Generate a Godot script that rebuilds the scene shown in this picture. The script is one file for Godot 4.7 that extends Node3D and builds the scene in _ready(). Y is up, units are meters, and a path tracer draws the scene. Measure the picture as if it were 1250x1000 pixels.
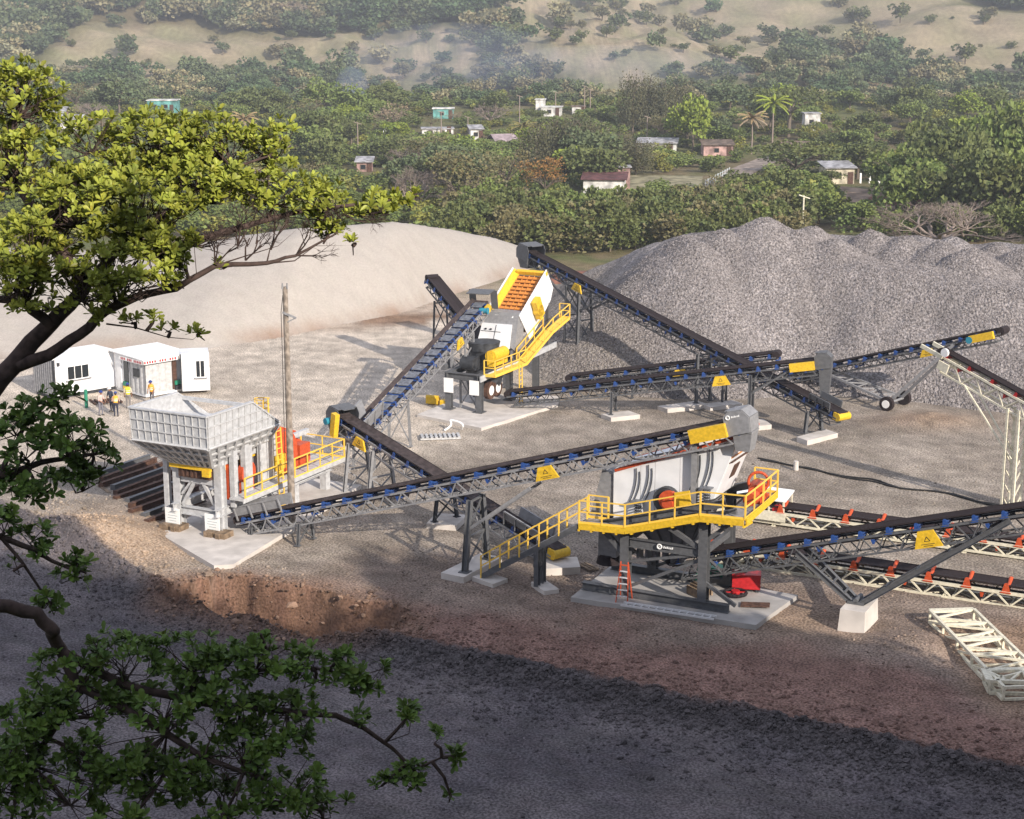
extends Node3D
# A crushing and screening plant in a quarry yard, seen from a wooded slope above it.
# X runs right, y up, and the distance d runs away from the slope (z = -d).

class MB:
	var v := PackedVector3Array()
	var n := PackedVector3Array()
	var c := PackedColorArray()
	var col := Color.WHITE
	func tri(a: Vector3, b: Vector3, e: Vector3) -> void:
		var q := (e - a).cross(b - a).normalized()
		v.append(a); v.append(b); v.append(e)
		for i in 3:
			n.append(q); c.append(col)
	func quad(a: Vector3, b: Vector3, e: Vector3, f: Vector3) -> void:
		tri(a, b, e); tri(a, e, f)
	# a face of a convex solid round m, turned outward
	func face(a: Vector3, b: Vector3, e: Vector3, f: Vector3, m: Vector3) -> void:
		var q := (e - a).cross(b - a)
		if q.dot((a + e) * 0.5 - m) < 0.0:
			quad(a, f, e, b)
		else:
			quad(a, b, e, f)
	func hex(p: Array) -> void:  # eight corners: bottom ring 0..3, top ring 4..7
		var m := Vector3.ZERO
		for k in 8: m += p[k] / 8.0
		face(p[0], p[1], p[2], p[3], m); face(p[4], p[5], p[6], p[7], m)
		for k in 4:
			face(p[k], p[(k + 1) % 4], p[4 + (k + 1) % 4], p[4 + k], m)
	func box(at: Vector3, s: Vector3, b := Basis.IDENTITY) -> void:
		var h := s * 0.5
		var p := []
		for y in [-1, 1]:
			for q in [[-1, -1], [1, -1], [1, 1], [-1, 1]]:
				p.append(at + b * Vector3(q[0] * h.x, y * h.y, q[1] * h.z))
		hex(p)
	func span(a: Vector3, b: Vector3) -> void:
		box((a + b) * 0.5, (b - a).abs())
	func beam(a: Vector3, b: Vector3, w: float, h: float, up := Vector3.UP) -> void:
		var d := b - a
		var l := d.length()
		if l < 0.001: return
		d /= l
		if absf(d.dot(up)) > 0.97: up = Vector3.RIGHT if absf(d.x) < 0.9 else Vector3.BACK
		var s := d.cross(up).normalized()
		box((a + b) * 0.5, Vector3(l, h, w), Basis(d, s.cross(d), s))
	func ibeam(a: Vector3, b: Vector3, w: float, h: float, up := Vector3.UP) -> void:
		var d := (b - a).normalized()
		if absf(d.dot(up)) > 0.97: up = Vector3.RIGHT if absf(d.x) < 0.9 else Vector3.BACK
		var s := d.cross(up).normalized()
		var u := s.cross(d)
		beam(a, b, w * 0.18, h * 0.86, up)
		for k in [-1, 1]:
			beam(a + u * k * h * 0.465, b + u * k * h * 0.465, w, h * 0.07, up)
	func tube(a: Vector3, b: Vector3, r0: float, r1: float, seg := 8, caps := true) -> void:
		var d := (b - a).normalized()
		var up := Vector3.UP if absf(d.y) < 0.95 else Vector3.RIGHT
		var s := d.cross(up).normalized()
		var u := s.cross(d)
		for k in seg:
			var o0: Vector3 = s * cos(TAU * k / seg) + u * sin(TAU * k / seg)
			var o1: Vector3 = s * cos(TAU * (k + 1) / seg) + u * sin(TAU * (k + 1) / seg)
			var q := [a + o0 * r0, a + o1 * r0, b + o1 * r1, b + o0 * r1]
			var nn := [o0, o1, o1, o0]
			for t in [[0, 1, 2], [0, 2, 3]]:
				for i in t:
					v.append(q[i]); n.append(nn[i]); c.append(col)
			if caps:
				tri(a, a + o1 * r0, a + o0 * r0)
				tri(b, b + o0 * r1, b + o1 * r1)
	func path(p: Array, r0: float, r1: float, seg := 6) -> void:  # a bent rod, its rings shared between pieces
		var count := p.size()
		var rings := []
		var s := Vector3.ZERO
		for k in count:
			var t: Vector3 = (p[mini(k + 1, count - 1)] - p[maxi(k - 1, 0)]).normalized()
			if k == 0: s = t.cross(Vector3.UP if absf(t.y) < 0.9 else Vector3.RIGHT).normalized()
			else: s = (s - t * s.dot(t)).normalized()
			var u := s.cross(t)
			var ring := []
			for j in seg: ring.append(s * cos(TAU * j / seg) + u * sin(TAU * j / seg))
			rings.append(ring)
		for k in count - 1:
			var ra := lerpf(r0, r1, float(k) / (count - 1))
			var rb := lerpf(r0, r1, float(k + 1) / (count - 1))
			for j in seg:
				var i := (j + 1) % seg
				var q := [p[k] + rings[k][j] * ra, p[k] + rings[k][i] * ra, p[k + 1] + rings[k + 1][i] * rb, p[k + 1] + rings[k + 1][j] * rb]
				var nn := [rings[k][j], rings[k][i], rings[k + 1][i], rings[k + 1][j]]
				for tt in [0, 1, 2, 0, 2, 3]:
					v.append(q[tt]); n_append(nn[tt])
		if r0 > 0.02:
			for k in [0, count - 1]:
				var rr: float = r0 if k == 0 else r1
				for j in seg: tri(p[k], p[k] + rings[k][(j + 1) % seg] * rr, p[k] + rings[k][j] * rr)
	func n_append(q: Vector3) -> void:
		n.append(q); c.append(col)
	func disc(at: Vector3, axis: Vector3, r: float, t: float, seg := 16) -> void:
		tube(at - axis * t * 0.5, at + axis * t * 0.5, r, r, seg, true)
	func ring(at: Vector3, axis: Vector3, r: float, tubr: float, seg := 14) -> void:
		var s := axis.cross(Vector3.UP if absf(axis.y) < 0.9 else Vector3.RIGHT).normalized()
		var u := s.cross(axis)
		for k in seg:
			tube(at + (s * cos(TAU * k / seg) + u * sin(TAU * k / seg)) * r, at + (s * cos(TAU * (k + 1) / seg) + u * sin(TAU * (k + 1) / seg)) * r, tubr, tubr, 6, false)
	func poly(pts: Array, off: Vector3) -> void:  # a convex flat polygon and its copy at off, joined
		var m := off * 0.5
		for p in pts: m += p / pts.size()
		for k in range(1, pts.size() - 1):
			face(pts[0], pts[k], pts[k + 1], pts[k + 1], m)
			face(pts[0] + off, pts[k] + off, pts[k + 1] + off, pts[k + 1] + off, m)
		for k in pts.size():
			var e: Vector3 = pts[(k + 1) % pts.size()]
			face(pts[k], e, e + off, pts[k] + off, m)
	func mesh(coloured := false) -> ArrayMesh:
		var a := []
		a.resize(Mesh.ARRAY_MAX)
		a[Mesh.ARRAY_VERTEX] = v
		a[Mesh.ARRAY_NORMAL] = n
		if coloured: a[Mesh.ARRAY_COLOR] = c
		var m := ArrayMesh.new()
		m.add_surface_from_arrays(Mesh.PRIMITIVE_TRIANGLES, a)
		return m

var rng := RandomNumberGenerator.new()
var taken := {}
var M := {}
var n_big := FastNoiseLite.new()
var n_mid := FastNoiseLite.new()
var n_fine := FastNoiseLite.new()
var idler_mesh: Mesh
var return_mesh: Mesh

func P(x: float, d: float, y := 0.0) -> Vector3:
	return Vector3(x, y, -d)

func V(x: float, y: float, z: float) -> Vector3:
	return Vector3(x, y, z)

func numbered(called: String) -> String:
	if not taken.has(called):
		taken[called] = 0
		return called
	taken[called] += 1
	return "%s_%03d" % [called, taken[called]]

func tag(o: Node, label: String, category: String, group := "", kind := "") -> void:
	if label: o.set_meta("label", label)
	if category: o.set_meta("category", category)
	if group: o.set_meta("group", group)
	if kind: o.set_meta("kind", kind)

func thing(called: String, label: String, category: String, at: Vector3, turn := 0.0, group := "") -> Node3D:
	var o := Node3D.new()
	o.name = numbered(called)
	add_child(o, true)
	o.position = at
	o.rotation.y = deg_to_rad(turn)
	tag(o, label, category, group)
	return o

func put(called: String, m: Variant, mat: Material, parent: Node = null, at := Transform3D.IDENTITY, kind := "") -> MeshInstance3D:
	var o := MeshInstance3D.new()
	o.mesh = m.mesh() if m is MB else m
	o.material_override = mat
	if parent == null:
		o.name = numbered(called)
		add_child(o, true)
	else:
		o.name = called
		parent.add_child(o, true)
	o.transform = at
	if kind: o.set_meta("kind", kind)
	return o

func one(called: String, label: String, category: String, m: MB, mat: Material, at: Vector3, turn := 0.0, group := "") -> MeshInstance3D:
	var o := put(called, m, mat)
	o.position = at
	o.rotation.y = deg_to_rad(turn)
	tag(o, label, category, group)
	return o

func noise_image(freq: float, lo: float, hi: float, size: int, sd: int, contrast := 1.0, oct := 4) -> Image:
	var f := FastNoiseLite.new()
	f.seed = sd
	f.frequency = freq
	f.fractal_octaves = oct
	var g := f.get_seamless_image(size, size)
	g.convert(Image.FORMAT_L8)
	var bytes := g.get_data()
	var lut := []  # lo and hi are linear reflectances
	for i in 256: lut.append(int(Color(lerpf(lo, hi, i / 255.0), 0, 0).linear_to_srgb().r * 255.0))
	var o := PackedByteArray()
	o.resize(bytes.size())
	for i in bytes.size():
		var t := clampf((bytes[i] / 255.0 - 0.5) * contrast + 0.5, 0.0, 1.0)
		o[i] = lut[int(t * 255.0)]
	return Image.create_from_data(size, size, false, Image.FORMAT_L8, o)

func tex(im: Image) -> ImageTexture:
	return ImageTexture.create_from_image(im)

# a base colour given as linear reflectance
func mat(called: String, r: float, g: float, b: float, rough := 0.7, metal := 0.0, grain: Texture2D = null, scale := 0.6) -> StandardMaterial3D:
	var m := StandardMaterial3D.new()
	m.resource_name = called
	m.albedo_color = Color(r, g, b).linear_to_srgb()
	m.roughness = rough
	m.metallic = metal
	m.metallic_specular = 0.4
	if grain:
		m.albedo_texture = grain
		m.uv1_triplanar = true
		m.uv1_world_triplanar = true
		m.uv1_scale = Vector3.ONE * scale
	M[called] = m
	return m

func materials() -> void:
	var dust := tex(noise_image(0.02, 0.70, 1.0, 512, 11, 1.6, 6))
	var grime := tex(noise_image(0.012, 0.42, 1.0, 512, 12, 2.0, 6))
	var stain := tex(noise_image(0.015, 0.72, 1.0, 512, 13, 1.5, 6))
	M["dust"] = dust
	M["grime"] = grime
	mat("steel_dark", 0.125, 0.13, 0.14, 0.5, 0.0, dust, 0.35)
	mat("steel_deep", 0.06, 0.065, 0.075, 0.55, 0.0, grime, 0.35)
	mat("steel_grey", 0.29, 0.295, 0.31, 0.5, 0.0, dust, 0.35)
	mat("steel_light", 0.56, 0.575, 0.595, 0.5, 0.0, dust, 0.3)
	mat("steel_pale", 0.58, 0.59, 0.60, 0.55, 0.0, dust, 0.3)
	mat("panel_white", 0.88, 0.90, 0.93, 0.45, 0.0, stain, 0.07)
	mat("sign_white", 0.85, 0.86, 0.86, 0.5)
	mat("cream", 0.84, 0.80, 0.64, 0.55, 0.0, dust, 0.4)
	mat("rubber", 0.030, 0.022, 0.024, 0.9, 0.0, dust, 0.5)
	mat("belt_dusty", 0.075, 0.058, 0.058, 0.95, 0.0, grime, 0.4)
	mat("blue", 0.03, 0.085, 0.30, 0.45, 0.0, dust, 0.8)
	mat("roll_steel", 0.16, 0.17, 0.19, 0.4, 0.0)
	mat("yellow", 0.84, 0.54, 0.035, 0.45, 0.0, dust, 0.5)
	mat("rail_yellow", 0.88, 0.57, 0.09, 0.45)
	mat("orange_red", 0.62, 0.10, 0.035, 0.5, 0.0, dust, 0.5)
	mat("red", 0.52, 0.025, 0.03, 0.45, 0.0, dust, 0.5)
	mat("deck_orange", 0.74, 0.29, 0.06, 0.6, 0.0, dust, 0.6)
	mat("motor_teal", 0.03, 0.24, 0.34, 0.45)
	mat("green", 0.03, 0.26, 0.16, 0.5, 0.0, dust, 0.6)
	mat("concrete", 0.66, 0.62, 0.58, 0.9, 0.0, stain, 0.09)
	mat("concrete_grey", 0.44, 0.425, 0.41, 0.9, 0.0, stain, 0.09)
	mat("rust", 0.13, 0.07, 0.05, 0.85, 0.0, grime, 0.5)
	mat("wood", 0.30, 0.22, 0.15, 0.9, 0.0, grime, 0.4)
	mat("alu", 0.68, 0.69, 0.71, 0.45, 0.1)
	mat("mark_black", 0.02, 0.02, 0.02, 0.8)
	mat("mark_grey", 0.35, 0.42, 0.45, 0.8)
	mat("glass_dark", 0.02, 0.025, 0.03, 0.12)
	mat("bark", 0.10, 0.07, 0.062, 0.95, 0.0, grime, 1.2)
	mat("bark_far", 0.16, 0.13, 0.10, 0.95)
	mat("bark_pale", 0.27, 0.22, 0.19, 0.95)
	mat("slate_blue", 0.20, 0.215, 0.25, 0.5, 0.0, grime, 0.5)
	mat("pole_wood", 0.40, 0.34, 0.285, 0.95, 0.0, grime, 0.4)
	mat("cable", 0.02, 0.02, 0.02, 0.6)
	mat("skin", 0.25, 0.13, 0.085, 0.6)

# ---------------------------------------------------------------- ground
func sst(a: float, b: float, t: float) -> float:
	return smoothstep(a, b, t)

func seg_dist(x: float, d: float, a: Vector2, b: Vector2) -> Vector2:  # (distance, share along)
	var p := Vector2(x, d)
	var t := clampf((p - a).dot(b - a) / (b - a).length_squared(), 0.0, 1.0)
	return Vector2(p.distance_to(a.lerp(b, t)), t)

func berm_line(x: float) -> float:  # the far edge of the haul road, a windrow of coarse rock
	if x > -7.0: return 64.9 - 0.575 * x
	return 68.9 + (-7.0 - x) * 0.55 if x > -15.0 else 73.3 + (-15.0 - x) * 1.15

func far_hill(x: float, d: float) -> float:
	var h := 5.0 * sst(330.0, 450.0, d)
	if d > 440.0:
		var e := d - 440.0
		h += 0.30 * e * e / (e + 35.0)
		h += sst(0.0, 60.0, e) * (5.0 * sin(x * 0.021 + 0.6) * sin(d * 0.030 + x * 0.006) + 3.0 * sin(x * 0.043 + d * 0.024 + 1.0))
		h += sst(20.0, 80.0, e) * 4.0 * n_mid.get_noise_2d(x * 0.35, d * 0.35)
	return h

func ridge_top(q: float) -> float:  # height of the wooded spur on the right of the lookout, its trees included
	var k := [Vector2(-40, 35), Vector2(2, 36.6), Vector2(5.0, 36.3), Vector2(8.0, 35.0), Vector2(12.0, 35.2), Vector2(15.5, 44), Vector2(21, 42.5), Vector2(24, 39.5), Vector2(26, 37.5), Vector2(28, 35.5), Vector2(31, 32.4), Vector2(33, 30.6), Vector2(36, 29.8), Vector2(38, 31.2), Vector2(39.5, 33.0), Vector2(42, 29.0), Vector2(44, 25.2), Vector2(47, 23.2), Vector2(48.8, 19.8), Vector2(50, 18.0), Vector2(51.5, 14.5), Vector2(53.5, 6.0), Vector2(58, 0)]
	if q <= k[0].x: return k[0].y
	for i in k.size() - 1:
		if q < k[i + 1].x:
			return lerpf(k[i].y, k[i + 1].y, (q - k[i].x) / (k[i + 1].x - k[i].x))
	return 0.0

func ridge_s(q: float) -> float:
	return lerpf(8.0, -10.0, clampf((q - 20.0) / 32.0, 0.0, 1.0))

func lookout(x: float, d: float) -> float:
	var h := 0.0
	if d < 48.0:
		h = 24.3 * pow(clampf(1.0 - maxf(d, 0.0) / 48.0, 0.0, 1.0), 1.35)
	var q := x * 0.832 + d * 0.555
	var s := x * 0.555 - d * 0.832
	var w := ridge_s(q)
	var top := maxf(ridge_top(q) - 9.0, 0.0)
	var r := top * (1.0 - sst(0.0, 26.0, w - s)) if s < w else top
	return maxf(h, r) if d < 60.0 else r * (1.0 - sst(60, 66, d))

func gh(x: float, d: float) -> float:
	var h := lookout(x, d) if d < 66.0 else 0.0
	if d > 300.0: h += far_hill(x, d)
	if d > 40.0 and d < 140.0 and absf(x) < 60.0:
		h += 0.05 * n_mid.get_noise_2d(x * 2.0, d * 2.0) + 0.03 * n_fine.get_noise_2d(x * 3.0, d * 3.0)
		var b := berm_line(x)
		var e := d - b
		if absf(e) < 3.0 and x < 40.0:
			h += (0.42 + 0.22 * n_mid.get_noise_2d(x * 3.0, d * 3.0) + 0.22 * n_fine.get_noise_2d(x * 2.0, d * 2.0)) * exp(-e * e / 0.7)
		if e < 0.0 and d > 45.0: h -= 0.25 * sst(0.0, 3.0, -e)
		# the mound of earth on the left, by the haul road
		h += 1.2 * exp(-(pow((x + 21.6) / 2.9, 2.0) + pow((d - 82.6) / 2.8, 2.0)))
		h += 0.3 * exp(-(pow((x + 23.0) / 4.0, 2.0) + pow((d - 88.0) / 3.0, 2.0)))
		# the pit dug in front of the crusher pad
		var pit := seg_dist(x, d, Vector2(-13.6, 74.6), Vector2(-7.2, 70.9))
		var w := 2.25 + 0.6 * n_mid.get_noise_2d(x * 2.5 + 40.0, d * 2.5) + 0.25 * n_fine.get_noise_2d(x * 2.0, d * 2.0)
		h -= (3.0 - 1.2 * pit.y) * (1.0 - sst(w - 0.45, w + 0.15, pit.x)) * (1.0 + 0.15 * n_fine.get_noise_2d(x * 4.0, d * 4.0))
		# wheel ruts along the haul road
		if e < -0.5 and d > 45.0:
			h += 0.05 * sin(e * 2.6 + 0.7 * n_mid.get_noise_2d(x, d)) * exp(-pow((e + 5.0) / 4.0, 2.0))
		# spoil near the gravel stack and the front screen
		h += 0.5 * exp(-(pow((x - 27.5) / 2.6, 2.0) + pow((d - 109.0) / 2.2, 2.0))) * (0.8 + 0.6 * n_fine.get_noise_2d(x, d))
		h += 0.45 * exp(-(pow((x - 17.3) / 1.9, 2.0) + pow((d - 67.6) / 1.7, 2.0)))
	return h

func lines(stops: Array) -> PackedFloat32Array:  # [from, step], ..., [to]
	var o := PackedFloat32Array()
	for i in stops.size() - 1:
		var x: float = stops[i][0]
		while x < stops[i + 1][0] - 0.001:
			o.append(x)
			x += stops[i][1]
	o.append(stops[-1][0])
	return o

func sheet(xs: PackedFloat32Array, ds: PackedFloat32Array, height: Callable, colour: Callable, keep = null) -> ArrayMesh:
	var nx := xs.size()
	var nd := ds.size()
	var v := PackedVector3Array()
	var nn := PackedVector3Array()
	var cc := PackedColorArray()
	var idx := PackedInt32Array()
	var hs := PackedFloat32Array()
	for j in nd:
		for i in nx:
			var h: float = height.call(xs[i], ds[j])
			hs.append(h)
			v.append(Vector3(xs[i], h, -ds[j]))
	for j in nd:
		for i in nx:
			var i0 := maxi(i - 1, 0)
			var i1 := mini(i + 1, nx - 1)
			var j0 := maxi(j - 1, 0)
			var j1 := mini(j + 1, nd - 1)
			var sx := (hs[j * nx + i1] - hs[j * nx + i0]) / (xs[i1] - xs[i0])
			var sd := (hs[j1 * nx + i] - hs[j0 * nx + i]) / (ds[j1] - ds[j0])
			nn.append(Vector3(-sx, 1.0, sd).normalized())
			cc.append(colour.call(xs[i], ds[j], hs[j * nx + i], sqrt(sx * sx + sd * sd)))
	for j in nd - 1:
		for i in nx - 1:
			var a := j * nx + i
			if keep != null and not keep.call(maxf(maxf(hs[a], hs[a + 1]), maxf(hs[a + nx], hs[a + nx + 1]))):
				continue
			idx.append_array([a, a + nx, a + 1, a + 1, a + nx, a + nx + 1])
	var arr := []
	arr.resize(Mesh.ARRAY_MAX)
	arr[Mesh.ARRAY_VERTEX] = v
	arr[Mesh.ARRAY_NORMAL] = nn
	arr[Mesh.ARRAY_COLOR] = cc
	arr[Mesh.ARRAY_INDEX] = idx
	var m := ArrayMesh.new()
	m.add_surface_from_arrays(Mesh.PRIMITIVE_TRIANGLES, arr)
	return m

# where the far hillside is dry grass instead of wood: (x, d, half width, half depth)
var meadows := []

func meadow(x: float, d: float) -> float:
	var best := 0.0
	var wob := 0.6 * n_mid.get_noise_2d(x * 0.5, d * 0.7)
	for m in meadows:
		var r: float = pow((x - m[0]) / m[2], 2.0) + pow((d - m[1]) / m[3], 2.0)
		best = maxf(best, 1.0 - sst(0.75, 1.15, r + wob))
	return best

func mixc(a: Color, b: Color, t: float) -> Color:
	return a.lerp(b, clampf(t, 0.0, 1.0))

func ground_colour(x: float, d: float, _h: float, slope: float) -> Color:
	var a := n_mid.get_noise_2d(x, d)
	var b := n_fine.get_noise_2d(x * 1.5, d * 1.5)
	var big := n_big.get_noise_2d(x, d)
	var grass := Color(0.12, 0.13, 0.055)
	var tan_grass := Color(0.335, 0.275, 0.19)
	if d > 300.0:
		var c0 := mixc(grass, Color(0.16, 0.13, 0.075), 0.5 + 1.4 * big)
		var worn := mixc(tan_grass, Color(0.24, 0.225, 0.13), 0.35 + 1.6 * n_mid.get_noise_2d(x * 0.7 + 11.0, d * 0.35))
		return mixc(c0, worn, meadow(x, d) * (0.95 + 0.2 * a)) * (1.0 + 0.3 * b)
	if d > 150.0 or absf(x) > 60.0:
		var c1 := mixc(Color(0.20, 0.155, 0.095), grass, 0.55 + 1.6 * a)
		var yard := (1.0 - sst(150.0, 185.0, d)) * (1.0 - sst(60.0, 75.0, absf(x)))
		return mixc(c1, Color(0.45, 0.37, 0.30), yard)
	if d < 44.0:
		return mixc(Color(0.10, 0.09, 0.05), Color(0.06, 0.08, 0.03), 0.5 + a)
	var c := mixc(Color(0.235, 0.202, 0.168), Color(0.305, 0.265, 0.224), 0.5 + 1.3 * a)
	c = mixc(c, Color(0.52, 0.455, 0.38), sst(2.0, -7.0, x + (105.0 - d) * 0.25) * sst(93.0, 104.0, d + 3.0 * a))
	# damp strip at the foot of the sand
	if d > 138.0: c = mixc(c, Color(0.24, 0.16, 0.11), sst(0.1, 0.5, a + 0.35) * sst(-22.0, -14.0, x) * sst(6.0, 0.0, x) * sst(140.0, 148.0, d))
	# brownish churned ground in front of the plant
	c = mixc(c, Color(0.225, 0.17, 0.14), sst(84.0, 76.0, d + 3.0 * a + 0.25 * absf(x)) * 0.8)
	c = mixc(c, Color(0.215, 0.135, 0.112), sst(72.5, 68.0, d + 0.45 * (x - 3.0) + 4.0 * a) * sst(-9.0, -3.0, x))
	c = mixc(c, Color(0.31, 0.23, 0.17), exp(-(pow((x - 12.5) / 2.4, 2.0) + pow((d - 71.0) / 2.4, 2.0))) * 0.9)
	c = mixc(c, Color(0.33, 0.23, 0.16), sst(17.5, 19.5, x) * sst(72.0, 69.0, d) * sst(58, 62, d) * 0.8)
	c = mixc(c, Color(0.36, 0.275, 0.205), exp(-(pow((x + 19.5) / 5.0, 2.0) + pow((d - 82.6) / 4.4, 2.0))) * 1.5)
	c = mixc(c, Color(0.30, 0.22, 0.16), exp(-(pow((x - 28.0) / 3.6, 2.0) + pow((d - 109.0) / 2.6, 2.0))))
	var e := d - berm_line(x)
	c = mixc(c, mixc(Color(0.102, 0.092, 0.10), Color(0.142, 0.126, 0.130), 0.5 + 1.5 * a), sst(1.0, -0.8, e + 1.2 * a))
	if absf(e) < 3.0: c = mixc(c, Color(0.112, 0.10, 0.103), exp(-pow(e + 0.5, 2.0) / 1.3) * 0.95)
	var pit := seg_dist(x, d, Vector2(-13.6, 74.6), Vector2(-7.2, 70.9))
	c = mixc(c, mixc(Color(0.165, 0.083, 0.055), Color(0.095, 0.052, 0.038), 0.5 + 1.5 * b), (1.0 - sst(2.2, 3.4, pit.x)) * sst(0.15, 0.6, slope))
	c = mixc(c, Color(0.19, 0.118, 0.084), (1.0 - sst(2.4, 4.8, pit.x + a)) * 0.75)
	# tracks and scraped streaks run along the plant
	var u := x * 0.891 - d * 0.454
	var w := x * 0.454 + d * 0.891
	var streak := n_mid.get_noise_2d(u * 0.25 + 30.0, w * 1.7) + 0.6 * n_mid.get_noise_2d(u * 0.12 - 60.0, w * 4.0)
	return c * (1.0 + 0.22 * b + 0.22 * streak + 0.25 * big)

func along(k: Array, x: float) -> float:  # a broken line given as points (x, value)
	if x <= k[0].x: return k[0].y
	for i in k.size() - 1:
		if x < k[i + 1].x: return lerpf(k[i].y, k[i + 1].y, (x - k[i].x) / (k[i + 1].x - k[i].x))
	return k[-1].y

var sand_foot := [Vector2(-75, 124), Vector2(-45, 129), Vector2(-26, 133.5), Vector2(-19, 140.5), Vector2(-10.8, 151), Vector2(1.3, 178), Vector2(10, 196)]
var sand_ridge := [Vector2(-75, 156), Vector2(-40, 157), Vector2(-19.6, 159), Vector2(-11.9, 168), Vector2(-5.7, 179), Vector2(1.3, 188), Vector2(10, 200)]
var sand_top := [Vector2(-75, 4.5), Vector2(-50, 5.4), Vector2(-34, 5.0), Vector2(-24, 6.3), Vector2(-19.6, 7.0), Vector2(-11.9, 6.6), Vector2(-5.7, 4.3), Vector2(-2.0, 2.9), Vector2(1.3, 1.2), Vector2(3.5, -0.3)]

func pile_sand(x: float, d: float) -> float:
	var a := n_mid.get_noise_2d(x * 0.45, d * 0.45)
	var f := along(sand_foot, x) + 1.5 * a
	var r := along(sand_ridge, x)
	var h := along(sand_top, x) + 0.35 * n_mid.get_noise_2d(x * 0.9, 7.0)
	var t := (d - f) / (r - f)
	if t < 1.0:
		h = h * (1.0 - pow(1.0 - maxf(t, 0.0), 1.55)) if t > 0.0 else t * 3.0
	else:
		h -= 0.42 * (sqrt(pow(d - r, 2.0) + 4.0) - 2.0)
	return h + 0.06 * a + 0.04 * n_fine.get_noise_2d(x * 0.8, d * 0.8)

var cones := []
var gravel_foot := [Vector2(0, 127), Vector2(4.6, 123.8), Vector2(14.1, 120.9), Vector2(26.2, 115.4), Vector2(34.9, 111.6), Vector2(50, 107), Vector2(64, 104)]
var gravel_top := [Vector2(1, 0), Vector2(4, 2.2), Vector2(7.9, 4.6), Vector2(11.3, 6.9), Vector2(14, 8.1), Vector2(17, 8.7), Vector2(20, 9.1), Vector2(24, 8.3), Vector2(30, 7.9), Vector2(40, 7.2), Vector2(64, 6.8)]

func pile_gravel(x: float, d: float) -> float:
	var wob := n_mid.get_noise_2d(x * 0.7, d * 0.7)
	var face := (d - along(gravel_foot, x) - 1.2 * wob) * 0.68
	var side := (x - 1.0 + 1.0 * wob) * 0.72
	var top := along(gravel_top, x) + 0.8 * wob
	var back := (160.0 - d) * 0.6
	var s := 0.5
	var h := -s * log(exp(-face / s) + exp(-side / s) + exp(-top / s) + exp(-back / s))
	for k in cones:
		var r := sqrt(pow(x - k[0], 2.0) + pow(d - k[1], 2.0))
		h = maxf(h, k[2] - (sqrt(r * r + 0.5) - 0.7) * 0.70)
	return h + clampf(h * 0.5 + 0.3, 0.0, 1.0) * (0.22 * n_mid.get_noise_2d(x * 1.6, d * 1.6) + 0.10 * n_fine.get_noise_2d(x * 1.2, d * 1.2))

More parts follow.
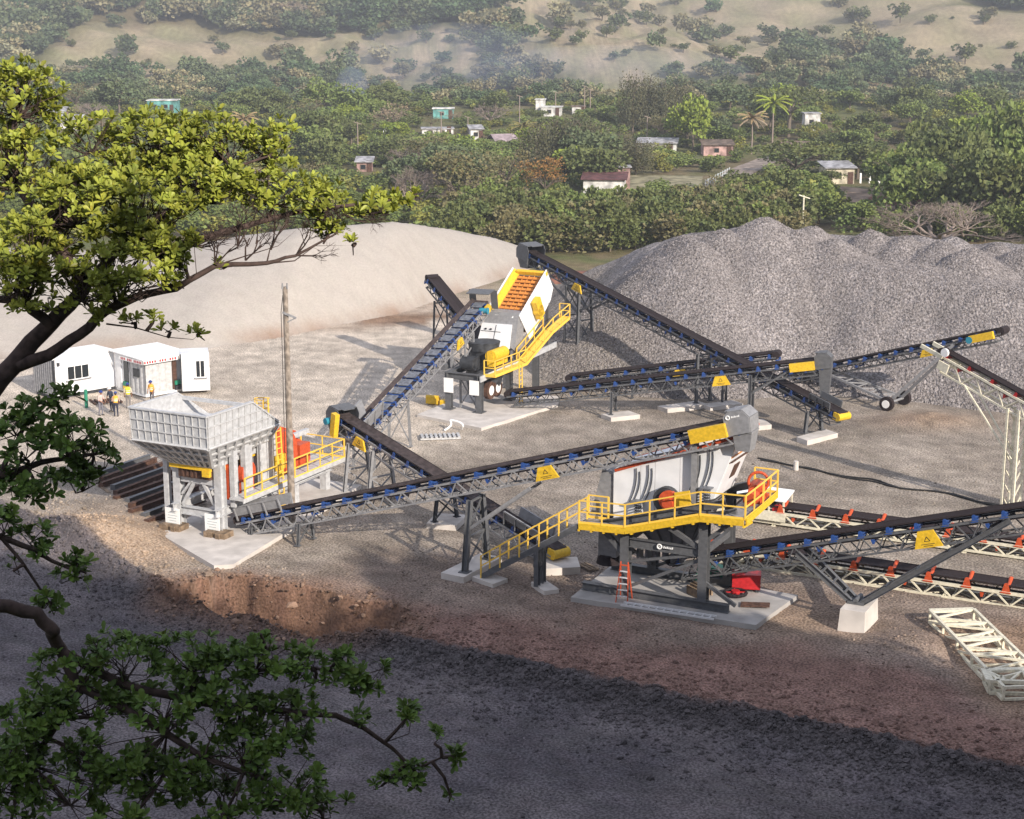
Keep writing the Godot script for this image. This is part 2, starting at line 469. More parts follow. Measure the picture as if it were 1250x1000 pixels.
func build_ground() -> void:
	var speck := noise_image(0.085, 0.42, 1.0, 1024, 21, 2.4, 4)
	var soft := noise_image(0.02, 0.7, 1.0, 512, 22, 1.8, 5)
	var bump := noise_image(0.06, 0.0, 1.0, 1024, 23, 1.6, 5)
	var g := StandardMaterial3D.new()
	g.resource_name = "earth"
	g.vertex_color_use_as_albedo = true
	g.albedo_texture = tex(speck)
	g.albedo_color = Color(1.65, 1.65, 1.65).linear_to_srgb()  # the two grain textures average 0.6
	g.uv1_triplanar = true
	g.uv1_world_triplanar = true
	g.uv1_scale = Vector3.ONE * 0.075
	g.detail_enabled = true
	g.detail_albedo = tex(soft)
	g.detail_blend_mode = BaseMaterial3D.BLEND_MODE_MUL
	g.detail_uv_layer = BaseMaterial3D.DETAIL_UV_2
	g.uv2_triplanar = true
	g.uv2_world_triplanar = true
	g.uv2_scale = Vector3.ONE * 0.045
	g.heightmap_enabled = true
	g.heightmap_texture = tex(bump)
	g.heightmap_scale = 3.0
	g.roughness = 0.95
	g.metallic_specular = 0.2
	var xs := lines([[-700, 20], [-300, 8], [-60, 1.5], [-36, 0.42], [36, 1.5], [60, 8], [300, 20], [700]])
	var ds := lines([[-90, 6], [0, 3], [48, 0.42], [98, 0.8], [135, 3], [200, 6], [420, 5], [640, 12], [760, 20], [900]])
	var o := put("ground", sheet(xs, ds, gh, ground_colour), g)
	o.set_meta("kind", "structure")
	var sand := g.duplicate()
	sand.resource_name = "sand"
	sand.albedo_texture = tex(noise_image(0.05, 0.8, 1.0, 512, 31, 1.6, 4))
	sand.albedo_color = Color(1.3, 1.3, 1.3).linear_to_srgb()
	sand.uv1_scale = Vector3.ONE * 0.16
	sand.heightmap_scale = 0.8
	sand.detail_albedo = tex(noise_image(0.02, 0.9, 1.0, 512, 33, 1.5, 5))
	sand.albedo_color = Color(1.18, 1.18, 1.18).linear_to_srgb()
	var above := func(h: float) -> bool: return h > -0.05
	var p := put("sand_pile", sheet(lines([[-75, 1.2], [-36, 0.6], [12]]), lines([[124, 0.6], [196, 2.0], [206]]), pile_sand,
		func(x, d, h, s): return mixc(Color(0.405, 0.372, 0.335), Color(0.30, 0.22, 0.17), sst(1.2, 0.2, h) * (0.35 + 1.0 * n_mid.get_noise_2d(x, d)) + 0.06 * n_mid.get_noise_2d(x * 0.3 + 9.0, d)) * (1.0 + 0.06 * n_fine.get_noise_2d(x * 2.0, d * 2.0)), above), sand)
	tag(p, "long pale sand pile with a smooth rounded crest behind the site office", "sand pile")
	var grav := g.duplicate()
	grav.resource_name = "crushed_stone"
	grav.albedo_texture = tex(noise_image(0.055, 0.3, 1.0, 512, 41, 2.8, 3))
	grav.uv1_scale = Vector3.ONE * 0.14
	grav.albedo_color = Color(1.5, 1.5, 1.5).linear_to_srgb()
	grav.heightmap_texture = tex(noise_image(0.05, 0.0, 1.0, 512, 42, 2.2, 3))
	grav.heightmap_scale = 16.0
	var q := put("gravel_pile", sheet(lines([[2, 0.35], [50, 1.0], [64]]), lines([[107, 0.35], [150, 1.0], [172]]), pile_gravel,
		func(x, d, h, s): return mixc(Color(0.295, 0.272, 0.268), Color(0.35, 0.312, 0.272), sst(11.0, 6.0, x + 1.5 * n_mid.get_noise_2d(x, d)) * 0.8) * (1.0 + 0.2 * n_mid.get_noise_2d(x, d) + 0.22 * n_mid.get_noise_2d(x * 1.6 + 5.0, d * 0.18) + 0.15 * n_fine.get_noise_2d(x * 2.0, d * 2.0)), above), grav)
	tag(q, "huge pile of grey crushed stone with many overlapping cone tops", "gravel pile")

func rock_mesh(sd: int) -> ArrayMesh:
	var r := RandomNumberGenerator.new()
	r.seed = sd
	var m := MB.new()
	var ico := SphereMesh.new()
	ico.radial_segments = 6
	ico.rings = 3
	ico.radius = 0.5
	ico.height = 0.8
	var a := ico.get_mesh_arrays()
	var vs: PackedVector3Array = a[Mesh.ARRAY_VERTEX]
	var ix: PackedInt32Array = a[Mesh.ARRAY_INDEX]
	var moved := {}
	for i in range(0, ix.size(), 3):
		var t := []
		for k in 3:
			var key := vs[ix[i + k]].snappedf(0.01)
			if not moved.has(key): moved[key] = vs[ix[i + k]] * r.randf_range(0.62, 1.25)
			t.append(moved[key])
		m.tri(t[0], t[1], t[2])
	return m.mesh()

func scatter(called: String, label: String, category: String, mesh: Mesh, mt: Material, places: Array, colours: Array) -> void:
	var mm := MultiMesh.new()
	mm.transform_format = MultiMesh.TRANSFORM_3D
	mm.use_colors = true
	mm.mesh = mesh
	mm.instance_count = places.size()
	for i in places.size():
		mm.set_instance_transform(i, places[i])
		mm.set_instance_color(i, colours[i])
	var o := MultiMeshInstance3D.new()
	o.multimesh = mm
	o.material_override = mt
	o.name = numbered(called)
	add_child(o, true)
	tag(o, label, category, "", "stuff")

func turned(at: Vector3, s: Vector3) -> Transform3D:
	return Transform3D(Basis.from_euler(Vector3(rng.randf() * 0.7, rng.randf() * TAU, rng.randf() * 0.7)).scaled_local(s), at)

func build_stones() -> void:
	rng.seed = 77
	var m := StandardMaterial3D.new()
	m.resource_name = "stone"
	m.vertex_color_use_as_albedo = true
	m.roughness = 0.95
	m.metallic_specular = 0.2
	var t := []
	var c := []
	for i in 26000:  # the windrow along the haul road and the loose rock beside it
		var x := rng.randf_range(-26.0, 24.0)
		var e := rng.randfn() * (0.75 if i % 3 else 2.6)
		var d := berm_line(x) + e
		if x < -9.0 and i % 3: continue
		var s := rng.randf_range(0.06, 0.15) * (1.7 if rng.randf() < 0.12 else 1.0)
		t.append(turned(P(x, d, gh(x, d) + s * 0.15), V(s, s, s * rng.randf_range(0.8, 1.5))))
		var k := rng.randf_range(0.6, 1.25)
		var g := ground_colour(x, d, 0.0, 0.0)
		c.append(Color(g.r * k, g.g * k, g.b * k))
	scatter("road_edge_rock", "loose dark coarse rock heaped along the edge of the haul road", "rock", rock_mesh(1), m, t, c)
	t = []
	c = []
	for i in 30000:
		var x := rng.randf_range(-28.0, 34.0)
		var d := rng.randf_range(50.0, 100.0)
		if i % 2: d = 66.0 + absf(rng.randfn()) * 8.0 - 0.3 * x
		if absf(x) > 0.34 * d: continue
		if n_mid.get_noise_2d(x * 1.4, d * 1.4) < rng.randf_range(-0.5, 0.35): continue
		var s := rng.randf_range(0.035, 0.085) * (2.0 if rng.randf() < 0.05 else 1.0)
		t.append(turned(P(x, d, gh(x, d) + s * 0.12), V(s, s * 0.8, s * rng.randf_range(0.8, 1.5))))
		var g := ground_colour(x, d, 0.0, 0.0)
		var k := rng.randf_range(0.55, 1.35)
		c.append(Color(g.r * k, g.g * k, g.b * k))
	for i in 22000:  # pebbles on the haul road
		var x := rng.randf_range(-20.0, 20.0)
		var d := rng.randf_range(50.0, 72.0)
		if d > berm_line(x) or absf(x) > 0.34 * d: continue
		if n_mid.get_noise_2d(x * 0.9 + 70.0, d * 2.0) < rng.randf_range(-0.6, 0.3): continue
		var s := rng.randf_range(0.025, 0.07)
		t.append(turned(P(x, d, gh(x, d) + s * 0.12), V(s, s * 0.8, s * rng.randf_range(0.8, 1.5))))
		var k := rng.randf_range(0.6, 1.7)
		c.append(Color(0.14 * k, 0.125 * k, 0.135 * k))
	scatter("loose_stones", "small loose stones strewn over the brown yard", "stones", rock_mesh(2), m, t, c)
	t = []
	c = []
	for i in 1500:  # rubble in and round the pit
		var x := rng.randf_range(-18.0, -3.5)
		var d := rng.randf_range(68.0, 79.0)
		var q := seg_dist(x, d, Vector2(-13.6, 74.6), Vector2(-7.2, 70.9))
		if q.x > 3.4 or rng.randf() < q.x * 0.22: continue
		var s := rng.randf_range(0.08, 0.26) * (1.8 if rng.randf() < 0.06 else 1.0)
		t.append(turned(P(x, d, gh(x, d) + s * 0.15), V(s, s * 0.8, s * rng.randf_range(0.8, 1.5))))
		var k := rng.randf_range(0.55, 1.5)
		c.append(Color(0.20 * k, 0.135 * k, 0.10 * k))
	scatter("pit_rubble", "brown rubble lying in and around the pit below the hopper", "rubble", rock_mesh(4), m, t, c)
	t = []
	c = []
	for i in 85000:
		var x := rng.randf_range(3.0, 44.0)
		var d := rng.randf_range(111.0, 140.0)
		var h := pile_gravel(x, d)
		if h < 0.05 or x > 0.33 * d: continue
		var s := rng.randf_range(0.055, 0.125)
		t.append(turned(P(x, d, h + s * 0.1), V(s, s * 0.8, s * rng.randf_range(0.8, 1.4))))
		var k := rng.randf_range(0.5, 1.35)
		c.append(Color(0.295 * k, 0.272 * k, 0.268 * k))
	scatter("crushed_stone", "loose crushed stone lying over the grey gravel pile", "crushed stone", rock_mesh(3), m, t, c)
	# boulders one can tell apart, in and beside the pit
	var rocks := [[-11.2, 72.9, 0.9, 0.3], [-10.3, 72.0, 0.8, 0.25], [-12.2, 73.6, 1.0, 0.6], [-9.6, 71.0, 0.6, 0.25], [-15.2, 75.5, 0.7, 0.2], [-13.6, 73.3, 0.6, 0.2], [-8.5, 70.2, 0.6, 0.15], [-14.6, 77.0, 0.45, 0.2]]
	var words := ["broad pale boulder in the middle of the pit", "brown boulder right of the pale boulder in the pit", "largest flat pale boulder at the foot of the pit wall", "small brown boulder near the right end of the pit floor", "lone brown boulder on the bank left of the pit", "dark boulder at the left foot of the pit", "small rubble boulder at the right tip of the pit", "small boulder just below the corner of the crusher pad"]
	for i in rocks.size():
		var r: Array = rocks[i]
		var b := MB.new()
		var o := put("boulder", rock_mesh(50 + i), mat("boulder_%d" % i, 0.30 + 0.04 * (i % 3), 0.22 + 0.03 * (i % 3), 0.16 + 0.025 * (i % 3), 0.95, 0.0, M["grime"], 0.5))
		o.transform = Transform3D(Basis.from_euler(V(0.2, i * 1.7, 0.1)).scaled_local(V(r[2] * 1.3, r[2] * 0.8, r[2])), P(r[0], r[1], gh(r[0], r[1]) + r[2] * 0.18))
		tag(o, words[i], "boulder")

# ---------------------------------------------------------------- conveyors
func idler(blue: bool) -> ArrayMesh:  # a troughing idler for a belt one metre wide, its foot at y = 0
	var m := MB.new()
	m.beam(V(0, 0.03, -0.56), V(0, 0.03, 0.56), 0.09, 0.06)
	for s in [-1.0, 1.0]:
		m.tube(V(0, 0.15, s * 0.19), V(0, 0.28, s * 0.55), 0.07, 0.07, 8)
		m.poly([V(-0.13, 0.05, s * 0.565), V(0.13, 0.05, s * 0.565), V(0.06, 0.32, s * 0.565), V(-0.06, 0.32, s * 0.565)], V(0, 0, s * 0.03))
		m.poly([V(-0.16, 0.02, s * 0.545), V(0.16, 0.02, s * 0.545), V(0.16, 0.06, s * 0.545), V(-0.16, 0.06, s * 0.545)], V(0, 0, s * 0.11))
		m.beam(V(0, 0.03, s * 0.22), V(0, 0.2, s * 0.22), 0.05, 0.03)
	m.tube(V(0, 0.15, -0.17), V(0, 0.15, 0.17), 0.07, 0.07, 8)
	return m.mesh()

func return_idler() -> ArrayMesh:
	var m := MB.new()
	m.tube(V(0, 0, -0.5), V(0, 0, 0.5), 0.06, 0.06, 8)
	for s in [-1.0, 1.0]:
		m.poly([V(-0.09, 0.14, s * 0.53), V(0.09, 0.14, s * 0.53), V(0.05, -0.08, s * 0.53), V(-0.05, -0.08, s * 0.53)], V(0, 0, s * 0.025))
	return m.mesh()

# o: steel, idler (materials), td (truss depth), w (width), gap (idler spacing), side (+1 near z), guard (share), hood, drive, skirt
func conveyor(called: String, label: String, x: float, d: float, turn: float, L: float, y0: float, y1: float, o := {}) -> Node3D:
	var t := thing(called, label, "conveyor", P(x, d), turn, o.get("group", ""))
	var ang := atan2(y1 - y0, L)
	var S := Transform3D(Basis(Vector3.BACK, ang), V(0, y0, 0))
	var l := L / cos(ang)
	var td: float = o.get("td", 0.62)
	var w: float = o.get("w", 1.0)
	var hz := 0.56 * w
	var steel: Material = o.get("steel", M.steel_grey)
	var blue: Material = o.get("idler", M.blue)
	var side: float = o.get("side", 1.0)
	var yt := -0.46  # top chord under the idlers
	var yb := yt - td
	var ch := MB.new()
	var br := MB.new()
	var bay: float = o.get("bay", 1.05)
	var nb := maxi(int(round((l - 0.8) / bay)), 1)
	for s in [-1.0, 1.0]:
		var th: float = o.get("thick", 1.0)
		ch.beam(V(0.1, yt, s * hz), V(l - 0.15, yt, s * hz), 0.085 * th, 0.10 * th)
		ch.beam(V(0.5, yb, s * hz), V(l - 0.5, yb, s * hz), 0.075 * th, 0.08 * th)
		for k in nb:
			var xa := 0.5 + (l - 1.0) * k / nb
			var xb := 0.5 + (l - 1.0) * (k + 1) / nb
			var xm := (xa + xb) * 0.5
			br.beam(V(xa, yb, s * hz), V(xm, yt, s * hz), 0.05 * th, 0.05 * th)
			br.beam(V(xm, yt, s * hz), V(xb, yb, s * hz), 0.05 * th, 0.05 * th)
			if o.get("posts", false): br.beam(V(xa, yb, s * hz), V(xa, yt, s * hz), 0.05, 0.05)
	for k in nb + 1:
		var xa := 0.5 + (l - 1.0) * k / nb
		br.beam(V(xa, yb, -hz), V(xa, yb, hz), 0.05, 0.05)
		if k < nb: br.beam(V(xa, yb, -hz if k % 2 else hz), V(xa + (l - 1.0) / nb, yb, hz if k % 2 else -hz), 0.04, 0.04)
	put("chord", ch, steel, t, S)
	put("bracing", br, steel, t, S)
	# the belt: a trough above, flat below, wrapped round both pulleys
	if o.get("belt", true):
		var b := MB.new()
		var zs := [-0.52, -0.19, 0.19, 0.52]
		var ys := [-0.10, -0.235, -0.235, -0.10]
		var r := 0.26
		for k in 3:
			for th in [0.0, -0.028]:
				b.quad(V(0.35, ys[k] + th, zs[k] * w), V(l - 0.35, ys[k] + th, zs[k] * w), V(l - 0.35, ys[k + 1] + th, zs[k + 1] * w), V(0.35, ys[k + 1] + th, zs[k + 1] * w))
		for k in [0, 3]:
			b.beam(V(0.35, -0.115, zs[k] * w), V(l - 0.35, -0.115, zs[k] * w), 0.03, 0.07)
		for e in [0.15, l - 0.15]:
			b.tube(V(e, -0.30, -0.48 * w), V(e, -0.30, 0.48 * w), r, r, 14)
		for e in [[0.12, 0.4], [l - 0.4, l - 0.12]]:
			b.box(V((e[0] + e[1]) * 0.5, -0.13, 0), V(0.34, 0.14, 0.94 * w))
		b.box(V(l * 0.5, -0.60, 0), V(l - 0.3, 0.025, 0.92 * w))
		put("belt", b, o.get("belt_mat", M.belt_dusty), t, S)
	var gap: float = o.get("gap", 1.2)
	var ni := int((l - 1.2) / gap)
	for k in ni + 1:
		var xi := 0.6 + k * (l - 1.2) / maxi(ni, 1)
		put("idler", idler_mesh, blue, t, S * Transform3D(Basis.from_scale(V(o.get("idler_scale", 1.0), o.get("idler_scale", 1.0), w)), V(xi, yt - 0.03, 0)))
		if k % 2 == 1:
			put("return_idler", return_mesh, blue, t, S * Transform3D(Basis.from_scale(V(1, 1, w)), V(xi + gap * 0.4, yt - 0.28, 0)))
	for gshare in o.get("guards", []):
		var gm := MB.new()
		var gx: float = l * gshare
		gm.poly([V(gx - 0.62, yb - 0.02, side * (hz + 0.06)), V(gx + 0.62, yb - 0.02, side * (hz + 0.06)), V(gx + 0.34, yt - 0.05, side * (hz + 0.06)), V(gx - 0.34, yt - 0.05, side * (hz + 0.06))], V(0, 0, side * 0.10))
		var gg := put("warning_guard", gm, M.yellow, t, S)
		var wm := MB.new()
		var zc := side * (hz + 0.164)
		for q in [[V(gx - 0.12, yb + 0.27, zc), V(gx, yb + 0.47, zc)], [V(gx + 0.12, yb + 0.27, zc), V(gx, yb + 0.47, zc)], [V(gx - 0.12, yb + 0.27, zc), V(gx + 0.12, yb + 0.27, zc)], [V(gx - 0.3, yb + 0.14, zc), V(gx + 0.3, yb + 0.14, zc)], [V(gx - 0.2, yb + 0.07, zc), V(gx + 0.22, yb + 0.07, zc)]]:
			wm.beam(q[0], q[1], 0.006, 0.025)
		put("warning_mark", wm, M.mark_black, gg)
	if o.has("drive"):  # the yellow drive guard and its motor beside the head
		var q: Array = o.drive  # length, height
		var dm := MB.new()
		dm.box(V(l - 0.55 - q[0] * 0.5, yt + 0.02, side * (hz + 0.2)), V(q[0], q[1], 0.26))
		put("drive_guard", dm, M.yellow, t, S)
		var mo := MB.new()
		mo.tube(V(l - 0.55 - q[0], yt + 0.0, side * (hz + 0.28)), V(l - 0.55 - q[0], yt + 0.0, side * (hz - 0.3)), 0.2, 0.2, 12)
		mo.tube(V(l - 0.55 - q[0], yt + 0.0, side * (hz + 0.28)), V(l - 0.55 - q[0], yt + 0.0, side * (hz + 0.34)), 0.24, 0.24, 12)
		if o.get("motor", true): put("motor", mo, M.motor_teal, t, S)
	if o.has("tail_guard"):
		var tm := MB.new()
		tm.tube(V(0.05, -0.34, -hz - 0.04), V(0.05, -0.34, hz + 0.04), 0.26, 0.26, 12)
		tm.box(V(0.2, -0.34, 0), V(0.4, 0.46, 2.0 * hz + 0.06))
		put("tail_guard", tm, o.tail_guard, t, S)
	if o.has("skirt"):  # loading skirt: two side plates with ribs above the tail
		var sm := MB.new()
		var q: Array = o.skirt  # from, to, height
		for s in [-1.0, 1.0]:
			sm.poly([V(q[0], -0.05, s * 0.5 * w), V(q[1], -0.05, s * 0.5 * w), V(q[1], q[2], s * (0.5 * w + q[2] * 0.25)), V(q[0], q[2], s * (0.5 * w + q[2] * 0.25))], V(0, 0, s * 0.03))
			for k in 4:
				var xr := lerpf(q[0], q[1], k / 3.0)
				sm.beam(V(xr, -0.3, s * (hz + 0.02)), V(xr, q[2], s * (0.5 * w + q[2] * 0.25 + 0.06)), 0.07, 0.07)
			sm.beam(V(q[0], q[2], s * (0.5 * w + q[2] * 0.25 + 0.05)), V(q[1], q[2], s * (0.5 * w + q[2] * 0.25 + 0.05)), 0.08, 0.08)
		put("loading_skirt", sm, steel, t, S)
	return t

# two legs under a conveyor at distance s from its tail, with cross bracing
func bent(t: Node3D, s: float, top: float, half_top: float, half_foot: float, m: Material, o := {}) -> void:
	var w: float = o.get("w", 0.2)
	var foot: float = o.get("foot", 0.3)
	var ds: float = o.get("rake", 0.0)
	for q in [-1.0, 1.0]:
		var lm := MB.new()
		lm.ibeam(V(s + ds, foot, q * half_foot), V(s, top, q * half_top), w, w, Vector3.RIGHT)
		lm.box(V(s + ds, foot + 0.02, q * half_foot), V(w * 1.9, 0.05, w * 1.9))
		put("leg", lm, m, t)
	var b := MB.new()
	var n: int = o.get("x", 1)
	for k in n:
		var a0 := (k + 0.06) / n
		var a1 := (k + 0.94) / n
		for q in [-1.0, 1.0]:
			b.beam(V(lerpf(s + ds, s, a0), lerpf(foot, top, a0), q * lerpf(half_foot, half_top, a0)), V(lerpf(s + ds, s, a1), lerpf(foot, top, a1), -q * lerpf(half_foot, half_top, a1)), 0.07, 0.07)
		b.beam(V(lerpf(s + ds, s, a1), lerpf(foot, top, a1), -lerpf(half_foot, half_top, a1)), V(lerpf(s + ds, s, a1), lerpf(foot, top, a1), lerpf(half_foot, half_top, a1)), 0.09, 0.09)
	put("leg_bracing", b, m, t)

func pad(label: String, pts: Array, top: float, m: Material = null) -> void:  # a cast slab on the ground; pts in (x, d)
	var mid := Vector2.ZERO
	for p in pts: mid += Vector2(p[0], p[1]) / pts.size()
	var b := MB.new()
	var q := []
	for p in pts: q.append(V(p[0] - mid.x, -0.25, -(p[1] - mid.y)))
	b.poly(q, V(0, top + 0.25, 0))
	one("concrete_pad", label, "concrete pad", b, m if m else M.concrete, P(mid.x, mid.y))

func logo(parent: Node, at: Transform3D, s: float) -> void:  # a white ring with a small mark in it and a slanting white word too small to read
	var m := MB.new()
	m.ring(V(0, 0, 0), V(0, 0, 1), 0.17 * s, 0.065 * s, 16)
	m.box(V(0, 0, 0), V(0.05, 0.08, 0.02) * s)
	var x := 0.30 * s
	for k in 6:
		var h: float = ([0.16, 0.13, 0.16, 0.12, 0.13, 0.16][k]) * s
		m.poly([V(x, -0.08 * s, -0.01), V(x + 0.10 * s, -0.08 * s, -0.01), V(x + 0.13 * s, -0.08 * s + h, -0.01), V(x + 0.05 * s, -0.08 * s + h, -0.01)], V(0, 0, 0.02))
		x += 0.135 * s
	put("logo", m, M.sign_white, parent, at)

func hood(t: Node3D, S: Transform3D, l: float, steel: Material, drop: float, s := 1.0) -> Node3D:  # the head box and chute
	var h := MB.new()
	var x0 := l - 0.75 * s
	var x1 := l + 0.55 * s
	var hz := 0.68 * s
	for q in [-1.0, 1.0]:
		h.poly([V(x0, -0.75, q * hz), V(x1, -0.75, q * hz), V(x1 + 0.12, -0.1, q * hz), V(x1 - 0.15, 0.32 * s, q * hz), V(x0 + 0.25, 0.36 * s, q * hz), V(x0, 0.1, q * hz)], V(0, 0, q * 0.04))
	h.poly([V(x0 + 0.25, 0.37 * s, -hz), V(x1 - 0.15, 0.33 * s, -hz), V(x1 - 0.15, 0.33 * s, hz), V(x0 + 0.25, 0.37 * s, hz)], V(0, 0.04, 0))
	h.poly([V(x1 - 0.15, 0.33 * s, -hz), V(x1 + 0.12, -0.1, -hz), V(x1 + 0.12, -0.1, hz), V(x1 - 0.15, 0.33 * s, hz)], V(0.04, 0.02, 0))
	h.poly([V(x1 + 0.12, -0.1, -hz), V(x1, -0.75, -hz), V(x1, -0.75, hz), V(x1 + 0.12, -0.1, hz)], V(0.04, 0, 0))
	h.box(V(x0 + 0.3, 0.40 * s, 0), V(0.5, 0.03, 0.8 * s))
	var o := put("head_box", h, steel, t, S)
	if drop > 0.0:
		var c := MB.new()
		var g := S * V(l + 0.1, -0.7, 0)
		var a := []
		for q in [[-0.62, -0.6], [0.5, -0.6], [0.5, 0.6], [-0.62, 0.6]]:
			a.append(g + V(q[0] * 0.7 * s, -drop, q[1] * 0.75 * s))
		for q in [[-0.62, -0.6], [0.5, -0.6], [0.5, 0.6], [-0.62, 0.6]]:
			a.append(g + V(q[0] * s, 0.05, q[1] * s))
		c.hex(a)
		for k in 2:
			c.box(g + V(-0.05 * s, -drop * 0.45 * k, 0), V(1.12 * s - 0.18 * k, 0.06, 1.24 * s - 0.15 * k))
		put("discharge_chute", c, steel, t)
	return o

func build_conveyors() -> void:
	idler_mesh = idler(true)
	return_mesh = return_idler()
	var S: Transform3D
	# C1: from under the jaw crusher up to the front screen
	var c1 := conveyor("belt_conveyor", "long grey conveyor from the primary crusher up to the front screen", -14.3, 84.1, -27, 27.3, 1.0, 9.2, {"steel": M.steel_grey, "guards": [0.655], "drive": [1.75, 0.62], "skirt": [0.3, 3.2, 0.45], "gap": 1.25, "td": 0.66, "w": 0.84, "motor": false})
	var ang := atan2(8.2, 27.3)
	S = Transform3D(Basis(Vector3.BACK, ang), V(0, 1.0, 0))
	var l := 27.3 / cos(ang)
	var hd := hood(c1, S, l, M.steel_grey, 0.9, 0.82)
	logo(hd, Transform3D(Basis(), V(l - 0.38, 0.06, 0.61)), 0.5)
	bent(c1, 14.1, 3.75, 0.62, 1.15, M.steel_dark, {"x": 2, "w": 0.26, "foot": 0.3})
	var st := MB.new()
	for q in [-0.6, 0.6]:
		st.beam(V(14.2, 2.4, q * 1.3), V(17.3, 4.75, q), 0.12, 0.14)
	put("strut", st, M.steel_grey, c1)
	bent(c1, 1.2, 0.55, 0.56, 0.56, M.steel_dark, {"w": 0.14, "foot": 0.2})
	bent(c1, 4.2, 1.2, 0.56, 0.7, M.steel_dark, {"w": 0.14, "foot": 0.05})
	pad("long narrow concrete footing under the middle legs of the conveyor to the front screen", [[-3.4, 76.6], [-2.3, 75.9], [-0.5, 79.0], [-1.6, 79.6]], 0.3)
	# C3: from the front screen back to the transfer point
	var c3 := conveyor("belt_conveyor", "return conveyor passing behind the long grey one, climbing left to the transfer box", 2.4, 78.4, 130, 18.7, 1.0, 4.45, {"steel": M.steel_grey, "side": -1.0, "guards": [0.86], "tail_guard": M.yellow, "skirt": [1.2, 3.8, 0.4], "td": 0.6, "gap": 1.2, "w": 0.84})
	ang = atan2(3.45, 18.7)
	S = Transform3D(Basis(Vector3.BACK, ang), V(0, 1.0, 0))
	hood(c3, S, 18.7 / cos(ang), M.steel_dark, 0.7, 0.95)
	var dg := MB.new()
	dg.box(V(18.1, 3.95, -0.95), V(0.42, 1.35, 0.3), Basis(Vector3.BACK, ang))
	put("drive_guard", dg, M.yellow, c3)
	var mt := MB.new()
	mt.tube(V(18.6, 4.1, -0.7), V(18.6, 4.1, -1.25), 0.2, 0.2, 12)
	put("motor", mt, M.motor_teal, c3)
	bent(c3, 9.2, 1.6, 0.56, 0.75, M.steel_deep, {"w": 0.16, "foot": 0.3})
	for s in [15.0, 17.3]:
		bent(c3, s, 3.0, 0.56, 0.95, M.steel_grey, {"w": 0.17, "foot": 0.1, "x": 2})
	pad("rough pale footing under the dark legs of the return conveyor", [[-4.5, 84.7], [-2.9, 84.3], [-2.4, 86.3], [-4.1, 86.6]], 0.3)
	pad("square concrete footing under the yellow tail of the return conveyor", [[1.5, 77.0], [3.3, 77.3], [3.2, 78.9], [1.4, 78.6]], 0.35)
	# C4: up to the second plant
	var c4 := conveyor("belt_conveyor", "steep dusty conveyor running away from the transfer box up to the rear crusher", -9.5, 95.2, 71, 22.6, 2.3, 7.1, {"steel": M.steel_grey, "side": 1.0, "guards": [0.73], "drive": [0.6, 0.5], "skirt": [0.2, 3.6, 0.8], "gap": 1.25, "w": 0.95, "belt": false})
	var l4 := sqrt(22.6 * 22.6 + 4.8 * 4.8)
	var b4 := MB.new()
	b4.poly([V(0.3, -0.16, -0.42), V(l4 - 0.2, -0.16, -0.42), V(l4 - 0.2, 0.06, -0.62), V(0.3, 0.06, -0.62)], V(0, 0.03, 0.02))
	b4.box(V(l4 * 0.5, -0.6, 0), V(l4 - 0.4, 0.03, 0.95))
	for e in [0.2, l4 - 0.2]: b4.tube(V(e, -0.34, -0.5), V(e, -0.34, 0.5), 0.24, 0.24, 14)
	put("belt", b4, M.belt_dusty, c4, Transform3D(Basis(Vector3.BACK, atan2(4.8, 22.6)), V(0, 2.3, 0)))
	for k in 18:
		var cp := MB.new()
		cp.poly([V(0.75 + 1.24 * k, -0.2, -0.36), V(1.68 + 1.24 * k, -0.2, -0.36), V(1.68 + 1.24 * k, -0.2, 0.40), V(0.75 + 1.24 * k, -0.2, 0.40)], V(0, 0.03, 0))
		put("cover_plate", cp, M.slate_blue, c4, Transform3D(Basis(Vector3.BACK, atan2(4.8, 22.6)), V(0, 2.3, 0)))
	ang = atan2(4.8, 22.6)
	S = Transform3D(Basis(Vector3.BACK, ang), V(0, 2.3, 0))
	var hc := MB.new()
	hc.poly([V(22.4, 0.55, -0.85), V(23.6, 0.45, -0.85), V(23.6, 0.45, 0.85), V(22.4, 0.55, 0.85)], V(0, 0.06, 0))
	for q in [-0.8, 0.8]: hc.beam(V(23.5, -0.9, q), V(23.5, 0.48, q), 0.5, 0.05)
	put("head_hood", hc, M.steel_dark, c4, S)
	bent(c4, 7.5, 2.95, 0.6, 0.75, M.steel_grey, {"w": 0.14, "foot": 0.05})
	bent(c4, 2.0, 1.75, 0.6, 0.7, M.steel_grey, {"w": 0.14, "foot": 0.05})
	# C5: from under the front screen out of the picture to the right
	var c5 := conveyor("belt_conveyor", "dark conveyor leaving the front screen to the right on a vee of two long struts", 7.3, 74.6, -27, 24.0, 1.95, 8.85, {"steel": M.steel_dark, "guards": [0.49], "gap": 1.2, "td": 0.78, "belt_mat": M.rubber, "w": 0.86})
	for q in [[6.3, 3.0], [15.4, 5.75]]:
		var lm := MB.new()
		for z in [-0.56, 0.56]:
			lm.ibeam(V(9.0 + (0.25 if q[0] > 9 else -0.25), 1.05, z * 0.55), V(q[0], q[1], z), 0.2, 0.24)
		put("leg", lm, M.steel_dark, c5)
		var tb := MB.new()
		for k in 4:
			var a := 0.2 + 0.2 * k
			tb.beam(V(lerpf(9.0, q[0], a), lerpf(1.05, q[1], a), -0.5 * lerpf(0.6, 1.0, a)), V(lerpf(9.0, q[0], a), lerpf(1.05, q[1], a), 0.5 * lerpf(0.6, 1.0, a)), 0.08, 0.08)
		put("leg_tie", tb, M.steel_dark, c5)
	var sh := MB.new()
	sh.box(V(9.0, 1.05, 0), V(0.75, 0.12, 0.9))
	sh.tube(V(9.0, 1.15, -0.45), V(9.0, 1.15, 0.45), 0.11, 0.11, 10)
	put("foot_plate", sh, M.steel_dark, c5)
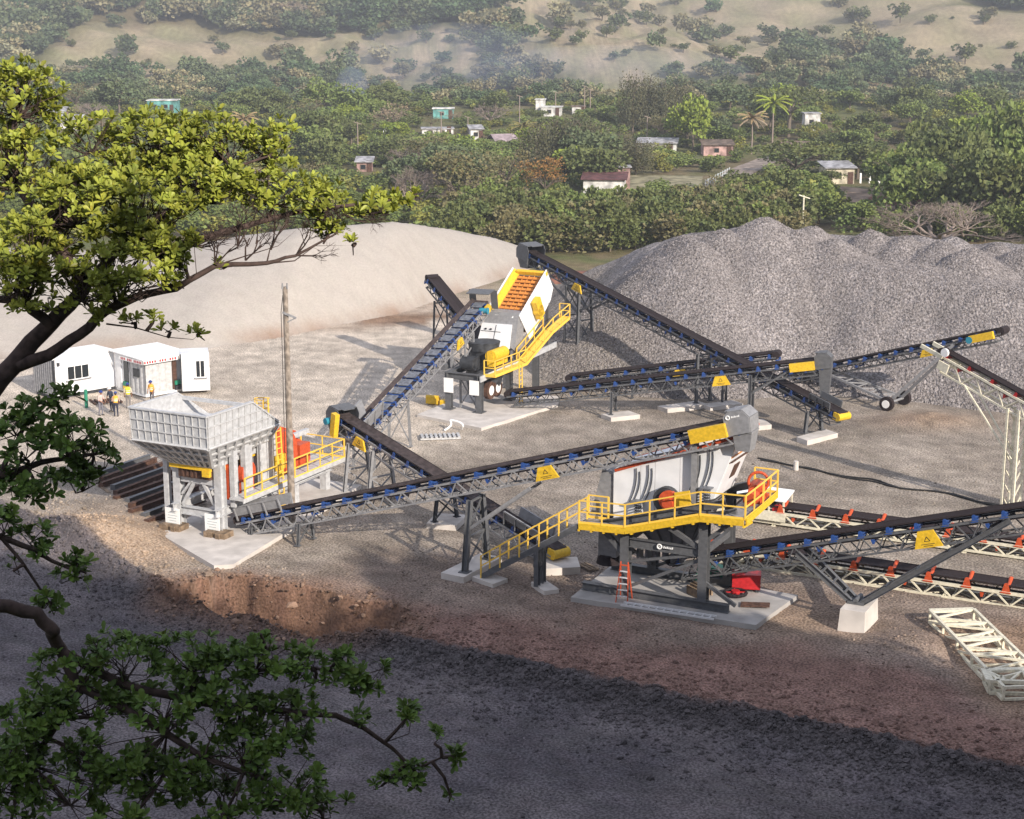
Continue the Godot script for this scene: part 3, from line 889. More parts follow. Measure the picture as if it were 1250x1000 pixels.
	var pd := MB.new()
	pd.hex([V(-0.62, -0.5, 1.3), V(0.62, -0.5, 1.3), V(0.62, -0.5, -1.1), V(-0.62, -0.5, -1.1), V(-0.55, 0.98, 1.1), V(0.55, 0.98, 1.1), V(0.55, 0.98, -1.0), V(-0.55, 0.98, -1.0)])
	one("concrete_pedestal", "tall pale concrete pedestal under the vee of struts at lower right", "concrete pedestal", pd, M.concrete, P(15.35, 70.35), -27)
	# C6: long feeder to the rear screen
	var c6 := conveyor("belt_conveyor", "long dark conveyor rising left before the stone pile to the rear screen top", 20.9, 102.9, 125.4, 33.6, 2.1, 8.75, {"steel": M.steel_dark, "side": -1.0, "guards": [0.795], "tail_guard": M.yellow, "gap": 1.2, "td": 0.6, "belt_mat": M.rubber, "w": 0.85, "skirt": [0.8, 2.6, 0.3]})
	ang = atan2(6.65, 33.6)
	S = Transform3D(Basis(Vector3.BACK, ang), V(0, 2.1, 0))
	hood(c6, S, 33.6 / cos(ang), M.steel_dark, 0.8, 1.15)
	bent(c6, 2.6, 1.7, 0.58, 0.75, M.steel_dark, {"w": 0.2, "foot": 0.3})
	bent(c6, 13.2, 3.75, 0.58, 0.65, M.steel_dark, {"w": 0.18, "foot": 0.3, "x": 2})
	bent(c6, 26.6, 6.35, 0.58, 0.8, M.steel_dark, {"w": 0.2, "foot": 0.1, "x": 3})
	bent(c6, 28.2, 6.65, 0.58, 0.8, M.steel_dark, {"w": 0.12, "foot": 0.1, "x": 3})
	var dg6 := MB.new()
	for q in [-0.56, 0.56]:
		dg6.beam(V(26.6, 4.6, q), V(31.6, 7.5, q), 0.14, 0.16)
		dg6.beam(V(26.6, 4.9, q), V(24.2, 5.95, q), 0.12, 0.14)
	put("strut", dg6, M.steel_dark, c6)
	pad("white concrete footing under the low tail legs of the long dark conveyor", [[18.1, 103.6], [18.6, 102.6], [20.9, 104.6], [20.3, 105.7]], 0.3)
	pad("white concrete footing under the middle legs of the long dark conveyor", [[10.0, 112.4], [10.6, 111.5], [13.5, 113.0], [12.9, 114.1]], 0.3)
	# C7: out from the rear plant, level with the stone pile
	var c7 := conveyor("belt_conveyor", "level conveyor from the rear crusher to the square drop chute before the stacker", -0.4, 112.7, -18, 21.5, 1.4, 5.05, {"steel": M.steel_dark, "guards": [0.69], "drive": [1.6, 0.55], "gap": 1.2, "td": 0.66, "belt_mat": M.rubber, "w": 0.85, "motor": false})
	ang = atan2(3.65, 21.5)
	S = Transform3D(Basis(Vector3.BACK, ang), V(0, 1.4, 0))
	hood(c7, S, 21.5 / cos(ang), M.steel_dark, 1.8, 0.72)
	bent(c7, 7.6, 1.85, 0.56, 0.65, M.steel_dark, {"w": 0.16, "foot": 0.3})
	bent(c7, 16.9, 3.6, 0.56, 0.65, M.steel_dark, {"w": 0.2, "foot": 0.3})
	var s7 := MB.new()
	for q in [-0.56, 0.56]: s7.beam(V(16.9, 2.3, q), V(19.4, 4.05, q), 0.1, 0.12)
	put("strut", s7, M.steel_dark, c7)
	pad("white footing under the left legs of the level conveyor", [[6.0, 110.0], [6.6, 108.9], [8.6, 109.8], [7.9, 111.0]], 0.3)
	pad("white footing right of the front screen head box under the level conveyor", [[14.9, 107.9], [15.2, 106.2], [17.0, 106.9], [16.7, 108.6]], 0.3)
	# C8: parallel behind it
	var c8 := conveyor("belt_conveyor", "rear conveyor half hidden behind the level one, with a yellow guard plate", 4.0, 118.3, -20, 15.2, 1.35, 4.1, {"steel": M.steel_dark, "guards": [0.55], "gap": 1.2, "td": 0.5, "belt_mat": M.rubber})
	bent(c8, 5.0, 1.3, 0.56, 0.6, M.steel_dark, {"w": 0.14, "foot": 0.05})
	bent(c8, 11.5, 2.5, 0.56, 0.6, M.steel_dark, {"w": 0.16, "foot": 0.05})
	pad("narrow concrete strip footing behind the level conveyor", [[13.0, 113.2], [13.6, 112.2], [16.0, 113.4], [15.4, 114.5]], 0.25)
	# C10: the wheeled stacker
	var c10 := conveyor("stacker_conveyor", "wheeled stacking conveyor reaching out to the right over the gravel slope", 18.9, 119.5, -40, 17.4, 1.15, 6.65, {"steel": M.steel_dark, "guards": [0.70], "drive": [1.7, 0.5], "gap": 1.15, "td": 0.5, "belt_mat": M.rubber, "w": 0.95})
	for z in [-1.25, 1.25]:
		var wm := MB.new()
		wm.disc(V(9.9, 0.5, z), Vector3.BACK, 0.5, 0.34, 18)
		var wh := put("wheel", wm, M.rubber, c10)
		var hm := MB.new()
		hm.disc(V(9.9, 0.5, z + 0.04 * signf(z)), Vector3.BACK, 0.28, 0.34, 14)
		put("hub", hm, M.sign_white, wh)
		var am := MB.new()
		am.beam(V(9.9, 0.6, z * 0.8), V(4.2, 2.0, z * 0.45), 0.12, 0.16)
		am.beam(V(9.9, 0.6, z * 0.75), V(14.2, 5.05, z * 0.43), 0.14, 0.2)
		put("axle_arm", am, M.steel_grey, c10)
	var ax := MB.new()
	ax.tube(V(9.9, 0.5, -1.3), V(9.9, 0.5, 1.3), 0.09, 0.09, 8)
	for k in 5:
		var a := 0.1 + 0.18 * k
		ax.beam(V(lerpf(9.9, 4.2, a), lerpf(0.6, 2.0, a), -lerpf(1.0, 0.56, a)), V(lerpf(9.9, 4.2, a + 0.15), lerpf(0.6, 2.0, a + 0.15), lerpf(1.0, 0.56, a)), 0.08, 0.08)
		ax.beam(V(lerpf(9.9, 4.2, a), lerpf(0.6, 2.0, a), -lerpf(1.0, 0.56, a)), V(lerpf(9.9, 4.2, a), lerpf(0.6, 2.0, a), lerpf(1.0, 0.56, a)), 0.08, 0.08)
	put("axle_frame", ax, M.steel_grey, c10)
	# C9: the short one that throws fines onto the sand
	var c9 := conveyor("belt_conveyor", "short dark conveyor pointing up and left beyond the rear crusher towards the sand", -1.7, 119.5, 118, 9.5, 3.4, 7.2, {"steel": M.steel_dark, "side": -1.0, "gap": 1.2, "td": 0.45, "belt_mat": M.rubber})
	bent(c9, 8.0, 5.3, 0.5, 0.7, M.steel_dark, {"w": 0.12, "foot": 0.0, "x": 2})
	bent(c9, 2.0, 2.9, 0.5, 0.6, M.steel_dark, {"w": 0.14, "foot": 0.0})
	# the cream conveyors
	var k1 := conveyor("cream_conveyor", "cream painted conveyor on a lattice post at the right edge, red idlers on top", 36.4, 77.4, 130.4, 19.1, 2.3, 8.4, {"steel": M.cream, "idler": M.red, "side": -1.0, "gap": 1.5, "td": 0.85, "bay": 1.5, "belt_mat": M.rubber, "w": 0.55, "thick": 1.25})
	var bk := MB.new()
	var S1 := Transform3D(Basis(Vector3.BACK, atan2(6.1, 19.1)), V(0, 2.3, 0))
	for q in [-0.56, 0.56]:
		bk.box(V(20.3, -0.38, q), V(1.5, 0.22, 0.1))
		bk.box(V(19.3, -0.85, q), V(0.7, 0.5, 0.09))
	put("head_frame", bk, M.cream, k1, S1)
	var hp := MB.new()
	hp.tube(V(19.4, 0.0, -0.75), V(19.4, 0.0, -0.62), 0.24, 0.24, 14)
	put("head_pulley", hp, M.sign_white, k1, S1)
	var po := MB.new()
	var pl := [V(13.8, 0, -0.35), V(13.8, 0, 0.35), V(14.5, 0, 0.35), V(14.5, 0, -0.35)]
	var pt := []
	for p in pl: pt.append(p + V(0, 5.7, 0))
	for k in 4: po.beam(pl[k], pt[k], 0.12, 0.12)
	for k in 4:
		for j in 7:
			if k % 2: continue
			var a: Vector3 = pl[k].lerp(pt[k], j / 7.0)
			var b: Vector3 = pl[(k + 1) % 4].lerp(pt[(k + 1) % 4], (j + 1) / 7.0)
			po.beam(a, b, 0.06, 0.06)
	po.beam(V(14.2, 2.9, 0.2), V(17.3, 6.5, 0.4), 0.08, 0.08)
	po.beam(V(14.2, 2.9, -0.2), V(17.3, 6.5, -0.4), 0.08, 0.08)
	put("lattice_post", po, M.cream, k1)
	var k2 := conveyor("cream_conveyor", "nearer of the two cream conveyor frames lying low on the ground at right", 9.6, 79.9, -27, 26.0, 1.15, 1.05, {"steel": M.cream, "idler": M.orange_red, "gap": 1.75, "td": 0.62, "bay": 1.35, "belt_mat": M.rubber, "side": 1.0, "thick": 1.4, "idler_scale": 1.45})
	var k3 := conveyor("cream_conveyor", "farther low cream conveyor frame, with a roofed feed box at its left end", 12.3, 86.6, -27, 24.0, 1.2, 1.1, {"steel": M.cream, "idler": M.orange_red, "gap": 1.75, "td": 0.55, "bay": 1.35, "belt_mat": M.rubber, "side": 1.0, "thick": 1.4, "idler_scale": 1.45})
	for k in [k2, k3]:
		for s in [2.0, 12.0, 22.0]:
			bent(k, s, 0.12, 0.55, 0.55, M.cream, {"w": 0.12, "foot": 0.0})
	var fb := MB.new()
	fb.poly([V(-0.4, 1.6, -1.0), V(2.6, 1.6, -1.0), V(2.6, 1.35, 0.5), V(-0.4, 1.35, 0.5)], V(0, 0.07, 0))
	put("feed_roof", fb, M.sign_white, k3)
	var fc := MB.new()
	for s in [-0.3, 0.7, 1.7, 2.5]:
		fc.beam(V(s, 0.6, 0.5), V(s, 1.38, 0.48), 0.09, 0.09)
		fc.beam(V(s, 0.6, -0.9), V(s, 1.6, -0.9), 0.09, 0.09)
	fc.poly([V(-2.2, 0.35, 0.75), V(2.7, 0.35, 0.75), V(2.7, 0.8, 0.75), V(-1.8, 0.8, 0.75)], V(0, 0, 0.05))
	fc.poly([V(-2.2, 0.35, -0.95), V(-2.2, 0.35, 0.75), V(-1.8, 0.8, 0.75), V(-1.8, 0.8, -0.95)], V(-0.05, 0, 0))
	put("feed_box", fc, M.cream, k3)
	for s in [0.2, 1.2, 2.1]:
		var rm := MB.new()
		rm.tube(V(s, 0.9, 0.1), V(s, 0.9, 0.45), 0.24, 0.24, 10)
		put("feed_roller", rm, M.red, k3)

func build_truss_frames() -> void:  # spare cream truss sections lying on the ground at lower right
	for k in 2:
		var t := thing("truss_section", ["longer cream truss section lying on its side at the lower right corner", "short cream truss piece lying across the end of the longer one"][k], "truss", P(18.5, 70.4) if k == 0 else P(18.9, 62.3), -85 if k == 0 else -5)
		var L := 8.8 if k == 0 else 4.5
		var w := 2.0 if k == 0 else 1.2
		var c := MB.new()
		for z in [0.0, -w]:
			for y in [0.1, 0.6]:
				c.beam(V(0, y, z), V(L, y, z), 0.13, 0.13)
		put("chord", c, M.cream, t)
		var n := 5 if k == 0 else 3
		for j in n + 1:
			var x := L * j / n
			var b := MB.new()
			b.beam(V(x, 0.6, 0), V(x, 0.6, -w), 0.11, 0.30 if j % 2 == 0 else 0.11, V(1, 0, 0))
			b.beam(V(x, 0.1, 0), V(x, 0.6, 0), 0.1, 0.1)
			b.beam(V(x, 0.1, -w), V(x, 0.6, -w), 0.1, 0.1)
			b.beam(V(x, 0.1, 0), V(x, 0.1, -w), 0.1, 0.1)
			put("frame", b, M.cream, t)
			if j < n:
				var e := MB.new()
				var x2 := L * (j + 1) / n
				e.beam(V(x, 0.6, 0 if j % 2 else -w), V((x + x2) * 0.5, 0.6, -w if j % 2 else 0.0), 0.09, 0.09)
				e.beam(V((x + x2) * 0.5, 0.6, -w if j % 2 else 0.0), V(x2, 0.6, 0 if j % 2 else -w), 0.09, 0.09)
				e.beam(V(x, 0.1, 0), V(x2, 0.6, 0), 0.08, 0.08)
				e.beam(V(x, 0.6, -w), V(x2, 0.1, -w), 0.08, 0.08)
				put("brace", e, M.cream, t)

# ---------------------------------------------------------------- plants
func railing(t: Node3D, pts: Array, m: Material, hgt := 1.1, called := "railing") -> void:
	var b := MB.new()
	for k in pts.size():
		b.beam(pts[k], pts[k] + V(0, hgt, 0), 0.07, 0.07)
		if k + 1 < pts.size():
			var a: Vector3 = pts[k]
			var e: Vector3 = pts[k + 1]
			var n := int(a.distance_to(e) / 1.6)
			for j in range(1, n + 1): b.beam(a.lerp(e, j / float(n + 1)), a.lerp(e, j / float(n + 1)) + V(0, hgt, 0), 0.055, 0.055)
			for h in [hgt, hgt * 0.52]: b.beam(a + V(0, h, 0), e + V(0, h, 0), 0.055, 0.055)
			b.beam(a + V(0, 0.06, 0), e + V(0, 0.06, 0), 0.02, 0.12)
	put(called, b, m, t)

func ladder(t: Node3D, foot: Vector3, top: Vector3, across: Vector3, m: Material, cage := false) -> void:
	var b := MB.new()
	for q in [-0.22, 0.22]: b.beam(foot + across * q, top + across * q, 0.06, 0.06)
	var n := int(foot.distance_to(top) / 0.3)
	for k in n: b.beam(foot.lerp(top, (k + 0.5) / n) - across * 0.22, foot.lerp(top, (k + 0.5) / n) + across * 0.22, 0.04, 0.04)
	put("ladder", b, m, t)
	if cage:
		var c := MB.new()
		var out := across.cross(Vector3.UP).normalized()
		for j in 4:
			var a := foot.lerp(top, 0.5 + 0.5 * j / 3.0)
			for k in 6: c.tube(a + across * 0.36 * cos(PI * k / 6) + out * 0.7 * sin(PI * k / 6), a + across * 0.36 * cos(PI * (k + 1) / 6) + out * 0.7 * sin(PI * (k + 1) / 6), 0.03, 0.03, 5, false)
		for k in [1, 3, 5]: c.tube(foot.lerp(top, 0.5) + across * 0.36 * cos(PI * k / 6) + out * 0.7 * sin(PI * k / 6), top + across * 0.36 * cos(PI * k / 6) + out * 0.7 * sin(PI * k / 6), 0.025, 0.025, 5, false)
		put("ladder_cage", c, m, t)

func build_primary() -> void:
	pad("large pale concrete slab under the legs of the feed hopper", [[-18.4, 83.4], [-14.5, 77.9], [-13.6, 78.1], [-11.3, 84.6], [-8.6, 92.5], [-13.5, 95.0]], 0.22)
	var t := thing("feed_hopper_crusher", "pale grey primary crusher with a big ribbed feed hopper on white legs at left", "crusher", P(-16.15, 83.65), -27)
	var g: Material = M.steel_light
	var p: Material = M.steel_pale
	# hopper: outer walls 5.4..7.0, then sloped down to the feeder
	var x := 2.35
	var zf := 2.2
	var zb := -1.5
	var zc := -3.9
	var walls := {
		"front": [V(-x, 5.4, zf), V(x, 5.4, zf), V(x + 0.05, 7.0, zf + 0.1), V(-x - 0.05, 7.0, zf + 0.1)],
		"right": [V(x, 5.4, zf), V(x, 5.4, zc), V(x + 0.05, 7.0, zb), V(x + 0.05, 7.0, zf + 0.1)],
		"left": [V(-x, 5.4, zf), V(-x, 5.4, zc), V(-x - 0.05, 7.0, zb), V(-x - 0.05, 7.0, zf + 0.1)],
	}
	for key in walls:
		var w: Array = walls[key]
		var mid: Vector3 = (w[0] + w[1] + w[2] + w[3]) * 0.25
		var out := V(0, 0, 1) if key == "front" else V(1 if key == "right" else -1, 0, 0)
		var m := MB.new()
		m.poly(w, -out * 0.06)
		var plate := put("side_plate", m, g, t)
		plate.set_meta("label", "%s side plate of the feed hopper" % key)
		for k in 4:
			var h := k / 3.0
			var r := MB.new()
			r.beam(w[0].lerp(w[3], h) + out * 0.05, w[1].lerp(w[2], h) + out * 0.04, 0.05, 0.06)
			put("stiffener", r, p, plate)
		var n := 11 if key == "front" else 12
		for k in n + 1:
			var r := MB.new()
			var a: Vector3 = w[0].lerp(w[1], k / float(n))
			var b: Vector3 = w[3].lerp(w[2], k / float(n))
			if key != "front":
				a = V(w[0].x, 5.4, lerpf(zf, zc, k / float(n)))
				var top := 7.0 if a.z >= zb else lerpf(7.0, 5.4, (zb - a.z) / (zb - zc))
				b = V(w[2].x, top, a.z)
				if top < 5.5: continue
			r.beam(a + out * 0.035, b + out * 0.035, 0.035, 0.055, out)
			put("stiffener", r, p, plate)
	# inner slopes
	var inn := MB.new()
	inn.poly([V(-x, 6.98, zf), V(x, 6.98, zf), V(1.0, 4.9, 0.9), V(-1.0, 4.9, 0.9)], V(0, -0.05, 0))
	inn.poly([V(x, 6.98, zf), V(x, 6.98, zb), V(x, 5.5, zc), V(1.0, 4.9, -3.9), V(1.0, 4.9, 0.9)], V(0, -0.05, 0))
	inn.poly([V(-x, 6.98, zf), V(-x, 6.98, zb), V(-x, 5.5, zc), V(-1.0, 4.9, -3.9), V(-1.0, 4.9, 0.9)], V(0, -0.05, 0))
	put("inner_lining", inn, p, t)
	var rim := MB.new()
	rim.beam(V(-x - 0.1, 7.03, zf + 0.1), V(x + 0.1, 7.03, zf + 0.1), 0.2, 0.08)
	for s in [-1.0, 1.0]:
		rim.beam(V(s * (x + 0.05), 7.03, zf), V(s * (x + 0.05), 7.03, zb), 0.2, 0.08)
		rim.beam(V(s * (x + 0.03), 7.03, zb), V(s * (x + 0.03), 5.45, zc), 0.16, 0.08)
	rim.beam(V(-x, 5.35, zc), V(x, 5.35, zc), 0.12, 0.2)
	rim.beam(V(-x, 6.7, zb - 0.4), V(x, 6.7, zb - 0.4), 0.14, 0.18)
	put("rim", rim, g, t)
	# sloped underside with its lattice of ribs
	var und := MB.new()
	var lo := [V(-1.25, 3.95, 0.55), V(1.25, 3.95, 0.55), V(1.25, 3.95, -3.8), V(-1.25, 3.95, -3.8)]
	var hi := [V(-x, 5.38, zf), V(x, 5.38, zf), V(x, 5.38, zc), V(-x, 5.38, zc)]
	und.poly([lo[0], lo[1], hi[1], hi[0]], V(0, 0.05, -0.04))
	und.poly([lo[1], lo[2], hi[2], hi[1]], V(-0.04, 0.05, 0))
	und.poly([lo[3], lo[0], hi[0], hi[3]], V(0.04, 0.05, 0))
	var up := put("underside_plate", und, g, t)
	for f in [[lo[0], lo[1], hi[1], hi[0]], [lo[1], lo[2], hi[2], hi[1]], [lo[3], lo[0], hi[0], hi[3]]]:
		var nrm: Vector3 = (f[2] - f[0]).cross(f[1] - f[0]).normalized()
		if nrm.y > 0: nrm = -nrm
		for k in 4:
			var r := MB.new()
			r.beam(f[0].lerp(f[3], k / 3.0) + nrm * 0.07, f[1].lerp(f[2], k / 3.0) + nrm * 0.07, 0.14, 0.09, nrm)
			put("rib", r, p, up)
		for k in 9:
			var r := MB.new()
			r.beam(f[0].lerp(f[1], k / 8.0) + nrm * 0.08, f[3].lerp(f[2], k / 8.0) + nrm * 0.08, 0.14, 0.08, nrm)
			put("rib", r, p, up)
	# legs and ties
	for z in [0.0, -3.4]:
		for s in [-1.0, 1.0]:
			var lm := MB.new()
			lm.ibeam(V(s * 1.32, 0.2, z), V(s * 1.32, 4.6, z), 0.44, 0.44, Vector3.BACK)
			lm.box(V(s * 1.32, 0.25, z), V(0.75, 0.06, 0.75))
			put("leg", lm, g, t)
	var ties := MB.new()
	for z in [0.02, -3.42]:
		ties.ibeam(V(-1.35, 1.25, z), V(1.35, 1.25, z), 0.34, 0.42)
		ties.beam(V(-1.1, 2.95, z), V(1.1, 2.95, z), 0.2, 0.32)
		ties.beam(V(-1.1, 1.5, z), V(-0.3, 2.8, z), 0.14, 0.16)
		ties.beam(V(1.1, 1.5, z), V(0.3, 2.8, z), 0.14, 0.16)
		ties.beam(V(-1.1, 2.1, z), V(-0.45, 2.85, z), 0.2, 0.1)
	for s in [-1.0, 1.0]:
		ties.ibeam(V(s * 1.36, 1.42, 0.5), V(s * 1.36, 1.42, -10.2), 0.3, 0.4)
		ties.beam(V(s * 1.36, 4.0, 0), V(s * 1.36, 4.0, -8.0), 0.2, 0.26)
	put("tie_beam", ties, g, t)
	var lp := MB.new()
	lp.beam(V(-2.15, 1.1, -0.1), V(-2.15, 4.4, -0.1), 0.28, 0.28)
	put("side_post", lp, g, t)
	# vibrating feeder under the hopper
	var fy := MB.new()
	fy.box(V(-0.1, 3.78, 0.55), V(2.6, 0.24, 0.16))
	fy.box(V(0.95, 3.55, 0.6), V(0.45, 0.35, 0.2))
	for q in [[-0.6, 0.95], [-2.3, 0.95], [-3.0, 0.6]]:
		fy.box(V(1.25, 4.0, q[0]), V(0.2, q[1], 0.7))
	fy.box(V(-1.25, 4.0, -1.8), V(0.2, 0.8, 3.6))
	put("feeder_frame", fy, M.yellow, t)
	var fb := MB.new()
	fb.box(V(0, 3.45, -1.6), V(2.0, 0.6, 4.0))
	for k in 6: fb.beam(V(-0.7 + 0.28 * k, 3.2, 0.42), V(-0.7 + 0.28 * k, 3.65, 0.42), 0.1, 0.1)
	put("feeder_pan", fb, M.rust, t)
	var fr := MB.new()
	fr.box(V(1.5, 2.9, -0.75), V(0.3, 1.9, 0.5))
	fr.disc(V(1.62, 3.1, -1.9), Vector3.RIGHT, 0.62, 0.3, 18)
	fr.box(V(1.6, 2.2, -1.9), V(0.32, 0.9, 0.9))
	put("feeder_drive", fr, M.orange_red, t)
	# columns, door panels
	for z in [-0.62, -1.75]:
		var cm := MB.new()
		cm.beam(V(1.75, 1.6, z), V(1.75, 5.1, z), 0.3, 0.34 if z > -1.0 else 0.62, Vector3.BACK)
		put("column", cm, g, t)
	var dm := MB.new()
	dm.box(V(1.62, 3.35, -3.75), V(0.12, 2.9, 1.6))
	var door := put("side_panel", dm, g, t)
	var hm := MB.new()
	for y in [2.4, 3.3, 4.2]: hm.box(V(1.70, y, -3.05), V(0.05, 0.25, 0.06))
	hm.beam(V(1.72, 2.1, -2.95), V(1.72, 4.7, -2.95), 0.05, 0.05)
	put("hinge", hm, M.steel_grey, door)
	var ym := MB.new()
	ym.box(V(1.72, 3.0, -4.75), V(0.2, 0.8, 0.9))
	ym.box(V(1.0, 2.6, -4.9), V(0.9, 1.2, 0.9))
	put("drive_guard", ym, M.yellow, t)
	# jaw crusher with flywheels
	var jm := MB.new()
	jm.poly([V(-1.0, 1.9, -4.4), V(-1.0, 1.9, -7.4), V(-1.0, 4.1, -7.3), V(-1.0, 4.75, -5.6), V(-1.0, 4.6, -4.4)], V(2.1, 0, 0))
	put("jaw_crusher", jm, M.orange_red, t)
	for s in [-1.0, 1.0]:
		var wm := MB.new()
		wm.disc(V(s * 1.38, 3.5, -5.7), Vector3.RIGHT, 1.0, 0.26, 24)
		wm.disc(V(s * 1.46, 3.5, -5.7), Vector3.RIGHT, 0.24, 0.24, 12)
		put("flywheel", wm, M.orange_red, t)
	var jd := MB.new()
	jd.box(V(0.4, 2.6, -8.1), V(1.4, 1.2, 1.0))
	jd.beam(V(-0.6, 4.0, -7.2), V(0.4, 3.1, -8.6), 0.2, 0.3)
	put("crusher_motor", jd, M.orange_red, t)
	# walkway with rails, rear column
	var wk := MB.new()
	wk.box(V(2.15, 2.12, -5.0), V(0.85, 0.10, 9.6))
	wk.box(V(2.6, 2.08, -5.0), V(0.06, 0.24, 9.6))
	wk.box(V(0.6, 2.12, -9.3), V(2.4, 0.10, 1.6))
	put("walkway", wk, p, t)
	for k in 5:
		var wb := MB.new()
		wb.beam(V(1.4, 1.5, -0.8 - 2.1 * k), V(2.5, 2.08, -0.8 - 2.1 * k), 0.1, 0.12)
		put("walkway_bracket", wb, p, t)
	railing(t, [V(2.58, 2.15, -0.4), V(2.58, 2.15, -4.9), V(2.58, 2.15, -9.8), V(-0.4, 2.15, -9.9)], M.rail_yellow)
	for q in [[1.3, -9.7], [-1.3, -9.7], [1.3, -6.6], [-1.3, -6.6]]:
		var cm := MB.new()
		cm.beam(V(q[0], 0.2, q[1]), V(q[0], 2.1, q[1]), 0.42, 0.42, Vector3.BACK)
		put("rear_column", cm, g, t)
	ladder(t, V(2.15, 0.3, -4.3), V(2.0, 5.0, -4.3), V(0, 0, 1), M.rail_yellow)
	ladder(t, V(1.3, 4.7, -4.25), V(1.3, 6.5, -4.25), V(0, 0, 1), M.rail_yellow, true)
	# notices on the front legs
	for s in [-1.55, 1.0]:
		var nm := MB.new()
		nm.box(V(s, 0.78, 0.36), V(0.92, 1.12, 0.04))
		var sign_ := put("notice_board", nm, M.sign_white, t)
		var tm := MB.new()
		for k in 5: tm.box(V(s + (0.02 if k % 2 else -0.03), 1.08 - k * 0.14, 0.384), V([0.5, 0.62, 0.56, 0.44, 0.58][k], 0.028, 0.004))
		put("print_line", tm, M.mark_grey, sign_)
	# timber blocks round the feet
	for k in 2:
		var bm := MB.new()
		for j in 5: bm.box(V(-0.55 + 0.26 * j, 0.16, 0.05 * (j % 2)), V(0.24, 0.30, 0.9 - 0.1 * (j % 3)))
		one("timber_packing", ["timber packing blocks at the left front foot of the feed hopper", "timber packing blocks at the right front foot of the feed hopper"][k], "timber", bm, M.wood, P(-17.6 + 2.55 * k, 84.0 - 1.3 * k, 0.2), -27)

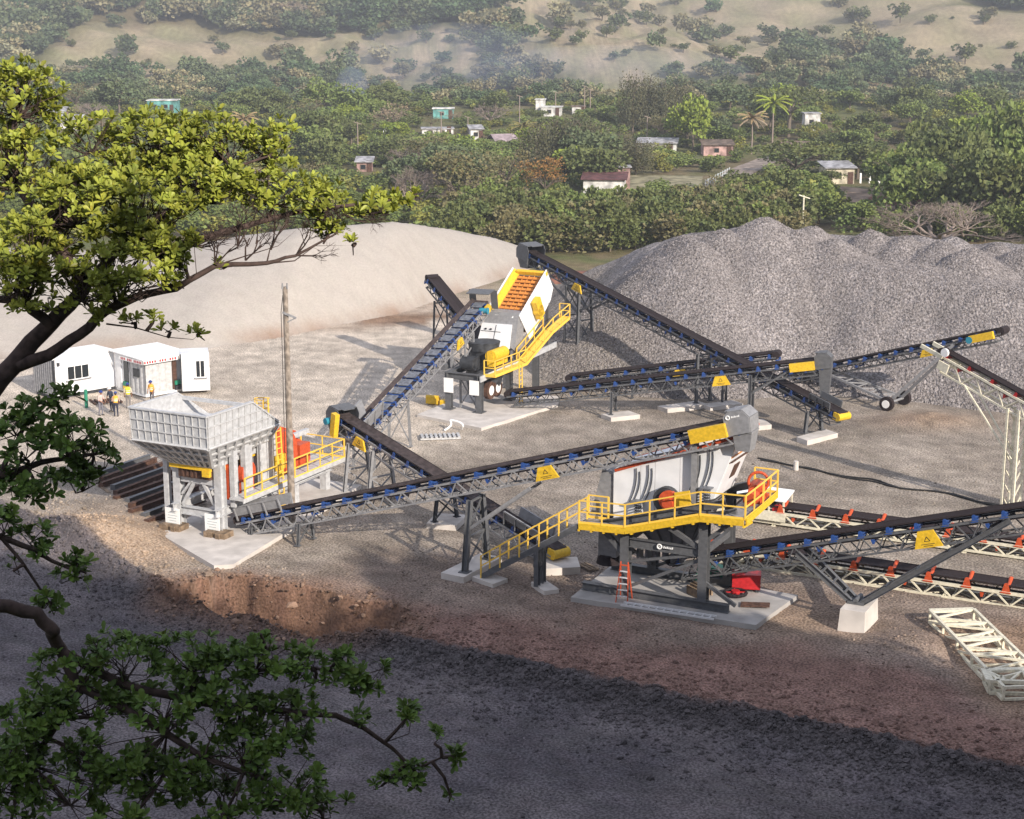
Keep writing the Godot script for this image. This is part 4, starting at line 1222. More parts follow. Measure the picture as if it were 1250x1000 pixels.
func build_front_screen() -> void:
	pad("wide grey concrete slab under the front screen in the foreground", [[2.7, 73.3], [10.7, 69.65], [13.2, 73.6], [5.0, 78.3]], 0.22, M.concrete_grey)
	var t := thing("vibrating_screen", "front white vibrating screen on a dark frame with a yellow railed platform", "screen", P(7.3, 74.6), -27)
	var dk: Material = M.steel_dark
	for z in [1.95, -1.4]:
		var sk := MB.new()
		sk.ibeam(V(-3.5, 0.42, z), V(3.7, 0.42, z), 0.34, 0.36)
		put("skid", sk, dk, t)
		for q in [[-1.35, 3.75], [2.45, 4.85]]:
			var lm := MB.new()
			lm.ibeam(V(q[0], 0.6, z), V(q[0], q[1], z), 0.42, 0.42, Vector3.BACK)
			put("leg", lm, dk, t)
	var gm := MB.new()
	gm.ibeam(V(-1.15, 2.85, 1.95), V(2.25, 2.85, 1.95), 0.25, 0.42)
	var gird := put("girder", gm, dk, t)
	logo(gird, Transform3D(Basis(), V(0.35, 2.88, 2.085)), 0.6)
	var bm := MB.new()
	for z in [1.95, -1.4]:
		bm.beam(V(-1.3, 1.9, z), V(2.3, 2.75, z), 0.12, 0.12)
		bm.beam(V(-1.2, 0.7, z), V(2.3, 2.5, z), 0.12, 0.14)
		bm.beam(V(2.3, 1.6, z), V(4.0, 0.6, z), 0.14, 0.16)
		bm.beam(V(-2.6, 3.4, z), V(-1.4, 2.2, z), 0.2, 0.22)
		bm.beam(V(0.2, 4.1, z), V(2.3, 3.0, z), 0.18, 0.2)
		bm.beam(V(2.5, 4.6, z), V(3.9, 5.0, z), 0.2, 0.2)
		bm.beam(V(2.5, 3.4, z), V(4.0, 4.7, z), 0.16, 0.18)
		bm.ibeam(V(-2.6, 3.5, z), V(3.4, 5.3, z), 0.26, 0.34)
	for x in [-1.35, 2.45]:
		bm.beam(V(x, 2.9, -1.4), V(x, 2.9, 1.95), 0.2, 0.3)
		bm.beam(V(x, 0.7, -1.4), V(x, 2.7, 1.9), 0.1, 0.12)
	put("frame_bracing", bm, dk, t)
	# collecting hopper and discharge chutes below the decks
	var hp := MB.new()
	hp.hex([V(-0.5, 2.25, -0.4), V(1.2, 2.25, -0.4), V(1.2, 2.25, 0.4), V(-0.5, 2.25, 0.4), V(-1.7, 3.75, -1.0), V(2.4, 4.95, -1.0), V(2.4, 4.95, 0.95), V(-1.7, 3.75, 0.95)])
	var hop := put("collecting_hopper", hp, M.steel_grey, t)
	for k in 5:
		var rb := MB.new()
		rb.beam(V(-0.45 + 0.4 * k, 2.35, 0.48), V(-1.5 + 0.92 * k, 3.75 + 0.27 * k, 1.0), 0.08, 0.10)
		put("rib", rb, dk, hop)
	var hb := MB.new()
	for k in 8: hb.box(V(-1.9 + k * 0.42, 2.1 + 0.03 * (k % 2), 0.95), V(0.14, 0.42, 0.5))
	put("belt_support_roll", hb, M.roll_steel, t)
	var ch := MB.new()
	ch.hex([V(-3.2, 1.6, -0.7), V(-2.3, 1.6, -0.7), V(-2.3, 1.6, 0.9), V(-3.2, 1.6, 0.9), V(-3.1, 3.5, -1.1), V(-2.0, 3.6, -1.1), V(-2.0, 3.6, 1.1), V(-3.1, 3.5, 1.1)])
	put("oversize_chute", ch, M.steel_grey, t)
	var bl := MB.new()
	bl.tube(V(-2.8, 1.2, 0.5), V(-2.8, 1.65, 0.5), 0.62, 0.5, 16)
	put("chute_boot", bl, M.rubber, t)
	var plt := MB.new()
	plt.poly([V(-3.5, 3.6, -1.2), V(-2.35, 3.7, -1.2), V(-2.35, 5.7, -1.2), V(-2.9, 5.9, -1.2)], V(0, 0, 2.4))
	put("end_chute", plt, M.steel_grey, t)
	# the screen box
	var lo := func(x: float) -> float: return 3.66 + (x + 2.3) * 0.317
	var hi := func(x: float) -> float: return 5.86 + (x + 2.33) * 0.385
	var xs := [-2.3, -0.95, -0.25, 0.95, 1.75, 2.6]
	for k in 5:
		var a: float = xs[k] + 0.012
		var b: float = xs[k + 1] - 0.012
		var pm := MB.new()
		var xt: float = b if k < 4 else 3.69
		pm.poly([V(a, lo.call(a), 1.3), V(b, lo.call(b), 1.3), V(xt, hi.call(xt), 1.3), V(a, hi.call(a), 1.3)], V(0, 0, -0.06 - 0.02 * (k % 2)))
		put("side_panel", pm, M.panel_white, t)
	var rest := MB.new()
	rest.poly([V(-2.3, lo.call(-2.3), -1.3), V(2.6, lo.call(2.6), -1.3), V(3.69, hi.call(3.69), -1.3), V(-2.3, hi.call(-2.3), -1.3)], V(0, 0, 0.06))
	rest.poly([V(2.62, lo.call(2.6), -1.24), V(2.62, lo.call(2.6), 1.24), V(3.7, hi.call(3.69), 1.24), V(3.7, hi.call(3.69), -1.24)], V(-0.06, 0.02, 0))
	put("box_body", rest, M.panel_white, t)
	var em := MB.new()
	em.poly([V(2.85, 5.95, -0.5), V(2.85, 5.95, 0.2), V(3.12, 6.6, 0.2), V(3.12, 6.6, -0.5)], V(0.05, -0.02, 0))
	put("end_plate", em, M.rust, t)
	for q in [-0.4, -0.62]:
		var deck := MB.new()
		deck.poly([V(-2.25, hi.call(-2.25) + q - 0.5, -1.22), V(3.4, hi.call(3.4) + q - 0.5, -1.22), V(3.4, hi.call(3.4) + q - 0.5, 1.22), V(-2.25, hi.call(-2.25) + q - 0.5, 1.22)], V(0, 0.06, 0))
		put("screen_deck", deck, M.deck_orange if q > -0.5 else M.rust, t)
	for s in [1.3, -1.3]:
		var rr := MB.new()
		rr.beam(V(-2.2, hi.call(-2.2) + 0.05, s), V(3.7, hi.call(3.7) + 0.05, s), 0.2, 0.13)
		put("red_rail", rr, M.orange_red, t)
	var tp := MB.new()
	tp.poly([V(-2.35, hi.call(-2.35) + 0.06, -1.15), V(0.4, hi.call(0.4) + 0.06, -1.15), V(0.4, hi.call(0.4) + 0.06, 0.95), V(-2.35, hi.call(-2.35) + 0.06, 0.95)], V(0, 0.05, 0))
	put("top_cover", tp, M.panel_white, t)
	# spring brackets: curved dark ribs standing off the side panels
	for x0 in [-1.15, -0.55, 1.75, 2.35]:
		for j in 2:
			var cm := MB.new()
			var y0: float = lo.call(x0) + 0.55
			var y1: float = hi.call(x0) - 0.12
			var pts := []
			for k in 9:
				var s := k / 8.0
				pts.append(V(x0 + 0.16 * j - 0.30 * pow(1.0 - s, 2.0) + 0.05 * sin(s * PI), lerpf(y0, y1 - 0.15 * j, s), 1.36 - 0.03 * j))
			for k in 8: cm.beam(pts[k], pts[k + 1], 0.03, 0.05 * (1.3 - 0.8 * absf(k / 7.0 - 0.4)), V(0, 0, 1))
			put("spring_bracket", cm, M.steel_deep, t)
	for q in [[-0.95, 1.55], [2.35, 1.55], [-0.95, -1.55], [2.35, -1.55]]:
		var sp := MB.new()
		for k in 4: sp.ring(V(q[0], lo.call(q[0]) + 0.12 + 0.13 * k, q[1]), Vector3.UP, 0.15, 0.04, 12)
		sp.box(V(q[0], lo.call(q[0]) + 0.62, q[1]), V(0.5, 0.06, 0.4))
		put("spring", sp, M.roll_steel, t)
	# the exciter and its guard
	var ex := MB.new()
	ex.disc(V(0.42, 4.95, 1.5), Vector3.BACK, 0.6, 0.36, 24)
	put("exciter_housing", ex, M.steel_deep, t)
	var er := MB.new()
	er.disc(V(0.62, 5.0, 1.72), Vector3.BACK, 0.46, 0.22, 22)
	er.disc(V(0.62, 4.9, 1.88), Vector3.BACK, 0.26, 0.16, 14)
	put("flywheel_guard", er, M.orange_red, t)
	var ey := MB.new()
	ey.poly([V(1.0, 4.75, 1.75), V(1.72, 4.95, 1.75), V(1.62, 5.6, 1.75), V(0.92, 5.42, 1.75)], V(0, 0, 0.12))
	put("belt_guard", ey, M.yellow, t)
	var cp := MB.new()
	cp.ibeam(V(1.72, 4.4, 1.46), V(1.72, 7.7, 1.46), 0.26, 0.26, Vector3.BACK)
	cp.ibeam(V(1.72, 4.4, -1.46), V(1.72, 7.7, -1.46), 0.26, 0.26, Vector3.BACK)
	put("conveyor_post", cp, M.steel_grey, t)
	# platform
	var ptn := [V(-3.4, 3.58, 2.2), V(-1.13, 3.68, 2.2), V(2.47, 4.75, 2.2), V(4.5, 4.83, 2.2)]
	for k in 3:
		var w := MB.new()
		w.poly([ptn[k] + V(0, 0, 0.45), ptn[k + 1] + V(0, 0, 0.45), ptn[k + 1] + V(0, 0, -0.5), ptn[k] + V(0, 0, -0.5)], V(0, -0.06, 0))
		put("floor_grating", w, M.steel_grey, t)
		var kb := MB.new()
		kb.beam(ptn[k] + V(0, -0.1, 0.48), ptn[k + 1] + V(0, -0.1, 0.48), 0.06, 0.3)
		put("edge_beam", kb, M.yellow, t)
	for k in 12:
		var a := k / 11.0 * 3.0
		var i := mini(int(a), 2)
		var br := MB.new()
		var q: Vector3 = ptn[i].lerp(ptn[i + 1], a - i)
		br.beam(q + V(0, -0.28, 0.5), q + V(0, -0.35, -0.6), 0.09, 0.1)
		put("platform_bracket", br, M.yellow, t)
	var ef := MB.new()
	ef.poly([V(3.5, 4.83, 2.65), V(4.6, 4.83, 2.65), V(4.6, 5.0, -1.6), V(3.5, 5.0, -1.6)], V(0, -0.06, 0))
	put("floor_grating", ef, M.steel_grey, t)
	var ek := MB.new()
	ek.beam(V(4.62, 4.78, 2.68), V(4.62, 4.95, -1.6), 0.06, 0.3)
	put("edge_beam", ek, M.yellow, t)
	railing(t, [V(-3.4, 3.6, 2.65), V(-1.13, 3.7, 2.65), V(2.47, 4.77, 2.65), V(4.55, 4.85, 2.65), V(4.6, 4.92, 0.4), V(4.6, 5.0, -1.6), V(3.5, 5.0, -1.6)], M.rail_yellow)
	railing(t, [V(-3.4, 3.6, 1.6), V(-2.4, 3.62, 1.6)], M.rail_yellow)
	var mo := MB.new()
	mo.ring(V(4.05, 5.75, -0.5), V(0.3, 0, 1).normalized(), 0.45, 0.07, 16)
	mo.tube(V(3.9, 5.35, -0.9), V(4.2, 5.35, 0.1), 0.42, 0.42, 14)
	mo.box(V(4.0, 5.0, -0.4), V(0.8, 0.25, 1.3))
	mo.tube(V(4.2, 5.3, 0.4), V(4.2, 5.3, 1.0), 0.3, 0.3, 12)
	put("end_motor", mo, M.orange_red, t)
	# stairs
	var a0 := V(-3.4, 3.58, 2.2)
	var a1 := V(-8.5, 0.25, 2.2)
	for z in [-0.42, 0.42]:
		var sm := MB.new()
		sm.beam(a0 + V(0, -0.12, z), a1 + V(0, 0, z), 0.07, 0.26)
		put("stringer", sm, dk, t)
	for k in 14:
		var tm := MB.new()
		tm.box(a0.lerp(a1, (k + 0.5) / 14.0), V(0.26, 0.04, 0.8))
		put("step", tm, M.steel_grey, t)
	for z in [-0.45, 0.45]:
		var rm := MB.new()
		for h in [1.05, 0.55]: rm.beam(a0 + V(0, h, z), a1 + V(0, h, z), 0.055, 0.055)
		for k in 6:
			var q: Vector3 = a0.lerp(a1, k / 5.0)
			rm.beam(q + V(0, -0.05, z), q + V(0, 1.07, z), 0.06, 0.06)
		put("stair_rail", rm, M.rail_yellow, t)
	var sl := MB.new()
	for q in [-0.3, 0.3]: sl.ibeam(V(-5.6, 0.2, 2.2 + q), V(-5.6, 2.05, 2.2 + q), 0.22, 0.3, Vector3.BACK)
	sl.beam(V(-5.6, 1.2, 1.95), V(-5.6, 1.2, 2.45), 0.1, 0.2)
	put("stair_leg", sl, dk, t)
	pad("small concrete footing under the middle leg of the yellow railed stair", [[0.9, 75.5], [1.5, 74.2], [2.2, 74.5], [1.6, 75.8]], 0.2)
	pad("concrete sill under the foot of the yellow railed stair", [[-1.9, 76.3], [-0.9, 75.2], [-0.2, 76.0], [-1.2, 77.0]], 0.2)

func build_rear_plant() -> void:
	pad("white concrete slab under the rear crusher and its yellow ladder", [[-6.4, 110.3], [-2.0, 106.4], [3.2, 113.4], [3.4, 116.0], [-3.0, 117.0]], 0.2)
	var t := thing("rear_crusher_screen", "rear crusher tower topped by a tilted screen with an orange deck and yellow walkway", "crusher", P(-3.3, 111.4), -27)
	var dk: Material = M.steel_dark
	for z in [0.0, -4.4, -8.6]:
		for s in [-1.12, 1.25]:
			var lm := MB.new()
			lm.ibeam(V(s, 0.2, z), V(s, 2.5 if z > -8 else 4.4, z), 0.4, 0.4, Vector3.BACK)
			lm.box(V(s, 0.25, z), V(0.7, 0.06, 0.7))
			put("leg", lm, dk, t)
	var fm := MB.new()
	fm.ibeam(V(-1.4, 2.6, 0.05), V(1.45, 2.6, 0.05), 0.4, 0.42)
	fm.ibeam(V(-1.4, 2.6, -4.4), V(1.45, 2.6, -4.4), 0.4, 0.42)
	for s in [-1.12, 1.25]: fm.ibeam(V(s, 2.62, 0.3), V(s, 3.0, -11.0), 0.36, 0.4)
	fm.beam(V(-1.4, 2.95, 0.1), V(-1.4, 3.3, 0.1), 0.4, 0.3)
	put("main_frame", fm, dk, t)
	var sb := MB.new()
	sb.beam(V(1.52, 2.58, 0.4), V(1.52, 3.0, -11.4), 0.10, 0.40)
	put("side_beam", sb, M.steel_light, t)
	var xm := MB.new()
	for q in [-0.55, 0.65]: xm.beam(V(q, 0.3, -0.6), V(q, 2.4, -0.6), 0.12, 0.12)
	xm.beam(V(-0.5, 0.5, -0.6), V(0.6, 2.2, -0.6), 0.07, 0.07)
	xm.beam(V(0.6, 0.5, -0.6), V(-0.5, 2.2, -0.6), 0.07, 0.07)
	xm.beam(V(-0.5, 2.2, -0.6), V(0.6, 2.2, -0.6), 0.08, 0.1)
	put("cross_bracing", xm, M.steel_grey, t)
	for s in [-0.95, 1.02]:
		var nm := MB.new()
		nm.box(V(s, 1.95, 0.36), V(0.72, 1.0, 0.04))
		put("notice_board", nm, M.sign_white, t)
	# cone crusher body and its drive
	var cc := MB.new()
	cc.tube(V(0, 1.0, -3.0), V(0, 2.0, -3.0), 1.1, 1.3, 20)
	cc.tube(V(0, 2.0, -3.0), V(0, 3.9, -3.0), 1.35, 0.9, 20)
	cc.tube(V(0, 3.9, -3.0), V(0, 4.5, -3.0), 1.0, 1.15, 20)
	put("cone_crusher", cc, M.steel_deep, t)
	var mt := MB.new()
	mt.tube(V(-0.5, 3.3, -1.0), V(0.4, 3.3, -1.0), 0.45, 0.45, 16)
	mt.tube(V(-0.7, 3.3, -1.0), V(-0.5, 3.3, -1.0), 0.3, 0.45, 16)
	mt.tube(V(-0.9, 3.3, -1.7), V(0.3, 3.3, -1.7), 0.4, 0.4, 16)
	put("crusher_motor", mt, M.steel_deep, t)
	for z in [-1.9, -2.9]:
		var wm := MB.new()
		wm.disc(V(1.0, 1.35, z), Vector3.RIGHT, 0.62, 0.3, 20)
		var wh := put("drive_sheave", wm, M.rust, t)
		var hm := MB.new()
		hm.disc(V(1.12, 1.35, z), Vector3.RIGHT, 0.34, 0.12, 16)
		put("hub", hm, M.sign_white, wh)
	var gy := MB.new()
	gy.box(V(1.3, 3.6, -2.5), V(0.5, 1.0, 2.1))
	gy.tube(V(1.3, 3.8, -1.5), V(1.3, 3.8, -3.5), 0.42, 0.42, 14)
	put("drive_guard", gy, M.yellow, t)
	# lattice stand for the feed conveyor
	var lt := MB.new()
	var c0 := [V(-1.5, 2.8, -1.2), V(-0.5, 2.8, -1.2), V(-0.5, 2.8, -2.4), V(-1.5, 2.8, -2.4)]
	for k in 4:
		lt.beam(c0[k], c0[k] + V(0, 2.4, 0), 0.11, 0.11)
		for j in 3:
			lt.beam(c0[k] + V(0, 0.8 * j, 0), c0[(k + 1) % 4] + V(0, 0.8 * (j + 1), 0), 0.07, 0.07)
	put("lattice_stand", lt, M.steel_grey, t)
	# white housing and grey hood below the deck
	var wh2 := MB.new()
	wh2.hex([V(-1.4, 3.7, -4.4), V(0.95, 3.7, -4.4), V(0.95, 3.7, -6.4), V(-1.4, 3.7, -6.4), V(-1.3, 5.35, -5.2), V(0.95, 5.35, -5.2), V(0.95, 5.35, -6.8), V(-1.3, 5.35, -6.8)])
	var hou := put("housing", wh2, M.panel_white, t)
	var hd2 := MB.new()
	for s in [-0.9, -0.5]: hd2.box(V(s, 5.0, -4.98), V(0.12, 0.10, 0.1))
	hd2.beam(V(-1.25, 4.85, -4.93), V(0.3, 4.85, -4.93), 0.03, 0.03)
	hd2.beam(V(-0.15, 3.8, -4.45), V(-0.15, 5.3, -5.15), 0.03, 0.03)
	put("lid_seam", hd2, M.steel_deep, hou)
	var gh2 := MB.new()
	gh2.hex([V(-1.25, 5.2, -5.3), V(1.35, 3.6, -5.0), V(1.35, 3.6, -6.4), V(-1.25, 5.2, -6.6), V(-1.25, 6.1, -5.7), V(1.35, 6.15, -5.7), V(1.35, 6.2, -6.4), V(-1.25, 6.2, -6.6)])
	var gho := put("feed_hood", gh2, M.steel_grey, t)
	var mk := MB.new()
	for s in [-0.2, 0.75]: mk.box(V(s, 5.86, -5.62), V(0.62 if s < 0.3 else 0.4, 0.14, 0.05), Basis(Vector3.RIGHT, -0.3))
	put("label_plate", mk, M.sign_white, gho)
	# the tilted screen
	var B := Transform3D(Basis(Vector3.RIGHT, atan2(2.75, 4.5)), V(0.05, 5.95, -5.75))
	for s in [-1.32, 1.32]:
		var sp := MB.new()
		sp.poly([V(s, 0.1, 0.1), V(s, 0.16, -5.0), V(s, -1.7, -5.2), V(s, -2.2, -4.4), V(s, -2.5, -0.3)], V(0.05 * signf(s), 0, 0))
		put("side_plate", sp, M.panel_white, t, B)
	var yp := MB.new()
	yp.poly([V(-1.24, 0.05, 0.0), V(-1.24, 0.05, -5.0), V(-0.82, -0.28, -5.0), V(-0.82, -0.28, 0.0)], V(-0.03, -0.03, 0))
	yp.box(V(0.2, -0.12, -4.85), V(2.4, 0.3, 0.25))
	put("yellow_liner", yp, M.yellow, t, B)
	for j in 11:
		for i in 5:
			var dm := MB.new()
			dm.box(V(-0.62 + 0.42 * i, -0.34 - 0.03 * ((i + j) % 2), -0.26 - 0.42 * j), V(0.35, 0.10, 0.28))
			dm.box(V(-0.62 + 0.42 * i, -0.28, -0.12 - 0.42 * j), V(0.35, 0.07, 0.05))
			dm.box(V(-0.80 + 0.42 * i, -0.29, -0.26 - 0.42 * j), V(0.05, 0.08, 0.36))
			put("deck_panel", dm, M.deck_orange, t, B)
	var ud := MB.new()
	ud.box(V(0.1, -0.48, -2.4), V(2.5, 0.08, 4.9))
	ud.box(V(0.1, -1.6, -2.4), V(2.5, 0.08, 4.5))
	put("under_deck", ud, M.rust, t, B)
	var xg := MB.new()
	xg.tube(V(1.45, -1.1, -2.0), V(1.9, -1.1, -2.0), 0.42, 0.42, 16)
	xg.box(V(1.7, -0.9, -2.0), V(0.4, 1.5, 0.75))
	put("exciter_guard", xg, M.yellow, t, B)
	var sf := MB.new()
	for s in [-1.25, 1.3]:
		sf.ibeam(V(s, 3.0, -5.2), V(s, 4.4, -10.5), 0.26, 0.34)
		sf.beam(V(s, 2.9, -10.4), V(s, 6.2, -10.4), 0.26, 0.26, Vector3.BACK)
		sf.beam(V(s, 2.9, -5.2), V(s, 3.8, -5.2), 0.26, 0.26, Vector3.BACK)
	put("screen_frame", sf, dk, t)
	# walkway: level part, then up beside the screen
	var w0 := [V(1.9, 2.75, -0.2), V(1.9, 2.75, -5.0), V(1.9, 4.3, -9.2), V(1.9, 4.9, -12.0)]
	for k in 3:
		var wm := MB.new()
		wm.poly([w0[k] + V(-0.4, 0, 0), w0[k + 1] + V(-0.4, 0, 0), w0[k + 1] + V(0.45, 0, 0), w0[k] + V(0.45, 0, 0)], V(0, -0.08, 0))
		put("floor_grating", wm, M.rail_yellow, t)
	railing(t, [w0[0] + V(-0.4, 0, 0), w0[0] + V(0.42, 0, 0), w0[1] + V(0.42, 0, 0), w0[2] + V(0.42, 0, 0), w0[3] + V(0.42, 0, 0), w0[3] + V(-0.4, 0, 0)], M.rail_yellow, 1.05)
	railing(t, [w0[1] + V(-0.38, 0, 0), w0[2] + V(-0.38, 0, 0)], M.rail_yellow, 1.05)
	ladder(t, V(2.42, 0.2, -3.9), V(2.38, 2.9, -3.9), V(0, 0, 1), M.rail_yellow)
	# small things on the ground about it
	var yb := MB.new()
	yb.box(V(0, 0.28, 0), V(0.9, 0.4, 0.5)); yb.box(V(1.0, 0.25, 0.1), V(0.7, 0.35, 0.5))
	yb.tube(V(-0.5, 0.5, 0), V(0.4, 0.5, 0), 0.16, 0.16, 10)
	one("pump_unit", "small yellow machine lying on the ground left of the rear crusher slab", "machine", yb, M.yellow, P(-5.5, 114.2), -20)
	var pb := MB.new()
	for k in 3: pb.box(V(0, 0.1, -0.5 + 0.5 * k), V(2.6, 0.1, 0.08))
	for k in 9: pb.box(V(-1.15 + 0.29 * k, 0.19, 0), V(0.16, 0.05, 1.1))
	one("slatted_rack", "low slatted metal rack lying on the ground in front of the rear slab", "rack", pb, M.steel_pale, P(-4.6, 104.4), 8)
	var hs := MB.new()
	var hp := []
	for k in 14: hp.append(V(-0.4 + 0.1 * k + 0.2 * sin(k * 0.8), 0.1 + 0.55 * maxf(0.0, sin(k * 0.24)), 0.3 * cos(k * 0.6)))
	hs.path(hp, 0.07, 0.07, 6)
	one("white_hose", "loop of pale hose standing beside the rear slab edge", "hose", hs, M.sign_white, P(-4.0, 106.5))

# ---------------------------------------------------------------- site office, people, small things
func corrugated(m: MB, a: Vector3, b: Vector3, h: float, out: Vector3, pitch := 0.2) -> void:
	var n := maxi(int(a.distance_to(b) / pitch), 2)
	for k in n:
		var p := a.lerp(b, k / float(n))
		var q := a.lerp(b, (k + 1.0) / n)
		var o0 := out * (0.045 if k % 2 else 0.0)
		var r := p.lerp(q, 0.3)
		m.face(p + out * (0.0 if k % 2 else 0.045), r + o0, r + o0 + V(0, h, 0), p + out * (0.0 if k % 2 else 0.045) + V(0, h, 0), (a + b) * 0.5 - out + V(0, h * 0.5, 0))
		m.face(r + o0, q + o0, q + o0 + V(0, h, 0), r + o0 + V(0, h, 0), (a + b) * 0.5 - out + V(0, h * 0.5, 0))

func wall_window(t: Node3D, at: Vector3, along: Vector3, out: Vector3, w: float, h: float, bars: int) -> void:
	var f := MB.new()
	f.box(at + out * 0.03, (along * (w + 0.14)).abs() + V(0, h + 0.14, 0) + out.abs() * 0.08)
	var win := put("window", f, M.sign_white, t)
	for k in bars:
		var g := MB.new()
		g.box(at + along * (w * ((k + 0.5) / bars - 0.5)) + out * 0.075, (along * (w / bars - 0.06)).abs() + V(0, h, 0) + out.abs() * 0.02)
		put("pane", g, M.glass_dark, win)
	var sl := MB.new()
	sl.box(at + out * 0.09 - V(0, h * 0.5 + 0.1, 0), (along * (w + 0.3)).abs() + V(0, 0.06, 0) + out.abs() * 0.16)
	put("sill", sl, M.steel_grey, win)

func build_office() -> void:
	var white: Material = M.panel_white
	# long white cabin, its end wall clad in grey corrugated sheet
	var t := thing("office_cabin", "white site cabin with three dark window panes and a grey corrugated end wall", "cabin", P(-32.2, 115.6), 45)
	var w := MB.new()
	w.box(V(2.45, 1.55, -1.4), V(4.9, 2.6, 2.7))
	put("wall", w, white, t)
	var g := MB.new()
	corrugated(g, V(-0.03, 0.25, -0.1), V(-0.03, 0.25, -2.75), 2.5, V(-1, 0, 0), 0.14)
	put("end_wall", g, M.steel_grey, t)
	var f := MB.new()
	f.box(V(2.45, 2.9, -1.4), V(5.1, 0.1, 2.9))
	put("roof", f, M.sign_white, t)
	var c := MB.new()
	c.box(V(0.0, 1.5, 0.0), V(0.12, 2.75, 0.12))
	put("corner_post", c, M.steel_deep, t)
	var k_ := MB.new()
	k_.box(V(2.45, 0.16, -1.4), V(4.8, 0.3, 2.6))
	put("base", k_, M.steel_deep, t)
	wall_window(t, V(1.9, 1.75, -0.05), Vector3.RIGHT, Vector3.BACK, 1.7, 0.9, 3)
	var lm := MB.new()
	lm.box(V(0.35, 2.5, 0.02), V(0.16, 0.22, 0.16))
	put("wall_lamp", lm, M.steel_deep, t)
	# the corrugated container whose corner points at the yard
	t = thing("container_office", "grey corrugated container under a flat awning roof with a red lettered strip", "container", P(-25.9, 116.0), 45)
	w = MB.new()
	corrugated(w, V(0, 0.3, -0.02), V(0, 0.3, -2.0), 2.4, V(-1, 0, 0), 0.26)
	corrugated(w, V(0.02, 0.3, 0), V(2.2, 0.3, 0), 2.4, V(0, 0, 1), 0.26)
	put("corrugated_wall", w, M.steel_pale, t)
	var bk := MB.new()
	bk.box(V(1.75, 1.5, -2.9), V(3.5, 2.5, 2.0))
	bk.box(V(0.6, 1.5, -1.0), V(1.1, 2.4, 1.8))
	bk.box(V(1.7, 0.2, -1.9), V(3.4, 0.2, 3.8))
	put("inner_wall", bk, white, t)
	for q in [[V(-0.05, 1.45, -2.35), V(0.06, 2.1, 0.55), M.glass_dark, "doorway"], [V(-0.05, 1.45, -3.2), V(0.08, 2.3, 0.5), M.panel_white, "door_leaf"], [V(2.45, 1.45, -0.02), V(0.35, 2.2, 0.08), M.rust, "door_frame"], [V(3.0, 1.35, -0.3), V(0.75, 2.1, 0.08), M.panel_white, "open_door"], [V(-0.09, 1.75, -1.0), V(0.06, 0.6, 0.7), M.steel_deep, "electric_box"]]:
		var m := MB.new()
		m.box(q[0], q[1])
		put(q[3], m, q[2], t)
	for q in [[V(-0.1, 0.75, -2.35), M.green], [V(2.75, 0.8, 0.0), M.green], [V(2.75, 0.45, 0.05), M.steel_deep], [V(-0.1, 0.45, -2.35), M.yellow]]:
		var m := MB.new()
		m.box(q[0], V(0.22, 0.3, 0.5) if q[0].x < 0 else V(0.7, 0.3, 0.22))
		put("stored_box", m, q[1], t)
	var rf := MB.new()
	rf.poly([V(-0.35, 2.8, 0.35), V(3.8, 2.8, 0.35), V(3.8, 2.95, -4.1), V(-0.35, 2.95, -4.1)], V(0, 0.07, 0))
	put("awning_roof", rf, M.sign_white, t)
	for q in [[V(-0.37, 2.66, -1.2), V(0.02, 0.26, 3.0), 0], [V(1.15, 2.66, 0.37), V(2.9, 0.26, 0.02), 1]]:
		var m := MB.new()
		m.box(q[0], q[1])
		var sg := put("lettered_strip", m, M.sign_white, t)
		for k in 13:
			if k == 5 or k == 9: continue
			var a: float = -1.35 + 0.21 * k
			var lt := MB.new()
			var o: Vector3 = q[0] + (V(-0.016, 0, -a) if q[2] == 0 else V(a, 0, 0.016))
			lt.box(o, V(0.006, 0.17, 0.13) if q[2] == 0 else V(0.13, 0.17, 0.006))
			put("red_letter", lt, M.red, sg)
	# small white box office on the right
	t = thing("guard_booth", "small white booth with a barred window right of the corrugated container", "booth", P(-23.6, 117.3), 12)
	w = MB.new()
	w.box(V(1.0, 1.6, -1.1), V(2.0, 2.7, 2.2))
	put("wall", w, white, t)
	var cp := MB.new()
	cp.box(V(0, 1.6, 0.02), V(0.09, 2.7, 0.09))
	put("corner_post", cp, M.steel_deep, t)
	wall_window(t, V(1.35, 1.85, 0.0), Vector3.RIGHT, Vector3.BACK, 0.62, 1.15, 2)

